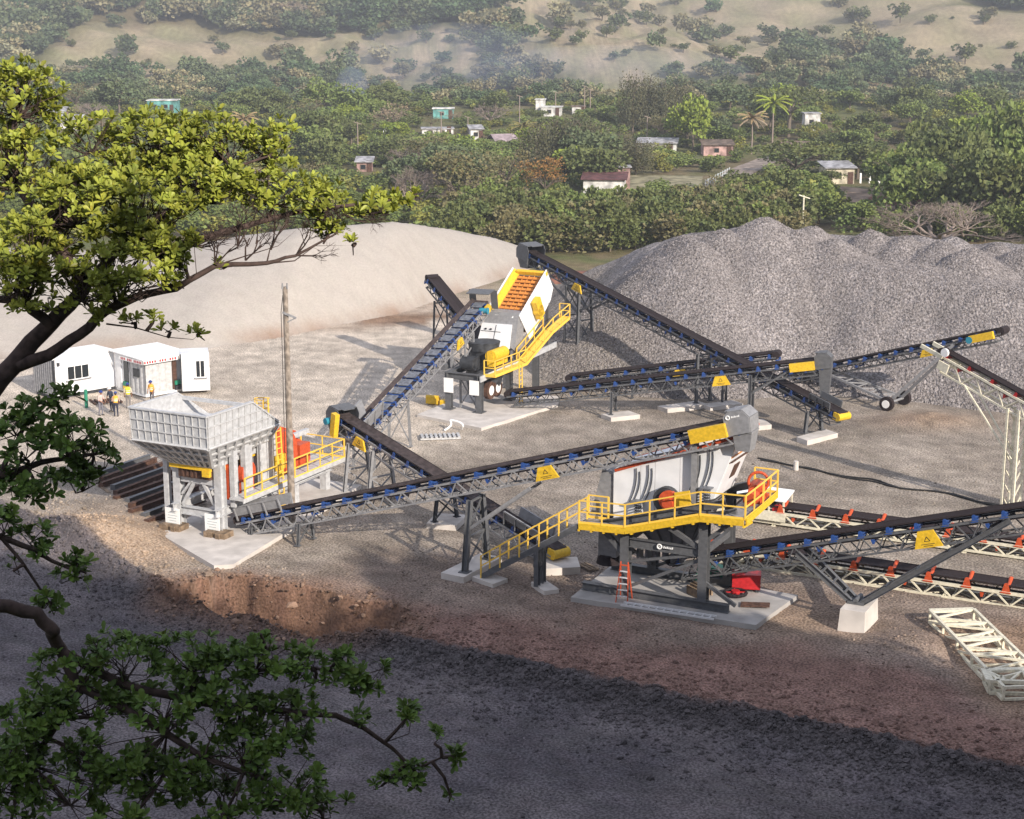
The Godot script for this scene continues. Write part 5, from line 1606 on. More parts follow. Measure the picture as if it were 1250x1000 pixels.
func surface_net(bones: Array, lo: Vector3, hi: Vector3, cell: float, blend: float) -> MB:
	# bones: [a, b, ra, rb, colour]
	var nx := int((hi.x - lo.x) / cell) + 1
	var ny := int((hi.y - lo.y) / cell) + 1
	var nz := int((hi.z - lo.z) / cell) + 1
	var val := PackedFloat32Array()
	val.resize(nx * ny * nz)
	val.fill(9.0)
	for bn in bones:
		var a: Vector3 = bn[0]
		var ab: Vector3 = bn[1] - a
		var l2 := maxf(ab.length_squared(), 1e-6)
		var mx := maxf(bn[2], bn[3]) + blend * 2.0 + cell * 2.0
		var p0 := ((Vector3(minf(a.x, a.x + ab.x), minf(a.y, a.y + ab.y), minf(a.z, a.z + ab.z)) - lo - Vector3.ONE * mx) / cell).floor()
		var p1 := ((Vector3(maxf(a.x, a.x + ab.x), maxf(a.y, a.y + ab.y), maxf(a.z, a.z + ab.z)) - lo + Vector3.ONE * mx) / cell).ceil()
		for k in range(maxi(0, int(p0.z)), mini(nz, int(p1.z) + 1)):
			for j in range(maxi(0, int(p0.y)), mini(ny, int(p1.y) + 1)):
				for i in range(maxi(0, int(p0.x)), mini(nx, int(p1.x) + 1)):
					var p := lo + Vector3(i, j, k) * cell
					var s := clampf((p - a).dot(ab) / l2, 0.0, 1.0)
					var d: float = p.distance_to(a + ab * s) - lerpf(bn[2], bn[3], s)
					var at := (k * ny + j) * nx + i
					var e := maxf(blend - absf(val[at] - d), 0.0) / blend
					val[at] = minf(val[at], d) - e * e * blend * 0.25
	var cellv := {}
	var m := MB.new()
	var corner := [0, 1, nx, nx + 1, nx * ny, nx * ny + 1, nx * ny + nx, nx * ny + nx + 1]
	var edges := [[0, 1], [2, 3], [4, 5], [6, 7], [0, 2], [1, 3], [4, 6], [5, 7], [0, 4], [1, 5], [2, 6], [3, 7]]
	for k in nz - 1:
		for j in ny - 1:
			for i in nx - 1:
				var at := (k * ny + j) * nx + i
				var neg := 0
				for q in corner: neg += int(val[at + q] < 0.0)
				if neg == 0 or neg == 8: continue
				var sum := Vector3.ZERO
				var cnt := 0
				for e in edges:
					var va := val[at + corner[e[0]]]
					var vb := val[at + corner[e[1]]]
					if (va < 0.0) == (vb < 0.0): continue
					var s := va / (va - vb)
					var ca := Vector3(e[0] & 1, (e[0] >> 1) & 1, e[0] >> 2)
					var cb := Vector3(e[1] & 1, (e[1] >> 1) & 1, e[1] >> 2)
					sum += ca.lerp(cb, s)
					cnt += 1
				cellv[at] = lo + (Vector3(i, j, k) + sum / cnt) * cell
	var step := [1, nx, nx * ny]
	for at in cellv:
		for ax in 3:
			var u: int = step[(ax + 1) % 3]
			var w: int = step[(ax + 2) % 3]
			if (val[at] < 0.0) == (val[at + step[ax]] < 0.0): continue
			if not (cellv.has(at - u) and cellv.has(at - w) and cellv.has(at - u - w)): continue
			var q := [cellv[at], cellv[at - u], cellv[at - u - w], cellv[at - w]]
			if val[at] < 0.0: q.reverse()
			var mid: Vector3 = (q[0] + q[2]) * 0.5
			var best := 9.0
			for bn in bones:
				var ab: Vector3 = bn[1] - bn[0]
				var s := clampf((mid - bn[0]).dot(ab) / maxf(ab.length_squared(), 1e-6), 0.0, 1.0)
				var d: float = mid.distance_to(bn[0] + ab * s) - lerpf(bn[2], bn[3], s)
				if d < best:
					best = d
					m.col = bn[4]
			m.quad(q[0], q[1], q[2], q[3])
	return m

# a worker standing at the origin facing +z; lean bends the trunk forward, reach lifts the hands
func worker(label: String, x: float, d: float, turn: float, shirt: Color, trousers: Color, vest: Material, helmet: Material, lean: float, reach: float, stride: float, hgt := 1.72) -> void:
	var t := thing("person", label, "person", P(x, d, gh(x, d)), turn, "")
	var k := hgt / 1.72
	var skin := Color(0.25, 0.13, 0.085)
	var boot := Color(0.05, 0.04, 0.035)
	var hair := Color(0.03, 0.022, 0.02)
	var B := Basis(Vector3.RIGHT, lean)
	var hip := V(0, 0.90, -0.02)
	var at := func(v: Vector3) -> Vector3: return hip + B * (v - hip)
	var bones := []
	for s in [-1.0, 1.0]:
		var h := V(s * 0.09, 0.88, 0)
		var kn := V(s * 0.105, 0.48, 0.03 + s * stride * 0.5)
		var an := V(s * 0.11, 0.09, s * stride - 0.02)
		bones.append([h, kn, 0.088, 0.06, trousers])
		bones.append([kn, an, 0.06, 0.046, trousers])
		bones.append([an - V(0, 0.03, 0.03), an + V(s * 0.02, -0.045, 0.15), 0.045, 0.036, boot])
		var sh: Vector3 = at.call(V(s * 0.185, 1.38, 0))
		var el: Vector3 = at.call(V(s * 0.25, 1.12, 0.02 + reach * 0.1))
		var ha: Vector3 = at.call(V(s * lerpf(0.27, 0.13, reach), lerpf(0.87, 1.12, reach), lerpf(0.06, 0.34, reach)))
		bones.append([sh, el, 0.058, 0.045, shirt])
		bones.append([el, el.lerp(ha, 0.9), 0.042, 0.031, skin])
		bones.append([ha, ha + (ha - el).normalized() * 0.10, 0.036, 0.022, skin])
		for f in 4:
			var sp := (ha - el).normalized()
			bones.append([ha + sp * 0.07 + B * V((f - 1.5) * 0.02, 0, 0), ha + sp * 0.155 + B * V((f - 1.5) * 0.022, -0.01, 0.02), 0.010, 0.008, skin])
		bones.append([ha + B * V(-s * 0.02, 0, 0.02), ha + B * V(-s * 0.045, -0.03, 0.05), 0.011, 0.009, skin])
	bones.append([hip + V(0, 0.02, 0), at.call(V(0, 1.05, 0.0)), 0.135, 0.13, trousers])
	bones.append([at.call(V(0, 1.06, 0)), at.call(V(0, 1.34, -0.005)), 0.135, 0.15, shirt])
	bones.append([at.call(V(-0.14, 1.37, 0)), at.call(V(0.14, 1.37, 0)), 0.075, 0.075, shirt])
	bones.append([at.call(V(0, 1.42, 0)), at.call(V(0, 1.52, 0.015)), 0.055, 0.052, skin])
	bones.append([at.call(V(0, 1.58, 0.03)), at.call(V(0, 1.66, 0.0)), 0.072, 0.088, skin])
	bones.append([at.call(V(0, 1.60, 0.105)), at.call(V(0, 1.575, 0.118)), 0.012, 0.016, skin])
	bones.append([at.call(V(0, 1.63, -0.04)), at.call(V(0, 1.60, -0.05)), 0.075, 0.06, hair])
	for s in [-1.0, 1.0]:
		bones.append([at.call(V(s * 0.085, 1.62, 0.0)), at.call(V(s * 0.09, 1.60, 0.0)), 0.018, 0.014, skin])
		bones.append([at.call(V(s * 0.03, 1.625, 0.093)), at.call(V(s * 0.035, 1.625, 0.095)), 0.012, 0.012, hair])
	bones.append([at.call(V(-0.022, 1.545, 0.092)), at.call(V(0.022, 1.545, 0.092)), 0.010, 0.010, Color(0.2, 0.07, 0.06)])
	var body := surface_net(bones, V(-0.5, -0.02, -0.5), V(0.5, 1.85, 0.85), 0.022, 0.03)
	var cm := StandardMaterial3D.new()
	cm.vertex_color_use_as_albedo = true
	cm.roughness = 0.85
	cm.resource_name = "clothed_body"
	var S := Transform3D(Basis.from_scale(Vector3.ONE * k))
	put("body", body.mesh(true), cm, t, S)
	var hm := MB.new()
	var top: Vector3 = at.call(V(0, 1.665, 0.0))
	for j in 4:
		hm.tube(top + B * V(0, 0.035 * j, 0), top + B * V(0, 0.035 * (j + 1), 0), 0.125 * cos(j * 0.38), 0.125 * cos((j + 1) * 0.38), 14, j == 3)
	hm.tube(top + B * V(0, -0.005, 0.03), top + B * V(0, 0.008, 0.03), 0.15, 0.15, 14)
	put("helmet", hm, helmet, t, S)
	if vest:
		var vb := [[at.call(V(0, 1.02, 0)), at.call(V(0, 1.34, -0.005)), 0.152, 0.168, Color.WHITE], [at.call(V(-0.12, 1.38, 0)), at.call(V(0.12, 1.38, 0)), 0.088, 0.088, Color.WHITE]]
		put("vest", surface_net(vb, V(-0.5, 0.7, -0.5), V(0.5, 1.7, 0.85), 0.03, 0.03), vest, t, S)
		var sm := MB.new()
		for y in [1.10, 1.22]:
			var c0: Vector3 = at.call(V(0, y, 0))
			sm.tube(c0, c0 + B * V(0, 0.045, 0), 0.167, 0.169, 16, false)
		put("reflective_band", sm, M.sign_white, t, S)

func build_people() -> void:
	var hv := mat("vest_yellow", 0.75, 0.62, 0.05, 0.7)
	var ho := mat("vest_orange", 0.80, 0.40, 0.05, 0.7)
	var bl := mat("helmet_blue", 0.03, 0.06, 0.26, 0.35)
	var wh := mat("helmet_white", 0.75, 0.75, 0.75, 0.35)
	worker("worker in a pale pink shirt and grey trousers, leftmost of the group by the cabin", -27.85, 110.8, 60, Color(0.62, 0.44, 0.40), Color(0.17, 0.17, 0.2), null, bl, 0.1, 0.7, 0.05)
	worker("worker in dark clothes with a white helmet, behind the pale pink shirted one", -27.35, 111.9, -30, Color(0.035, 0.04, 0.07), Color(0.04, 0.045, 0.07), null, wh, 0.2, 0.6, 0.02, 1.75)
	worker("worker in an orange vest and dark trousers, seen from behind and nearest the hopper", -26.75, 110.5, 185, Color(0.5, 0.34, 0.26), Color(0.03, 0.035, 0.055), ho, bl, 0.2, 0.5, 0.0, 1.66)
	worker("worker in a yellow vest standing before the corrugated container wall", -26.45, 112.9, 190, Color(0.55, 0.5, 0.4), Color(0.2, 0.19, 0.19), hv, bl, 0.05, 0.2, 0.06, 1.76)
	worker("worker in an orange and yellow vest half hidden behind the hopper rim", -25.1, 114.3, -20, Color(0.6, 0.36, 0.1), Color(0.1, 0.1, 0.12), ho, bl, 0.15, 0.4, 0.0, 1.68)

func build_small_things() -> void:
	rng.seed = 5
	# steel beams laid out left of the hopper
	for k in 11:
		var m := MB.new()
		var L := 4.6 + 0.5 * float(k % 3)
		m.ibeam(V(-L * 0.5, 0, 0), V(L * 0.5, 0, 0), 0.26, 0.30)
		m.box(V(-L * 0.5, 0, 0), V(0.03, 0.32, 0.34))
		var x := -23.1 + 0.50 * k
		var d := 96.9 - 0.98 * k
		var where: String = ["farthest", "second farthest", "third farthest", "fourth farthest", "fifth farthest", "middle", "fifth nearest", "fourth nearest", "third nearest", "second nearest", "nearest"][k]
		one("steel_beam", "%s steel beam of the loose row left of the feed hopper" % where, "steel beam", m, M.steel_dark if k % 3 == 0 else M.rust, P(x, d, 0.22 + gh(x, d)), 62 + 2.0 * sin(k * 2.1), "loose steel beams left of the hopper")
	for k in 3:
		var m := MB.new()
		m.beam(V(-3.2, 0, 0), V(3.2, 0, 0), 0.2, 0.2)
		one("cross_bearer", "%s cross bearer laid under the row of loose steel beams" % ["nearest", "middle", "farthest"][k], "timber", m, M.wood, P(-21.2 + 0.9 * (k - 1), 91.6 + 1.4 * (k - 1), 0.02), -60)
	# utility pole
	var t := thing("utility_pole", "tall weathered brown utility pole standing behind the first conveyor", "utility pole", P(-11.53, 84.5), 0)
	var pm := MB.new()
	pm.tube(V(0, -0.3, 0), V(0, 12.9, 0), 0.2, 0.13, 12)
	put("post", pm, M.pole_wood, t)
	var xm := MB.new()
	xm.beam(V(-0.15, 11.6, 0.16), V(0.55, 11.3, 0.16), 0.09, 0.1)
	xm.beam(V(0.1, 11.1, 0.12), V(0.5, 11.3, 0.16), 0.06, 0.06)
	put("bracket", xm, M.steel_grey, t)
	for s in [-0.12, 0.12]:
		var im := MB.new()
		im.tube(V(s, 12.8, 0.1), V(s, 13.1, 0.1), 0.05, 0.03, 8)
		put("insulator", im, M.steel_grey, t)
	var cm := MB.new()
	cm.path([V(-0.1, 12.5, 0.15), V(-0.22, 11.6, 0.15), V(-0.22, 9.0, 0.15), V(-0.24, 6.0, 0.15), V(-0.26, 3.2, 0.15)], 0.018, 0.018)
	put("hanging_cable", cm, M.cable, t)
	# ladders, compressor and clutter on the front slab
	t = thing("step_ladder", "orange step ladder standing open on the front slab beside the left leg", "ladder", P(5.12, 72.85, 0.22), -20)
	for s in [0.0, 1.0]:
		var m := MB.new()
		for q in [-1.0, 1.0]: m.beam(V(q * 0.28, 0, s * -0.75 + 0.37), V(q * 0.17, 1.85, 0.0), 0.07, 0.04)
		put("rail_pair", m, M.orange_red, t)
	for k in 6:
		var m := MB.new()
		m.box(V(0, 0.3 + 0.28 * k, 0.37 * (1.0 - (0.3 + 0.28 * k) / 1.85)), V(0.5 - 0.035 * k, 0.04, 0.09))
		put("tread", m, M.alu if k < 5 else M.orange_red, t)
	t = thing("aluminium_ladder", "long aluminium ladder lying along the near edge of the front slab", "ladder", P(5.0, 72.2, 0.30), -25)
	var r := MB.new()
	for z in [-0.2, 0.2]: r.beam(V(0, 0, z), V(4.4, 0, z), 0.07, 0.09)
	put("side_rail", r, M.alu, t)
	for k in 12:
		var m := MB.new()
		m.tube(V(0.2 + 0.36 * k, 0, -0.2), V(0.2 + 0.36 * k, 0, 0.2), 0.03, 0.03, 6)
		put("rung", m, M.alu, t)
	t = thing("red_tool_chest", "bright red tool chest standing at the right end of the front slab", "chest", P(10.9, 74.3, 0.22), -8)
	var b := MB.new()
	b.box(V(0, 0.46, 0), V(1.3, 0.62, 0.7))
	put("body", b, M.red, t)
	b = MB.new()
	b.box(V(0, 0.81, 0), V(1.34, 0.08, 0.74))
	put("lid", b, M.red, t)
	for s in [-0.5, 0.5]:
		b = MB.new()
		b.box(V(s, 0.07, 0), V(0.14, 0.14, 0.6))
		put("foot", b, M.steel_deep, t)
	t = thing("green_generator", "green machine casing half hidden behind the right leg of the front screen", "generator", P(9.5, 75.6, 0.22), -20)
	b = MB.new()
	b.hex([V(-0.75, 0.1, 0.45), V(0.75, 0.1, 0.45), V(0.75, 0.1, -0.45), V(-0.75, 0.1, -0.45), V(-0.65, 0.85, 0.38), V(0.65, 0.7, 0.38), V(0.65, 0.7, -0.38), V(-0.65, 0.85, -0.38)])
	put("casing", b, M.green, t)
	b = MB.new()
	for k in 4: b.box(V(-0.4 + 0.25 * k, 0.45, 0.45), V(0.12, 0.3, 0.02))
	put("vent", b, M.steel_deep, t)
	t = thing("hose_reel", "red spoked wheel of a hose reel lying in front of the red chest", "hose reel", P(10.3, 73.5, 0.22), 0)
	b = MB.new()
	b.ring(V(0, 0.15, 0), Vector3.UP, 0.5, 0.08, 18)
	put("hose_coil", b, M.rubber, t)
	b = MB.new()
	b.disc(V(0, 0.18, 0), Vector3.UP, 0.2, 0.16, 12)
	for k in 4: b.beam(V(0, 0.18, 0), V(0.48 * cos(k * PI / 2), 0.18, 0.48 * sin(k * PI / 2)), 0.06, 0.05)
	put("spoked_hub", b, M.red, t)
	b = MB.new()
	for k in 6: b.box(V(-0.3 + 0.12 * k, 0.2 + 0.1 * (k % 2), 0.1 * (k % 3)), V(0.1, 0.4, 0.9))
	one("timber_offcuts", "pale timber offcuts stacked behind the right leg of the front screen", "timber", b, M.wood, P(8.6, 73.6, 0.24), 30)
	b = MB.new()
	for k in 4: b.beam(V(-0.6, 0.04, 0.16 * k), V(0.7, 0.04 + 0.02 * k, 0.2 * k - 0.1), 0.12, 0.05)
	one("plank_heap", "few dark planks lying flat on the right end of the front slab", "planks", b, M.rust, P(11.0, 72.3, 0.24), -10)
	b = MB.new()
	for k in 3: b.beam(V(-0.6, 0.05, 0.2 * k), V(0.6, 0.05, 0.2 * k), 0.14, 0.05)
	one("plank_heap", "pale planks lying on the ground behind the yellow tail guard", "planks", b, M.wood, P(3.9, 78.2, 0.06), -60)
	b = MB.new()
	var hp := []
	for k in 22: hp.append(P(15.0 + 0.62 * k + 0.3 * sin(k * 0.9), 99.0 - 0.52 * k + 0.25 * cos(k * 1.3), 0.05))
	b.path(hp, 0.05, 0.05, 6)
	var hq := []
	for k in hp.size(): hq.append(hp[k] + V(0.1 + 0.25 * sin(k * 0.5), 0.02, 0.3 + 0.2 * cos(k * 0.7)))
	b.path(hq, 0.045, 0.045, 6)
	one("power_cable", "black power cable snaking over open ground towards the right edge", "cable", b, M.cable, Vector3.ZERO)
	b = MB.new()
	b.tube(V(0, 0.0, 0), V(0, 0.55, 0), 0.16, 0.14, 10)
	one("marker_stub", "short pale post stub beside the black cable on open ground", "post", b, M.concrete, P(16.9, 96.6))
	b = MB.new()
	b.tube(V(0, 0, 0), V(0, 1.1, 0), 0.12, 0.12, 10)
	b.tube(V(0, 1.1, 0), V(0, 1.3, 0), 0.14, 0.1, 10)
	one("green_marker", "green upright cylinder on the ground left of the workers", "marker post", b, M.green, P(-29.4, 113.1))
	b = MB.new()
	for k in 7: b.beam(V(-0.9 + 0.3 * k, 0.08, -0.7 + 0.1 * (k % 3)), V(-0.7 + 0.3 * k, 0.1 + 0.05 * (k % 2), 0.9), 0.14, 0.1)
	one("scrap_timber", "litter of rusty scrap in front of the white cabin", "scrap", b, M.rust, P(-28.6, 114.9, 0.02), 20)
	b = MB.new()
	for k in 2: b.poly([V(-0.7 + 0.9 * k, 0.0, 0.0), V(0.1 + 0.9 * k, 0.0, 0.1), V(0.1 + 0.9 * k, 1.4, -0.4), V(-0.7 + 0.9 * k, 1.5, -0.4)], V(0, 0.02, 0.05))
	one("leaning_sheet", "pale sheets leaning at the back of the hopper left corner", "sheet", b, M.cream, P(-23.3, 108.8))

# ---------------------------------------------------------------- village
func house(called: String, label: String, x: float, d: float, turn: float, w: float, dp: float, h: float, wall: Material, roof: Material, kind: String, wins: int, door := true) -> void:
	w *= 0.86
	h *= 0.88
	var t := thing(called, label, "house", P(x, d, gh(x, d) - 0.1), turn)
	var m := MB.new()
	m.box(V(0, h * 0.5, 0), V(w, h, dp))
	put("wall", m, wall, t)
	m = MB.new()
	if kind == "gable":
		for s in [-1.0, 1.0]: m.poly([V(-w * 0.5 - 0.4, h - 0.1, s * (dp * 0.5 + 0.45)), V(w * 0.5 + 0.4, h - 0.1, s * (dp * 0.5 + 0.45)), V(w * 0.5 + 0.4, h + dp * 0.24, 0), V(-w * 0.5 - 0.4, h + dp * 0.24, 0)], V(0, 0.1, 0))
	elif kind == "shed":
		m.poly([V(-w * 0.5 - 0.4, h + 0.05, dp * 0.5 + 0.5), V(w * 0.5 + 0.4, h + 0.05, dp * 0.5 + 0.5), V(w * 0.5 + 0.4, h + 0.75, -dp * 0.5 - 0.4), V(-w * 0.5 - 0.4, h + 0.75, -dp * 0.5 - 0.4)], V(0, 0.12, 0))
	else:
		m.box(V(0, h + 0.1, 0), V(w + 0.5, 0.2, dp + 0.5))
	put("roof", m, roof, t)
	for k in wins:
		m = MB.new()
		var px := w * ((k + 0.7) / (wins + 0.6) - 0.5)
		m.box(V(px, h * 0.55, dp * 0.5 + 0.03), V(1.0, 0.9, 0.1))
		var f := put("window", m, M.bark_far, t)
		m = MB.new()
		m.box(V(px, h * 0.55, dp * 0.5 + 0.09), V(0.82, 0.72, 0.03))
		put("pane", m, M.glass_dark, f)
	if door:
		m = MB.new()
		m.box(V(w * 0.36, 1.05, dp * 0.5 + 0.04), V(0.9, 2.0, 0.1))
		put("door", m, M.rust, t)

func build_village() -> void:
	var ww := mat("limewash", 0.78, 0.78, 0.76, 0.9, 0.0, M["grime"], 0.08)
	var cr := mat("cream_wash", 0.66, 0.60, 0.46, 0.9, 0.0, M["grime"], 0.08)
	var pk := mat("pink_wash", 0.55, 0.36, 0.33, 0.9, 0.0, M["grime"], 0.08)
	var tl := mat("teal_wash", 0.16, 0.42, 0.40, 0.9, 0.0, M["grime"], 0.08)
	var zn := mat("zinc_roof", 0.45, 0.45, 0.47, 0.6, 0.0, M["grime"], 0.1)
	var rr := mat("maroon_roof", 0.16, 0.07, 0.07, 0.8, 0.0, M["grime"], 0.1)
	var br := mat("brown_roof", 0.20, 0.15, 0.12, 0.8, 0.0, M["grime"], 0.1)
	house("village_house", "long white house with a maroon roof just behind the hedge", 14.4, 262.0, -6, 7.4, 5.0, 2.7, ww, rr, "shed", 0, false)
	house("village_house", "small pink house right behind the long white one", 17.4, 270.0, 0, 3.2, 3.0, 4.0, pk, zn, "flat", 1, false)
	house("village_house", "cream house with a flat roof at the end of a row of white posts", 53.8, 280.0, 4, 5.4, 5.0, 3.0, cr, zn, "shed", 1)
	house("village_house", "cream house with dark arched doors beside the earth road", 54.9, 329.0, -4, 5.6, 5.0, 2.6, cr, br, "gable", 2)
	house("village_shed", "brown roofed open shed left of the two palms", 41.0, 339.0, 0, 6.8, 5.0, 2.4, pk, br, "shed", 1)
	house("village_house", "tall white house with a pink lower front far back on the right", 67.5, 384.0, 0, 4.0, 4.0, 4.4, ww, zn, "flat", 1)
	house("village_house", "long low house with a grey roof right of the dark casuarina clump", 29.8, 347.0, -8, 9.0, 5.0, 2.0, ww, zn, "shed", 2)
	house("village_house", "house with a pale pinkish roof left of the dark casuarina clump", -2.0, 352.0, 20, 5.2, 5.0, 2.0, pk, mat("pinkish_roof", 0.42, 0.34, 0.36, 0.8, 0.0, M["grime"], 0.1), "gable", 1)
	house("village_house", "low white house among trees at upper centre left", -16.5, 376.0, 4, 8.0, 5.0, 1.7, ww, zn, "flat", 2)
	house("village_house", "turquoise house with a pale roof at upper centre left", -16.4, 408.0, 0, 5.6, 5.0, 2.6, tl, ww, "flat", 1)
	house("village_house", "white two level house with a low wing by a lamp post", 9.6, 413.0, -8, 5.4, 5.0, 2.4, ww, ww, "flat", 1)
	house("village_house", "narrow white upper block behind the white two level house", 7.0, 417.0, -8, 2.4, 3.0, 4.0, ww, ww, "flat", 0, false)
	house("village_house", "small white house beside the far power poles", 16.2, 416.0, 0, 3.6, 4.0, 2.2, ww, br, "flat", 1)
	house("village_house", "wide turquoise house with a white roof above the near tree", -86.0, 421.0, 0, 8.0, 6.0, 3.4, tl, ww, "flat", 2)
	house("village_house", "white roofed house seen through the near tree at far left", -99.5, 386.0, 0, 5.5, 5.0, 2.4, ww, zn, "gable", 1)
	house("village_house", "grey roofed house above the one seen through the near tree", -107.0, 402.0, 0, 4.5, 5.0, 2.4, pk, zn, "gable", 1)
	house("village_house", "tiny white house between two thin poles at upper centre", -7.9, 368.0, 10, 3.0, 3.0, 2.6, ww, zn, "shed", 1)
	house("village_shack", "small grey shack left of the dry tree crown", -26.3, 302.0, 0, 3.0, 3.0, 2.0, pk, zn, "shed", 1)
	house("village_shack", "tiny white roofed shack between trees on the left", -26.2, 368.0, 0, 2.8, 3.0, 1.8, ww, ww, "shed", 0)
	# poles
	var spots := [[1.7, 386.0, 7.5, "thin pale pole left of the white two level house"], [-9.6, 370.0, 4.6, "short pale pole beside the tiny white house"], [17.6, 414.0, 7.0, "left pole of the far pair with wires"], [19.0, 414.0, 6.2, "right pole of the far pair with wires"], [10.6, 415.0, 5.5, "lamp post behind the white two level house"], [-30.0, 330.0, 7.0, "thin pale pole on the left among dry trees"], [35.7, 206.0, 5.3, "cream pole with a tilted crossarm behind the gravel pile"], [-15.5, 372.0, 5.5, "thin pole between the white house and the tiny one"], [28.0, 352.0, 6.5, "slim pole right of the casuarina clump"]]
	for s in spots:
		var t := thing("power_pole", s[3], "pole", P(s[0], s[1], gh(s[0], s[1])), 20)
		var m := MB.new()
		m.tube(V(0, -0.3, 0), V(0, s[2], 0), 0.14, 0.10, 7)
		put("post", m, M.cream if s[1] < 230.0 else M.bark_pale, t)
		m = MB.new()
		m.beam(V(-0.75, s[2] + 0.12, 0.1), V(0.8, s[2] - 0.38, 0.1), 0.10, 0.12)
		put("crossarm", m, M.cream if s[1] < 230.0 else M.bark_pale, t)
	# fences and posts
	var fm := MB.new()
	var t1 := thing("roadside_fence", "white and blue post fence along the earth road in the village", "fence", P(31.2, 272.0), 74)
	for k in 11:
		fm = MB.new()
		fm.box(V(2.5 * k, 0.6, 0), V(0.16, 1.2, 0.16))
		put("post", fm, M.steel_pale, t1)
	fm = MB.new()
	for h in [0.5, 1.0]: fm.beam(V(0, h, 0), V(25.5, h, 0), 0.04, 0.05)
	put("rail", fm, mat("pale_blue", 0.45, 0.6, 0.66, 0.7), t1)
	for k in 5:
		fm = MB.new()
		fm.box(V(0, 0.8, 0), V(0.3, 1.7, 0.3))
		one("white_post", "%s of the five white posts right of the flat roofed cream house" % ["leftmost", "second", "middle", "fourth", "rightmost"][k], "post", fm, M.sign_white, P(57.6 + 1.55 * k, 279.0), 0, "white posts in a row")
	# earth road, clearing and bank as sheets on the ground
	for q in [["earth_road", [[31.0, 262.0], [35.5, 262.0], [43.0, 300.0], [60.0, 352.0], [56.0, 353.0], [38.0, 302.0]], Color(0.34, 0.28, 0.24)], ["clearing", [[50.0, 236.0], [60.0, 238.0], [61.0, 262.0], [52.0, 276.0], [49.0, 255.0]], Color(0.36, 0.26, 0.19)], ["paddock", [[18.0, 268.0], [30.0, 268.0], [33.0, 292.0], [20.0, 294.0]], Color(0.34, 0.31, 0.19)]]:
		var m := MB.new()
		var pts := []
		for p in q[1]: pts.append(P(p[0], p[1], 0.03))
		for k in range(1, pts.size() - 1): m.quad(pts[0], pts[k], pts[k + 1], pts[k + 1])
		var o := put(q[0], m, mat(q[0], q[2].r, q[2].g, q[2].b, 0.95, 0.0, M["grime"], 0.06))
		o.set_meta("kind", "structure")
	var bank := MB.new()
	bank.hex([V(-5, -0.2, 2.5), V(5, -0.2, 2.5), V(4, -0.2, -2), V(-4, -0.2, -2), V(-4, 1.1, 1), V(4, 1.3, 1), V(3.5, 1.2, -1.5), V(-3.5, 1.0, -1.5)])
	one("earth_bank", "red brown earth bank behind the bare tree at right", "earth bank", bank, mat("red_earth", 0.26, 0.12, 0.085, 0.95, 0.0, M["grime"], 0.1), P(56.0, 246.0))
	bank = MB.new()
	bank.hex([V(-9, -0.2, 2), V(10, -0.2, 2), V(10, -0.2, -3), V(-9, -0.2, -3), V(-7, 1.0, 0), V(8, 0.7, 0), V(8, 0.6, -2), V(-7, 0.9, -2)])
	one("earth_bank", "low reddish earth bank right of the head of the long dark conveyor", "earth bank", bank, M.red_earth, P(12.0, 171.0))

# ---------------------------------------------------------------- trees
var protos := {}

func leaf_quad(m: MB, at: Vector3, out: Vector3, s: float, r: RandomNumberGenerator, droop := 0.0) -> void:
	var dir := (out + V(r.randf_range(-0.9, 0.9), r.randf_range(-0.6, 0.9) - droop, r.randf_range(-0.9, 0.9))).normalized()
	var side := dir.cross(V(r.randf_range(-1, 1), r.randf_range(-1, 1), r.randf_range(-1, 1))).normalized()
	var up := side.cross(dir)
	var a := at - side * s * 0.5
	var b := at + dir * s * 0.6 + up * s * 0.22
	var c := at + side * s * 0.5
	m.tri(a, b, c)
	m.tri(a, c, at - dir * s * 0.55 + up * s * 0.12)

# a crown of leaf clumps one metre tall in all, standing on y = 0; blobs: [centre, radii]
func crown(sd: int, blobs: Array, per: int, s: float, droop := 0.0, shell := 0.62) -> ArrayMesh:
	var r := RandomNumberGenerator.new()
	r.seed = sd
	var m := MB.new()
	for bl in blobs:
		var tone := r.randf_range(0.75, 1.2)
		var hue := r.randf_range(-0.1, 0.1)
		for k in int(per * bl[1].x * bl[1].z * 22.0) + 20:
			var dir := V(r.randfn(), r.randfn() * 0.8 + 0.25, r.randfn()).normalized()
			var at: Vector3 = bl[0] + dir * bl[1] * r.randf_range(shell, 1.05)
			if at.y < 0.02: continue
			var q := tone * r.randf_range(0.65, 1.3)
			m.col = Color(q * (1.0 + hue), q, q * (1.0 - hue))
			leaf_quad(m, at, dir, s * r.randf_range(0.6, 1.3), r, droop)
	return m.mesh(true)

func blobs_round(sd: int, n: int, y: float, spread: float, rad: float, flat := 0.75) -> Array:
	var r := RandomNumberGenerator.new()
	r.seed = sd
	var o := [[V(0, y, 0), V(spread * 0.8, spread * 0.7 * flat, spread * 0.8)]]
	for k in n:
		var a := TAU * k / n * 1.618 * 2.0 + r.randf()
		var e := r.randf_range(0.35, 1.0) * spread
		var q := rad * r.randf_range(0.7, 1.25)
		o.append([V(cos(a) * e, y + r.randf_range(-0.9, 1.0) * spread * 0.62 * flat, sin(a) * e), V(q, q * flat, q)])
	return o

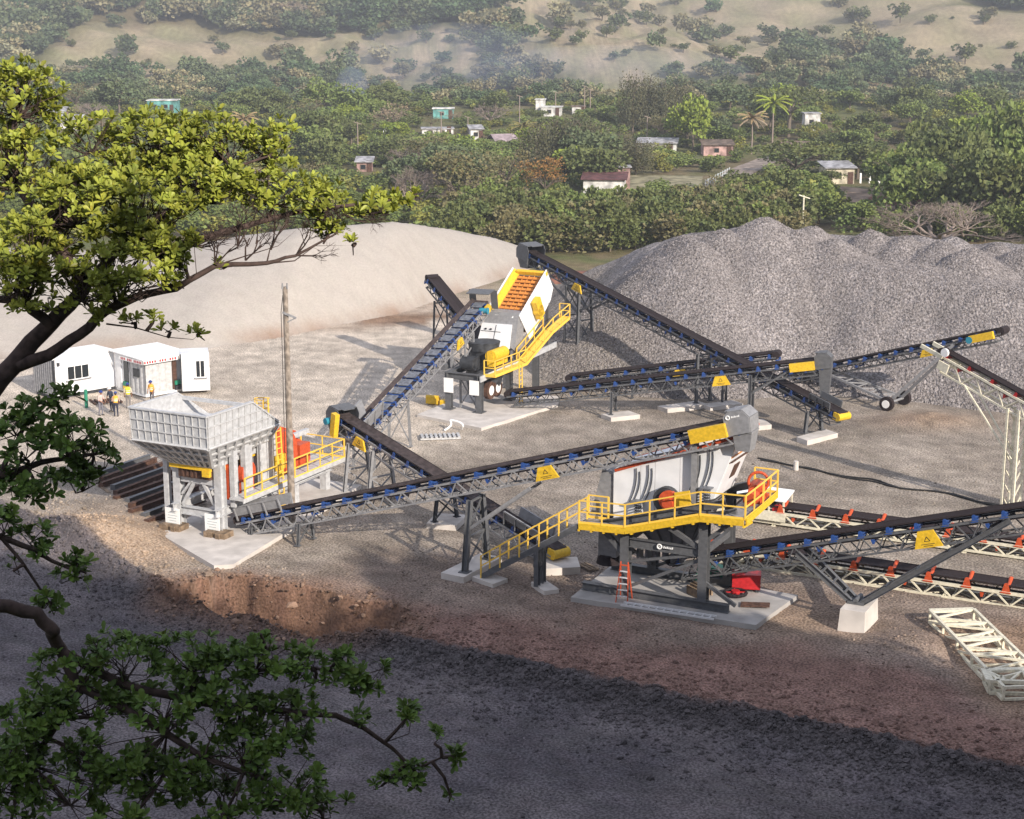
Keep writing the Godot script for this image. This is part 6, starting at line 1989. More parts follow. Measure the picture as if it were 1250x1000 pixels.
func trunk_mesh(sd: int, h: float, r0: float, limbs: int, reach: float) -> ArrayMesh:
	var r := RandomNumberGenerator.new()
	r.seed = sd
	var m := MB.new()
	var fork := V(r.randf_range(-0.03, 0.03), h, r.randf_range(-0.03, 0.03))
	m.path([V(0, -0.03, 0), fork * 0.5 + V(0.01, 0, 0), fork], r0, r0 * 0.75, 7)
	for k in limbs:
		var a := TAU * k / limbs + r.randf() * 0.8
		var e := fork + V(cos(a) * reach, r.randf_range(0.15, 0.36), sin(a) * reach) * r.randf_range(0.7, 1.1)
		var mid := fork.lerp(e, 0.5) + V(0, 0.05, 0)
		m.path([fork, mid, e], r0 * 0.6, r0 * 0.15, 5)
		for j in 2:
			var e2 := e + V(r.randf_range(-0.15, 0.15), r.randf_range(0.02, 0.15), r.randf_range(-0.15, 0.15))
			m.path([mid, mid.lerp(e2, 0.6) + V(0, 0.02, 0), e2], r0 * 0.3, r0 * 0.08, 4)
	return m.mesh()

func twiggy(m: MB, a: Vector3, dir: Vector3, l: float, r0: float, depth: int, r: RandomNumberGenerator) -> void:
	var e := a + dir * l
	var mid := a + dir * l * 0.5 + V(r.randf_range(-1, 1), r.randf_range(-1, 1), r.randf_range(-1, 1)) * l * 0.09
	m.path([a, mid, e], r0, r0 * 0.6, 5 if depth > 2 else 3)
	if depth == 0: return
	for k in 3 if depth > 1 else 4:
		var d2 := (dir + V(r.randf_range(-0.9, 0.9), r.randf_range(-0.35, 0.6), r.randf_range(-0.9, 0.9))).normalized()
		twiggy(m, a.lerp(e, r.randf_range(0.6, 1.0)), d2, l * r.randf_range(0.55, 0.75), r0 * 0.58, depth - 1, r)

func build_protos() -> void:
	for k in 3:
		protos["round_%d" % k] = [crown(100 + k, blobs_round(200 + k, 15, 0.56, 0.38, 0.19, 0.85), 75, 0.062), trunk_mesh(300 + k, 0.34, 0.028, 5, 0.26)]
		protos["bush_%d" % k] = [crown(110 + k, blobs_round(210 + k, 17, 0.42, 0.38, 0.2, 1.05), 72, 0.066), trunk_mesh(310 + k, 0.15, 0.02, 5, 0.2)]
		protos["small_%d" % k] = [crown(120 + k, blobs_round(220 + k, 9, 0.52, 0.36, 0.2, 0.95), 26, 0.1), trunk_mesh(320 + k, 0.34, 0.03, 4, 0.25)]
	var flat := []
	var r := RandomNumberGenerator.new()
	r.seed = 9
	for k in 16:
		var a := k * 2.4
		var e := 0.12 + 0.42 * sqrt(k / 16.0)
		flat.append([V(cos(a) * e, 0.80 - 0.3 * e * e + r.randf_range(-0.12, 0.08), sin(a) * e), V(0.17, 0.075, 0.17)])
	protos["flat_0"] = [crown(130, flat, 95, 0.042), trunk_mesh(330, 0.45, 0.03, 7, 0.4)]
	var plume := []
	for k in 22:
		var a := k * 2.4
		var e := 0.34 * sqrt((k + 0.5) / 22.0)
		var top := 0.95 - 0.5 * e + r.randf_range(-0.1, 0.05)
		plume.append([V(cos(a) * e, top - 0.25, sin(a) * e), V(0.08, 0.30, 0.08)])
		plume.append([V(cos(a) * e * 1.1, 0.28, sin(a) * e * 1.1), V(0.09, 0.24, 0.09)])
	protos["plume_0"] = [crown(140, plume, 330, 0.032, 0.8, 0.3), trunk_mesh(340, 0.5, 0.025, 4, 0.15)]
	protos["airy_0"] = [crown(150, blobs_round(250, 20, 0.56, 0.40, 0.15, 0.8), 62, 0.030, 0.0, 0.2), trunk_mesh(350, 0.25, 0.028, 8, 0.36)]
	protos["airy_1"] = [crown(151, blobs_round(251, 14, 0.60, 0.36, 0.16, 0.8), 40, 0.032, 0.0, 0.2), trunk_mesh(351, 0.3, 0.028, 8, 0.34)]
	for k in 2:
		var b := MB.new()
		r.seed = 60 + k
		for j in 8: twiggy(b, V(0, 0.14, 0), V(cos(j * 0.785), 0.5 + 0.35 * (j % 3), sin(j * 0.785)).normalized(), 0.25, 0.015, 5 if k == 0 else 4, r)
		b.path([V(0, -0.03, 0), V(0.01, 0.16, 0)], 0.03, 0.022, 7)
		protos["bare_%d" % k] = [null, b.mesh()]
	var pm := MB.new()
	r.seed = 71
	for k in 22:
		var a := k * 2.4
		var tilt := lerpf(1.1, -0.5, k / 22.0)
		var at := V(0, 0.86, 0)
		var dir := V(cos(a), tilt, sin(a)).normalized()
		for j in 6:
			var nx := at + dir * 0.062
			dir = (dir - V(0, 0.17, 0)).normalized()
			var side := dir.cross(Vector3.UP).normalized() * 0.042 * (1.0 - absf(j - 2.0) / 5.5)
			var q := 1.0 if k < 16 else 1.7
			pm.col = Color(q * 1.1, q, 0.7 * q) * r.randf_range(0.75, 1.2)
			for s in [-1.0, 1.0]:
				pm.tri(at, nx, nx + side * s - V(0, 0.025, 0))
				pm.tri(at, nx + side * s - V(0, 0.025, 0), at + side * s * 0.8 - V(0, 0.025, 0))
			at = nx
	var tr := MB.new()
	tr.path([V(0, -0.03, 0), V(0.015, 0.4, 0), V(0, 0.87, 0)], 0.018, 0.012, 8)
	protos["palm_0"] = [pm.mesh(true), tr.mesh()]

func leaf_mat(called: String, r: float, g: float, b: float, glow := 0.35) -> StandardMaterial3D:
	var m := mat(called, r, g, b, 0.6)
	m.vertex_color_use_as_albedo = true
	m.backlight_enabled = true
	m.backlight = Color(glow, glow, glow)
	m.metallic_specular = 0.3
	return m

func plant_tree(called: String, label: String, proto: String, x: float, d: float, w: float, h: float, lm: Material, group := "", bark: Material = null, cat := "tree") -> void:
	var p: Array = protos[proto]
	var t := thing(called, label, cat, P(x, d, gh(x, d) - 0.1), rng.randf() * 360.0, group)
	var S := Transform3D(Basis.from_scale(V(w, h, w)))
	put("trunk", p[1], bark if bark else M.bark_far, t, S)
	if p[0]: put("crown", p[0], lm, t, S)

func nth(k: int) -> String:
	var words := ["first", "second", "third", "fourth", "fifth", "sixth", "seventh", "eighth", "ninth", "tenth"]
	return words[k] if k < 10 else "%dth" % (k + 1) if (k + 1) % 10 > 3 or (k + 1) % 10 == 0 or k < 20 else "%d%s" % [k + 1, ["st", "nd", "rd"][(k + 1) % 10 - 1]]

func build_trees() -> void:
	rng.seed = 4242
	build_protos()
	var dark := leaf_mat("leaf_dark", 0.13, 0.155, 0.055)
	var mid := leaf_mat("leaf_mid", 0.175, 0.225, 0.065)
	var olive := leaf_mat("leaf_olive", 0.19, 0.175, 0.085)
	var lime := leaf_mat("leaf_lime", 0.22, 0.28, 0.045)
	var dry := leaf_mat("leaf_dry", 0.30, 0.235, 0.165)
	var orange := leaf_mat("leaf_orange", 0.32, 0.18, 0.06)
	var blue := leaf_mat("leaf_bluish", 0.13, 0.165, 0.08)
	var casu := leaf_mat("leaf_casuarina", 0.12, 0.12, 0.065)
	# the trees one can name
	plant_tree("lime_tree", "bright yellow green round tree in the village, left of the two palms", "round_0", 36.8, 345.0, 9.5, 13.0, lime)
	plant_tree("lime_bush", "light green bushy tree at the left end of the hedge", "round_1", -3.6, 219.0, 7.0, 7.0, mid)
	plant_tree("lime_bush", "vivid green low tree beside the white low house", "bush_1", -24.5, 362.0, 7.0, 5.5, lime)
	plant_tree("autumn_tree", "orange brown tree left of the long white house", "airy_0", 4.9, 250.0, 8.5, 8.0, orange)
	plant_tree("dry_tree", "big hazy yellowish dry tree above the crest of the sand pile", "airy_0", -7.0, 231.0, 14.0, 11.0, olive)
	plant_tree("dry_tree", "greyish leafless dry tree left of the big yellowish one", "bare_0", -13.5, 236.0, 11.0, 10.0, dry, "", M.bark_pale)
	plant_tree("dry_tree", "smaller dry tree behind the big yellowish one", "airy_1", -1.0, 252.0, 10.0, 9.5, olive)
	plant_tree("bare_tree", "wide spreading leafless tree behind the right end of the gravel pile", "bare_0", 50.0, 196.0, 21.0, 9.0, dry, "", M.bark_pale)
	plant_tree("flat_topped_tree", "dark flat topped tree standing in front of the cream houses", "flat_0", 43.8, 262.0, 13.0, 9.0, dark)
	plant_tree("flat_topped_tree", "second flat topped tree with layered boughs, right behind the palms", "flat_0", 60.5, 372.0, 15.0, 12.0, dark)
	plant_tree("coconut_palm", "tall coconut palm with yellowing lower fronds by the village road", "palm_0", 54.0, 352.0, 11.0, 11.0, lime, "", M.bark_pale)
	plant_tree("coconut_palm", "shorter dry coconut palm left of the tall one", "palm_0", 48.0, 340.0, 9.5, 8.5, dry, "", M.bark_pale)
	plant_tree("coconut_palm", "small palm right of the pinkish roofed house", "palm_0", 2.2, 335.0, 8.0, 7.0, olive, "", M.bark_pale)
	plant_tree("coconut_palm", "far palm on the left above the near tree tip", "palm_0", -52.0, 330.0, 8.0, 9.0, dry, "", M.bark_pale)
	for k in 7:
		plant_tree("casuarina", "%s of the dark feathery casuarinas in the clump behind the long white house" % ["leftmost", "second from left", "third from left", "middle", "third from right", "second from right", "rightmost"][k], "plume_0", 4.2 + 2.9 * k, 289.0 + 4.0 * (k % 2) + k, 8.5, 9.0 + 2.6 * sin(0.7 + k * 0.55), casu, "casuarina clump")
	for k in 4:
		plant_tree("casuarina", "%s of the tall far casuarinas behind the lime tree" % ["leftmost", "second", "third", "rightmost"][k], "plume_0", 27.0 + 3.6 * k, 380.0 + 5.0 * (k % 2), 9.0, 15.0 - k, casu, "far casuarinas")
	# hedge of dark bushes between the stockpiles and the village
	for k in 60:
		var u := k / 59.0
		var x := lerpf(-7.5, 33.0, u) + rng.randf_range(-0.8, 0.8)
		var d := 193.0 + 9.0 * float(k % 3) + 4.0 * u + rng.randf_range(-2, 2)
		plant_tree("hedge_bush", "%s bush from the left in the %s row of the dark hedge behind the stockpiles" % [nth(int(k / 3)), ["front", "middle", "back"][k % 3]], "bush_%d" % (k % 3), x, d, rng.randf_range(5.5, 7.5), rng.randf_range(4.8, 6.0) + 0.7 * float(k % 3), [dark, dark, olive, dark, mid, dark, olive, dark][rng.randi() % 8], "dark hedge bushes", null, "bush")
	for q in [[36.0, 216.0, 8.0, 6.6, "tree directly left of the crossarm pole behind the gravel summit"], [40.5, 222.0, 8.0, 6.6, "tree directly right of the crossarm pole behind the gravel summit"], [33.0, 226.0, 8.0, 6.6, "second tree left of the crossarm pole behind the gravel summit"], [37.5, 236.0, 9.0, 7.4, "taller tree straight behind the crossarm pole"], [44.5, 214.0, 7.0, 5.0, "low tree halfway from the crossarm pole to the wide bare tree"], [29.0, 224.0, 8.0, 6.0, "third tree left of the crossarm pole, at the hedge end"]]:
		plant_tree("broadleaf_tree", q[4], "bush_%d" % (int(q[0]) % 3), q[0], q[1], q[2], q[3], mid if int(q[1]) % 4 else dark, "trees by the crossarm pole")
	# the big dark wood on the right
	for k in 24:
		var x := 51.5 + 3.2 * (k % 8) + rng.randf_range(-1, 1) + 2.2 * int(k / 8)
		var d := 212.0 + 13.0 * int(k / 8) + rng.randf_range(-3, 3)
		plant_tree("broadleaf_tree", "%s tall dark tree %s of the wood at the right edge" % [["first", "second", "third", "fourth", "fifth", "sixth", "seventh", "eighth"][k % 8], ["in the front row", "in the middle row", "in the back row"][int(k / 8)]], "round_%d" % (k % 3), x, d, 10.5, 9.0 + rng.randf_range(-1.0, 1.2) + 0.9 * (k % 8) + 1.3 * int(k / 8), dark if k % 4 else mid, "dark wood at the right edge")
	for k in 12:
		plant_tree("wood_edge_bush", "%s bush from the left along the foot of the dark wood at right" % nth(k), "bush_%d" % (k % 3), 47.0 + 2.6 * k, 203.0 + 2.0 * (k % 2), 6.0, 4.6 + 0.25 * k, mid if k % 3 == 0 else dark, "bushes along the foot of the right wood", null, "bush")
	# village trees, kept clear of the houses and the road
	var houses := [[14, 262, 5.5, "long white house"], [54, 280, 5.5, "flat roofed cream house"], [55, 329, 5, "dark doored house"], [41, 339, 4.5, "brown roofed shed"], [67.5, 384, 4, "white and pink house"], [30, 347, 5, "long low house"], [-2, 352, 4, "pinkish roofed house"], [-16.5, 376, 5, "low white house"], [-16.4, 408, 4, "turquoise house"], [9.6, 413, 5, "two level house"], [16, 416, 4, "small white house"], [-86, 421, 6, "wide turquoise house"], [-99, 386, 5, "far left white house"], [-8, 368, 3, "tiny white house"], [-26, 302, 3, "grey shack"], [-26, 368, 3, "tiny shack"], [54, 352, 4, "tall palm"], [48, 340, 3.5, "shorter palm"], [57, 250, 9, "red earth bank"], [42, 310, 3.0, "village road bend"], [33, 278, 4.0, "roadside fence"]]
	var n := 0
	var tries := 0
	var alike := {}
	while n < 250 and tries < 7000:
		tries += 1
		var d := rng.randf_range(236.0, 426.0)
		var x := rng.randf_range(-0.34, 0.34) * d
		if d < 262.0 and x > -12.0 and x < 22.0: continue
		var ok := true
		var w := rng.randf_range(6.5, 11.5)
		var h := w * rng.randf_range(0.65, 0.95)
		for hs in houses:
			if absf(x - hs[0]) < hs[2] + 1.5 and absf(d - hs[1]) < 5.0: ok = false
			# keep the house in sight over the tree from the lookout
			if d < hs[1] and absf(x - hs[0] * d / hs[1]) < hs[2] * 0.8 + w * 0.4: h = minf(h, 26.0 * (1.0 - d / hs[1]) + 2.6)
		if h < 2.6: ok = false
		if absf(x - lerpf(33.0, 58.0, (d - 262.0) / 90.0)) < 4.0 and d < 356.0: ok = false
		if x > 17.0 and x < 34.0 and d > 255.0 and d < 296.0: ok = false
		if not ok: continue
		var pick := rng.randf()
		var lm: Material = mid
		var word := "mid green"
		var pr := "round_%d" % (n % 3)
		var left := x < -8.0
		if pick < 0.30: lm = dark; word = "dark green"
		elif pick < 0.44: lm = olive; word = "olive"; pr = "airy_%d" % (n % 2)
		elif pick < (0.62 if left else 0.5): lm = dry; word = "dry tan"; pr = ["airy_1", "bare_1"][n % 2]
		elif pick < 0.68: lm = lime; word = "yellow green"
		elif pick < 0.76: lm = blue; word = "bluish green"
		if h < 0.62 * w: w = h / 0.62
		var near: Array = houses[0]
		for hs in houses:
			if Vector2(x - hs[0], (d - hs[1]) * 0.5).length() < Vector2(x - near[0], (d - near[1]) * 0.5).length(): near = hs
		var ex: float = x - near[0]
		var ed: float = (d - near[1]) * 0.5
		var far_ := "well " if Vector2(ex, ed).length() > 22.0 else "just " if Vector2(ex, ed).length() < 9.0 else ""
		var rel := "left of" if ex < 0.0 else "right of"
		if absf(ed) > absf(ex): rel = "in front of" if ed < 0.0 else "behind"
		var said: String = "%s %s tree %s%s the %s" % [["low", "squat", "medium sized", "tall", "very tall"][clampi(int((h - 3.0) / 1.5), 0, 4)], word, far_, rel, near[3]]
		plant_tree("village_tree", said, pr, x, d, w, h, lm, "trees of the village", M.bark_pale if pr.begins_with("bare") else null)
		if not alike.has(said): alike[said] = []
		alike[said].append([get_child(get_child_count() - 1), x / d])
		n += 1
	# alike trees get their place among their likes
	for key in alike:
		var row: Array = alike[key]
		if row.size() < 2: continue
		row.sort_custom(func(p, q): return p[1] < q[1])
		for k in row.size():
			row[k][0].set_meta("label", "%s %s" % ["leftmost" if k == 0 else "rightmost" if k == row.size() - 1 else nth(k) + " from left", key])
	# trees and shrubs standing alone on the dry slopes
	n = 0
	tries = 0
	var lone := []
	while lone.size() < 120 and tries < 9000:
		tries += 1
		var d := rng.randf_range(452.0, 600.0)
		var x := rng.randf_range(-0.31, 0.31) * d
		if meadow(x, d) < 0.6: continue
		lone.append([x, d, rng.randf_range(2.0, 8.0) * (0.6 if lone.size() % 3 == 0 else 1.0)])
	lone.sort_custom(func(p, q): return p[0] / p[1] < q[0] / q[1])
	for k in lone.size():
		var q: Array = lone[k]
		plant_tree("slope_tree", "%s %s tree on the dry slopes, %s from the left" % ["small" if q[2] < 4.5 else "wide", ["bluish", "dark", "olive"][k % 3], nth(k)], "small_%d" % (k % 3), q[0], q[1], q[2], q[2] * rng.randf_range(0.6, 0.85), [blue, dark, olive][k % 3], "lone trees on the dry slopes")
	plant_tree("umbrella_tree", "pale flat crowned tree with a white trunk high on the left slope", "flat_0", -70.6, 541.0, 15.0, 9.0, dry, "", M.bark_pale)
	# the woods on the hills: one mass
	var sets := [[], [], []]
	var cols := [[], [], []]
	for i in 6500:
		var d := rng.randf_range(440.0, 720.0)
		var x := rng.randf_range(-0.40, 0.40) * d
		if meadow(x, d) > 0.2 and rng.randf() > 0.015: continue
		var w := rng.randf_range(0.55, 1.25) * lerpf(5.5, 10.5, sst(440.0, 540.0, d))
		var k := i % 3
		var q := rng.randf_range(0.75, 1.3)
		var c := Color(1, 1, 1) * q
		var g := n_mid.get_noise_2d(x * 0.25 + 50.0, d * 0.25)
		if g > 0.02 and rng.randf() < 0.55: c = Color(2.3, 1.65, 1.9) * q
		elif g < -0.2: c = Color(0.75, 0.9, 0.85) * q
		sets[k].append(Transform3D(Basis(Vector3.UP, rng.randf() * TAU).scaled_local(V(w, w * rng.randf_range(0.65, 0.95), w)), P(x, d, gh(x, d) - 0.3)))
		cols[k].append(c)
	for k in 3:
		scatter("hill_wood", "woodland covering the hills, seen as one mass", "woodland", protos["small_%d" % k][0], blue, sets[k], cols[k])
	# undergrowth between the village trees
	var us := []
	var uc := []
	for i in 2600:
		var d := rng.randf_range(190.0, 455.0)
		var x := rng.randf_range(-0.36, 0.36) * d
		if d < 236.0 and (x > 18.0 * (d - 120.0) / 100.0 + 4.0 or x > -6.0): continue
		if d < 205.0: continue
		if absf(x - lerpf(33.0, 58.0, (d - 262.0) / 90.0)) < 4.5 and d < 356.0: continue
		if x > 17.0 and x < 34.0 and d > 262.0 and d < 296.0: continue
		if x > 48.0 and x < 62.0 and d > 232.0 and d < 282.0: continue
		var blocked := false
		for hs in houses:
			if absf(x - hs[0]) < hs[2] + 1.0 and d < hs[1] + 4.0 and d > hs[1] - 14.0: blocked = true
		if blocked: continue
		var w := rng.randf_range(2.5, 5.5)
		us.append(Transform3D(Basis(Vector3.UP, rng.randf() * TAU).scaled_local(V(w, w * rng.randf_range(0.4, 0.75), w)), P(x, d, gh(x, d) - 0.25)))
		var q := rng.randf_range(0.6, 1.25)
		uc.append(Color(1.5 * q, 1.2 * q, 1.0 * q) if rng.randf() < 0.3 else Color(q, q, q))
	scatter("undergrowth", "scrub and undergrowth between the village trees", "undergrowth", protos["small_1"][0], mid, us, uc)
	# the wooded spur right of the lookout: its trees throw the shade over the road
	var ss := []
	var sc := []
	for i in 560:
		var q := rng.randf_range(-25.0, 54.0)
		var row := i % 4
		var s = ridge_s(q) + [0.0, 3.0, 7.0, -3.0][row] + rng.randf_range(-1.5, 1.5)
		var top := ridge_top(q)
		if top < 3.0: continue
		var x = 0.832 * q + 0.555 * s
		var d = 0.555 * q - 0.832 * s
		var base := gh(x, d) - 0.3
		var hh := maxf(top - base + rng.randf_range(-1.6, 0.3) - (1.5 if row == 3 else 0.0), 2.0)
		ss.append(Transform3D(Basis(Vector3.UP, rng.randf() * TAU).scaled_local(V(5.5, hh, 5.5)), P(x, d, base)))
		sc.append(Color(1, 1, 1))
	scatter("spur_wood", "wood on the spur right of the lookout", "woodland", protos["bush_0"][0], dark, ss, sc)

# ---------------------------------------------------------------- the trees one looks past
func leaf_rosette(sd: int, n: int, len_: float) -> ArrayMesh:
	var r := RandomNumberGenerator.new()
	r.seed = sd
	var m := MB.new()
	var ts := [0.0, 0.22, 0.48, 0.72, 0.9, 1.0]
	var ws := [0.10, 0.34, 0.74, 1.0, 0.72, 0.12]
	for k in n:
		var a := k * 2.4 + r.randf_range(-0.3, 0.3)
		var tilt := lerpf(0.35, 1.35, k / float(n)) + r.randf_range(-0.15, 0.15)
		var dir := V(cos(a) * sin(tilt), cos(tilt), sin(a) * sin(tilt))
		var side := V(-sin(a), 0, cos(a))
		var up := side.cross(dir).normalized()
		if up.y < 0: up = -up
		if r.randf() < 0.07: m.col = Color(1.7, 1.25, 0.6) * r.randf_range(0.6, 1.0)
		var l := len_ * r.randf_range(0.55, 1.25)
		var w := l * r.randf_range(0.165, 0.21)
		var q := r.randf_range(0.75, 1.25)
		m.col = Color(q * r.randf_range(0.9, 1.15), q, q * r.randf_range(0.8, 1.1))
		var bend := r.randf_range(0.05, 0.3)
		var fold := r.randf_range(0.1, 0.4)
		for j in 5:
			var c0 = dir * l * ts[j] - V(0, 1, 0) * bend * l * ts[j] * ts[j]
			var c1 = dir * l * ts[j + 1] - V(0, 1, 0) * bend * l * ts[j + 1] * ts[j + 1]
			for s in [-1.0, 1.0]:
				var e0: Vector3 = c0 + side * s * w * ws[j] + up * fold * w * ws[j]
				var e1: Vector3 = c1 + side * s * w * ws[j + 1] + up * fold * w * ws[j + 1]
				m.tri(c0, e0, e1)
				m.tri(c0, e1, c1)
	return m.mesh(true)

func leafy(label: String, size: float, dense: float, blobs: Array, tips: Array, limbs: Array, base: Vector3, lm: Material, individual: int, sd: int, sprays: Array) -> void:
	rng.seed = sd
	var t := thing("leafy_tree", label, "tree", base)
	var trunk := MB.new()
	var first: Array = limbs[0][0][0]
	var top := P(first[0], first[2], first[1]) - base
	trunk.path([V(0, -0.5, 0), top * 0.45 + V(-0.25, 0, 0), top], 0.28, limbs[0][1] * 1.05, 12)
	put("trunk", trunk, M.bark, t)
	var nodes := []
	for lb in limbs:
		var pts := []
		for p in lb[0]: pts.append(P(p[0], p[2], p[1]) - base)
		var fine := []
		for k in pts.size() - 1:
			for j in 3: fine.append(pts[k].lerp(pts[k + 1], j / 3.0) + V(rng.randf_range(-1, 1), rng.randf_range(-1, 1), rng.randf_range(-1, 1)) * lb[2] * 0.8)
		fine.append(pts[-1])
		var m := MB.new()
		m.path(fine, lb[1], lb[2], 9)
		put("limb", m, M.bark, t)
		nodes.append_array(fine.slice(2))
	var kinds := []
	for k in 4: kinds.append(leaf_rosette(sd + k, 9 + k, size))
	var all := []
	for set_ in [blobs, tips]:
		for b in set_:
			var c := P(b[0], b[2], b[1]) - base
			var n := int(PI * b[3] * b[4] / 0.029 * dense) + (1 if set_ == tips else 4)
			if set_ == tips: n = 4
			var tw := MB.new()
			var hub: Vector3 = nodes[0]
			for q in nodes:
				if q.distance_to(c - V(0, b[4] * 0.5, 0)) < hub.distance_to(c - V(0, b[4] * 0.5, 0)): hub = q
			var fork := c - V(0, b[4] * 0.55, 0)
			tw.path([hub, hub.lerp(fork, 0.5) + V(0.03, 0.03, 0.02), fork], 0.022, 0.014, 5)
			for k in n:
				var dir := V(rng.randfn(), rng.randfn() * 0.8 + 0.35, rng.randfn()).normalized()
				var at: Vector3 = c + dir * V(b[3], b[4], b[3] * 0.9) * rng.randf_range(0.5, 1.0)
				if n_mid.get_noise_3d(at.x * 16.0, at.y * 22.0, at.z * 16.0) < -0.04 and set_ == blobs: continue
				var ax := (dir * 0.55 + V(0.15, 0.9, 0.25) + V(rng.randf_range(-0.5, 0.5), rng.randf_range(-0.2, 0.3), rng.randf_range(-0.5, 0.5))).normalized()
				var s := ax.cross(V(0.3, 0.1, 1)).normalized()
				var sc := rng.randf_range(0.75, 1.2)
				all.append([at, Transform3D(Basis(s, ax, s.cross(ax)) * Basis(Vector3.UP, rng.randf() * TAU).scaled_local(Vector3.ONE * sc), at), rng.randi() % 4, rng.randf_range(0.65, 1.3)])
				var from := fork if rng.randf() < 0.7 else hub
				if rng.randf() < 0.55: continue
				tw.path([from, from.lerp(at, 0.55) - V(0, 0.04, 0) + V(rng.randf_range(-1, 1), rng.randf_range(-1, 1), rng.randf_range(-1, 1)) * 0.09, at], 0.007, 0.004, 4)
			put("branchlet", tw, M.bark, t)
	for q in sprays:
		var sp := MB.new()
		var o: Vector3 = P(q[0], q[2], q[1]) - base
		for k in 3: twiggy(sp, o, V(q[3] + rng.randf_range(-0.5, 0.5), q[4] + rng.randf_range(-0.4, 0.4), rng.randf_range(-0.4, 0.4)).normalized(), 0.26, 0.011, 3, rng)
		put("dead_twig", sp, M.bark, t)
	# the clusters nearest the lookout are parts of their own, the rest one part
	all.sort_custom(func(a, b): return a[0].z > b[0].z)
	var places := [[], [], [], []]
	var shades := [[], [], [], []]
	var tints := []
	for k in 3:
		var lt := lm.duplicate()
		lt.albedo_color = Color(lm.albedo_color.r * [0.88, 1.0, 1.1][k], lm.albedo_color.g * [0.9, 1.0, 1.06][k], lm.albedo_color.b * [0.95, 1.0, 1.0][k])
		tints.append(lt)
	for k in all.size():
		if k % 4 == 0 and k / 4 < individual: put("leaf_cluster", kinds[all[k][2]], tints[k % 3], t, all[k][1])
		else:
			places[all[k][2]].append(all[k][1])
			shades[all[k][2]].append(all[k][3])
	for k in 4:
		var mm := MultiMesh.new()
		mm.transform_format = MultiMesh.TRANSFORM_3D
		mm.use_colors = true
		mm.mesh = kinds[k]
		mm.instance_count = places[k].size()
		for j in places[k].size(): 
			mm.set_instance_transform(j, places[k][j])
			mm.set_instance_color(j, Color(shades[k][j], shades[k][j], shades[k][j] * 0.95))
		var o := MultiMeshInstance3D.new()
		o.multimesh = mm
		o.material_override = lm
		o.name = "foliage"
		t.add_child(o, true)
		o.set_meta("kind", "stuff")

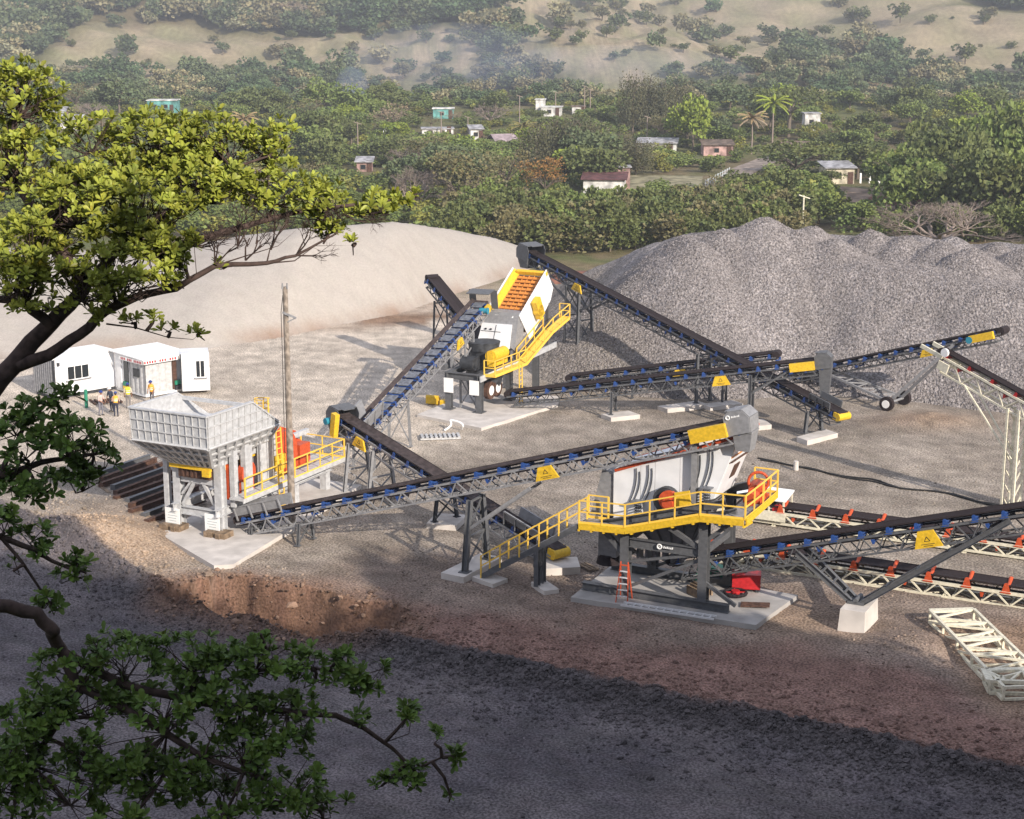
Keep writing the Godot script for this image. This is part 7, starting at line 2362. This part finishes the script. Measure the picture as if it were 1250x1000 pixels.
func build_near_trees() -> void:
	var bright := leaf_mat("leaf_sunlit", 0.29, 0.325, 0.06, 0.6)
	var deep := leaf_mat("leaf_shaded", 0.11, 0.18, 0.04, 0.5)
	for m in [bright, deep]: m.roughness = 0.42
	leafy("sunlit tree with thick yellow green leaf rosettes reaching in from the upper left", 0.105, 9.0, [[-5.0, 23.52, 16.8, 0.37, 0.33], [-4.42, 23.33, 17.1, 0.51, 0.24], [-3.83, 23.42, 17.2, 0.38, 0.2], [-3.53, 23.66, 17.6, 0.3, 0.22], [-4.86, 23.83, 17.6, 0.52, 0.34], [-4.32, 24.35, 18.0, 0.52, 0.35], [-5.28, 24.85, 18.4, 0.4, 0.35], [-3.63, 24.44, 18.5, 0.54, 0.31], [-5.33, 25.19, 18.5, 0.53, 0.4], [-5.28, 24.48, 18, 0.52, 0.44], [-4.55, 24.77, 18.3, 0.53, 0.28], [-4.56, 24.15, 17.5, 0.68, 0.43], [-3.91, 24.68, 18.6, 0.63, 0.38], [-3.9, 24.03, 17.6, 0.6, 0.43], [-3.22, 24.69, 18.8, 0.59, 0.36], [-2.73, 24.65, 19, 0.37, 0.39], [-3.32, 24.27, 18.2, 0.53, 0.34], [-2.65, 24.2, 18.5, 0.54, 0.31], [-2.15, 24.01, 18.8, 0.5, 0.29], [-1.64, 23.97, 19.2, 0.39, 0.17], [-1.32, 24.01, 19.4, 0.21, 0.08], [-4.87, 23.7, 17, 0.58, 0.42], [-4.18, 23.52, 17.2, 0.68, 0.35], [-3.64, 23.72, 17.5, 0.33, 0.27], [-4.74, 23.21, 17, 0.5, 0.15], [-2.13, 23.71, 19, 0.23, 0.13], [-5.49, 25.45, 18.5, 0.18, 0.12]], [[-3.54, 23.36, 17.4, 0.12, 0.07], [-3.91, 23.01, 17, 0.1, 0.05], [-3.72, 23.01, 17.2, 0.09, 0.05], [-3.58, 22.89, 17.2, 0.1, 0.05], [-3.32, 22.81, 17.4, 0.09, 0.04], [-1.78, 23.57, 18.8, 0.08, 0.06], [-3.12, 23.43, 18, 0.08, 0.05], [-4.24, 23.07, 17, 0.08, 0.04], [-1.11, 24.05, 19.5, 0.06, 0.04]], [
		[[[-5.89, 21.6, 16.8], [-5.3, 22.41, 17], [-4.96, 22.79, 17.1], [-4.67, 23.06, 17.2], [-4.45, 23.3, 17.4], [-4.09, 23.71, 17.6], [-3.71, 24.0, 17.9]], 0.12, 0.04],
		[[[-5.1, 22.54, 17], [-4.79, 22.65, 17.05], [-4.47, 22.85, 17.1], [-4.21, 23.08, 17.2], [-3.92, 23.21, 17.3], [-3.55, 23.25, 17.6], [-3.19, 23.45, 17.9], [-2.69, 23.42, 18.3], [-2.4, 23.48, 18.5], [-1.97, 23.68, 18.9]], 0.07, 0.01],
		[[[-4.78, 22.92, 17.1], [-4.99, 23.18, 17], [-5.21, 23.25, 16.9]], 0.06, 0.04],
		[[[-4.45, 23.3, 17.4], [-4.7, 23.74, 17.3], [-5.15, 24.2, 17.8], [-5.41, 24.6, 18.2], [-5.33, 25.19, 18.5]], 0.07, 0.02],
		[[[-3.71, 24.0, 17.9], [-3.24, 24.37, 18.3], [-2.67, 24.56, 18.7]], 0.04, 0.01],
		[[[-3.55, 23.69, 17.7], [-2.89, 23.85, 18.2], [-2.23, 23.97, 18.7], [-1.63, 24.0, 19.1], [-1.14, 24.03, 19.5]], 0.04, 0.01],
		[[[-4.09, 23.71, 17.6], [-4.18, 24.26, 18.1], [-3.89, 24.66, 18.5]], 0.04, 0.01],
		[[[-4.19, 22.96, 17.1], [-3.89, 22.92, 17.1], [-3.58, 22.8, 17.2], [-3.36, 22.74, 17.4], [-3.23, 22.83, 17.5]], 0.01, 0.00],
		[[[-2.69, 23.42, 18.3], [-2.64, 23.61, 18.3], [-2.77, 23.79, 18.3]], 0.01, 0.00],
		[[[-2.69, 23.42, 18.3], [-2.41, 23.42, 18.5], [-2.2, 23.56, 18.7], [-1.8, 23.54, 18.9]], 0.01, 0.00],
		[[[-3.19, 23.45, 17.9], [-2.88, 23.53, 18.1], [-2.57, 23.6, 18.4], [-2.36, 23.78, 18.6]], 0.01, 0.00]], P(-6.6, 16.4, gh(-6.6, 16.4)), bright, 300, 900, [[-3.19, 23.45, 17.9, 0.5, 0.9], [-2.89, 23.48, 18.1, 0.6, 0.8], [-2.64, 23.57, 18.3, 0.5, 0.9], [-2.39, 23.48, 18.5, 0.8, 0.4], [-2.12, 23.57, 18.8, 0.8, 0.5], [-2.95, 23.65, 18, 0.2, 1], [-3.44, 23.68, 17.8, 0.8, 0.3], [-4.09, 23.71, 17.6, 0.5, 0.3], [-4.83, 23.98, 17.5, 0.6, 0.3], [-1.89, 23.89, 18.9, 0.8, -0.1]])
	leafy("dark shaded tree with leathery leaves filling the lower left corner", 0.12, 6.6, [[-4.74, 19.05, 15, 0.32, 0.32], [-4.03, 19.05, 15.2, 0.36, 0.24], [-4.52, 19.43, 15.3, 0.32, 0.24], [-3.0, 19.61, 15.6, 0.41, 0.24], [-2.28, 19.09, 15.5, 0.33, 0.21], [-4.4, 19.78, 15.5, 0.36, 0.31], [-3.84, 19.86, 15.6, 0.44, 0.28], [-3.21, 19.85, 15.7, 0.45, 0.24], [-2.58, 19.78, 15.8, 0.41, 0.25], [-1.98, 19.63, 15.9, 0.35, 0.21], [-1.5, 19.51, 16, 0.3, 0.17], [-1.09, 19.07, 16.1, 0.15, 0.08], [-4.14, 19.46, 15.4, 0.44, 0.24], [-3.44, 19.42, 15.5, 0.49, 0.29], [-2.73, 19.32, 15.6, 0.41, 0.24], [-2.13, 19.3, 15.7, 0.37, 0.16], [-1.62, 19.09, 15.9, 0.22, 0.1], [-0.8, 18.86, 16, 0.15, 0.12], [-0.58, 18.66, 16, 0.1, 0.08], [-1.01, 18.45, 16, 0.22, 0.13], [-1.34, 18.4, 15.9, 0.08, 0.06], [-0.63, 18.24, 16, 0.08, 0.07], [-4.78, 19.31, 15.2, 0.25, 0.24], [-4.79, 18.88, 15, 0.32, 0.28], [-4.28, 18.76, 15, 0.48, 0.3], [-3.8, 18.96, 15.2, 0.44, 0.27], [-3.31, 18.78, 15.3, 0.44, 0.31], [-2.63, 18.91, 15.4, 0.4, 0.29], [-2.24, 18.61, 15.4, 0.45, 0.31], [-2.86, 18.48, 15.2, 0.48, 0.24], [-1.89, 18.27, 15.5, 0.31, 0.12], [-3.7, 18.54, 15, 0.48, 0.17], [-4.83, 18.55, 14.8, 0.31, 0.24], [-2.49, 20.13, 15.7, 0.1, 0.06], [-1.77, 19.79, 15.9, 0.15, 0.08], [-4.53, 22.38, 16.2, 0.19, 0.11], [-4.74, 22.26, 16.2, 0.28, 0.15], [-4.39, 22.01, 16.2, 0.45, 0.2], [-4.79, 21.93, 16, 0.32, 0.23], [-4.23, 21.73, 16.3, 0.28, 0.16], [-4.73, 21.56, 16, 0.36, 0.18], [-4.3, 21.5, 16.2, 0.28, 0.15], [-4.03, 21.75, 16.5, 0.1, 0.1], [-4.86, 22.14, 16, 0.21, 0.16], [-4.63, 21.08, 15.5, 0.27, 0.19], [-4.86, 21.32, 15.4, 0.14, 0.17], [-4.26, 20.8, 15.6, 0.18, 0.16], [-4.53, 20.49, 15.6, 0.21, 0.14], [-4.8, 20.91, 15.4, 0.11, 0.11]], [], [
		[[[-5.49, 20.96, 15.0], [-4.89, 20.59, 15.2], [-4.61, 20.43, 15.3], [-4.44, 20.29, 15.4], [-4.41, 19.98, 15.5], [-4.21, 19.65, 15.4]], 0.07, 0.06],
		[[[-4.41, 19.98, 15.5], [-3.83, 19.65, 15.5], [-3.21, 19.43, 15.6], [-2.5, 19.3, 15.7], [-1.78, 19.16, 15.85], [-1.5, 19.0, 15.9], [-1.22, 18.73, 16], [-1.01, 18.5, 16], [-0.72, 18.64, 16]], 0.05, 0.01],
		[[[-4.21, 19.65, 15.4], [-3.56, 19.35, 15.3], [-3.02, 18.96, 15.3], [-2.48, 18.69, 15.4], [-2.01, 18.34, 15.5]], 0.05, 0.01],
		[[[-3.21, 19.43, 15.6], [-2.66, 19.68, 15.75], [-2.02, 19.66, 15.9], [-1.54, 19.53, 16]], 0.03, 0.01],
		[[[-4.21, 19.65, 15.4], [-4.5, 19.22, 15.2], [-4.79, 18.88, 15]], 0.04, 0.02],
		[[[-5.54, 21.91, 15.6], [-5.02, 21.67, 15.9], [-4.67, 21.74, 16.1], [-4.31, 21.77, 16.3], [-4.03, 21.76, 16.5]], 0.05, 0.01],
		[[[-5.02, 21.67, 15.9], [-4.81, 22.12, 16.1], [-4.58, 22.34, 16.2]], 0.03, 0.01],
		[[[-5.45, 21.38, 15.2], [-4.9, 21.2, 15.4], [-4.63, 21.04, 15.5], [-4.39, 20.84, 15.6], [-4.15, 20.76, 15.6]], 0.04, 0.01],
		[[[-4.9, 21.2, 15.4], [-4.69, 20.91, 15.4], [-4.53, 20.46, 15.6]], 0.02, 0.01]], P(-6.2, 14.2, gh(-6.2, 14.2)), deep, 300, 950, [[-2.5, 19.3, 15.7, 0.8, -0.1], [-3.02, 18.96, 15.3, 0.5, 0.2], [-4.21, 19.65, 15.4, 0.6, 0.5]])

# ---------------------------------------------------------------- all of it
func _ready() -> void:
	var cam := Camera3D.new()
	cam.name = "camera"
	cam.position = Vector3(0, 26, 0)
	cam.rotation_degrees = Vector3(-13, 0, 0)
	cam.fov = 27.41
	cam.near = 0.5
	cam.far = 3000.0
	add_child(cam)
	cam.current = true
	var sky_m := ProceduralSkyMaterial.new()
	sky_m.sky_top_color = Color(0.67, 0.69, 0.755)
	sky_m.sky_horizon_color = Color(0.86, 0.87, 0.90)
	sky_m.sky_curve = 0.2
	sky_m.ground_bottom_color = Color(0.30, 0.28, 0.26)
	sky_m.ground_horizon_color = Color(0.62, 0.66, 0.70)
	sky_m.sun_angle_max = 20.0
	var sky := Sky.new()
	sky.sky_material = sky_m
	var env := Environment.new()
	env.background_mode = Environment.BG_SKY
	env.sky = sky
	env.background_energy_multiplier = 1.0
	env.ambient_light_source = Environment.AMBIENT_SOURCE_SKY
	env.tonemap_mode = Environment.TONE_MAPPER_LINEAR
	env.tonemap_exposure = 1.6
	env.sdfgi_enabled = true
	env.ssao_enabled = true
	env.ssil_enabled = true
	env.fog_enabled = true
	env.fog_density = 0.0003
	env.fog_light_color = Color(0.90, 0.93, 0.97)
	env.volumetric_fog_enabled = true
	env.volumetric_fog_density = 0.0
	var we := WorldEnvironment.new()
	we.name = "world"
	we.environment = env
	add_child(we)
	var sun := DirectionalLight3D.new()
	sun.name = "sun"
	sun.light_energy = 1.3
	sun.light_color = Color(1.0, 0.95, 0.89)
	sun.light_angular_distance = 0.5
	sun.shadow_enabled = true
	add_child(sun)
	sun.look_at_from_position(Vector3.ZERO, Vector3(-1.2, -1.0, -1.8))

	n_big.seed = 1
	n_big.frequency = 0.012
	n_mid.seed = 2
	n_mid.frequency = 0.11
	n_mid.fractal_octaves = 3
	n_fine.seed = 3
	n_fine.frequency = 0.7
	n_fine.fractal_octaves = 2
	meadows = [[-98.0, 511.6, 33.6, 27.0], [-120.7, 498.3, 18.2, 21.6], [-62.7, 513.8, 19.6, 18.9], [-25.2, 500.0, 18.2, 33.8], [-43.2, 516.9, 18.2, 13.5], [28.3, 522.4, 32.2, 67.5], [85.1, 558.1, 29.4, 23.0], [138.2, 508.8, 22.4, 29.7], [102.1, 463.2, 6.3, 10.8], [61.0, 501.0, 16.8, 29.7], [55.9, 572.4, 12.6, 18.9], [15.2, 491.9, 15.4, 16.2], [110, 540, 26, 20], [75, 520, 10, 14], [95, 545, 48, 26], [135, 515, 30, 24], [35, 490, 22, 34], [-100, 520, 40, 18], [60, 590, 40, 20]]
	cones = [[19.96, 133, 11.0], [14.2, 130, 9.5], [16.64, 132, 10.05], [22.4, 132, 9.95], [25.1, 131, 9.5], [29.0, 135, 9.6], [31.2, 133, 9.4], [33.6, 131, 9.35], [35.1, 128, 9.15], [40.4, 140, 8.0], [40.1, 131, 8.7], [11.3, 132, 7.3], [7.9, 133, 5.0], [37.5, 142, 8.3], [25, 140, 9.4], [46, 133, 8.5], [51, 131, 8.3]]
	materials()
	build_ground()
	build_village()
	build_trees()
	build_primary()
	build_front_screen()
	build_rear_plant()
	build_conveyors()
	build_truss_frames()
	build_office()
	build_people()
	build_small_things()
	build_stones()
	build_near_trees()
	build_smoke()

func build_smoke() -> void:
	var hz := FogVolume.new()  # thin smoke from the fires lies in the valley before the hills
	hz.shape = RenderingServer.FOG_VOLUME_SHAPE_BOX
	hz.size = V(520, 90, 170)
	var hm := FogMaterial.new()
	hm.density = 0.0009
	hm.albedo = Color(0.86, 0.89, 0.95)
	hz.material = hm
	hz.name = numbered("valley_haze")
	add_child(hz, true)
	hz.position = P(0, 505, 35)
	tag(hz, "thin bluish haze hanging in the valley before the hills", "haze", "", "stuff")
	for q in [["thin blue wisp of smoke rising from the trees left of the turquoise house", P(-39.3, 420.0, 9.0), V(9, 13, 9), 0.05], ["broad thin smoke drifting across the foot of the middle hill", P(-16.0, 462.0, 16.0), V(60, 20, 26), 0.010], ["pale smoke veil over the lower slope at centre right", P(26.0, 462.0, 12.0), V(80, 16, 26), 0.010]]:
		var f := FogVolume.new()
		f.shape = RenderingServer.FOG_VOLUME_SHAPE_ELLIPSOID
		f.size = q[2]
		var fm := FogMaterial.new()
		fm.density = q[3]
		fm.albedo = Color(0.75, 0.82, 0.95)
		f.material = fm
		f.name = numbered("smoke")
		add_child(f, true)
		f.position = q[1]
		tag(f, q[0], "smoke", "", "stuff")
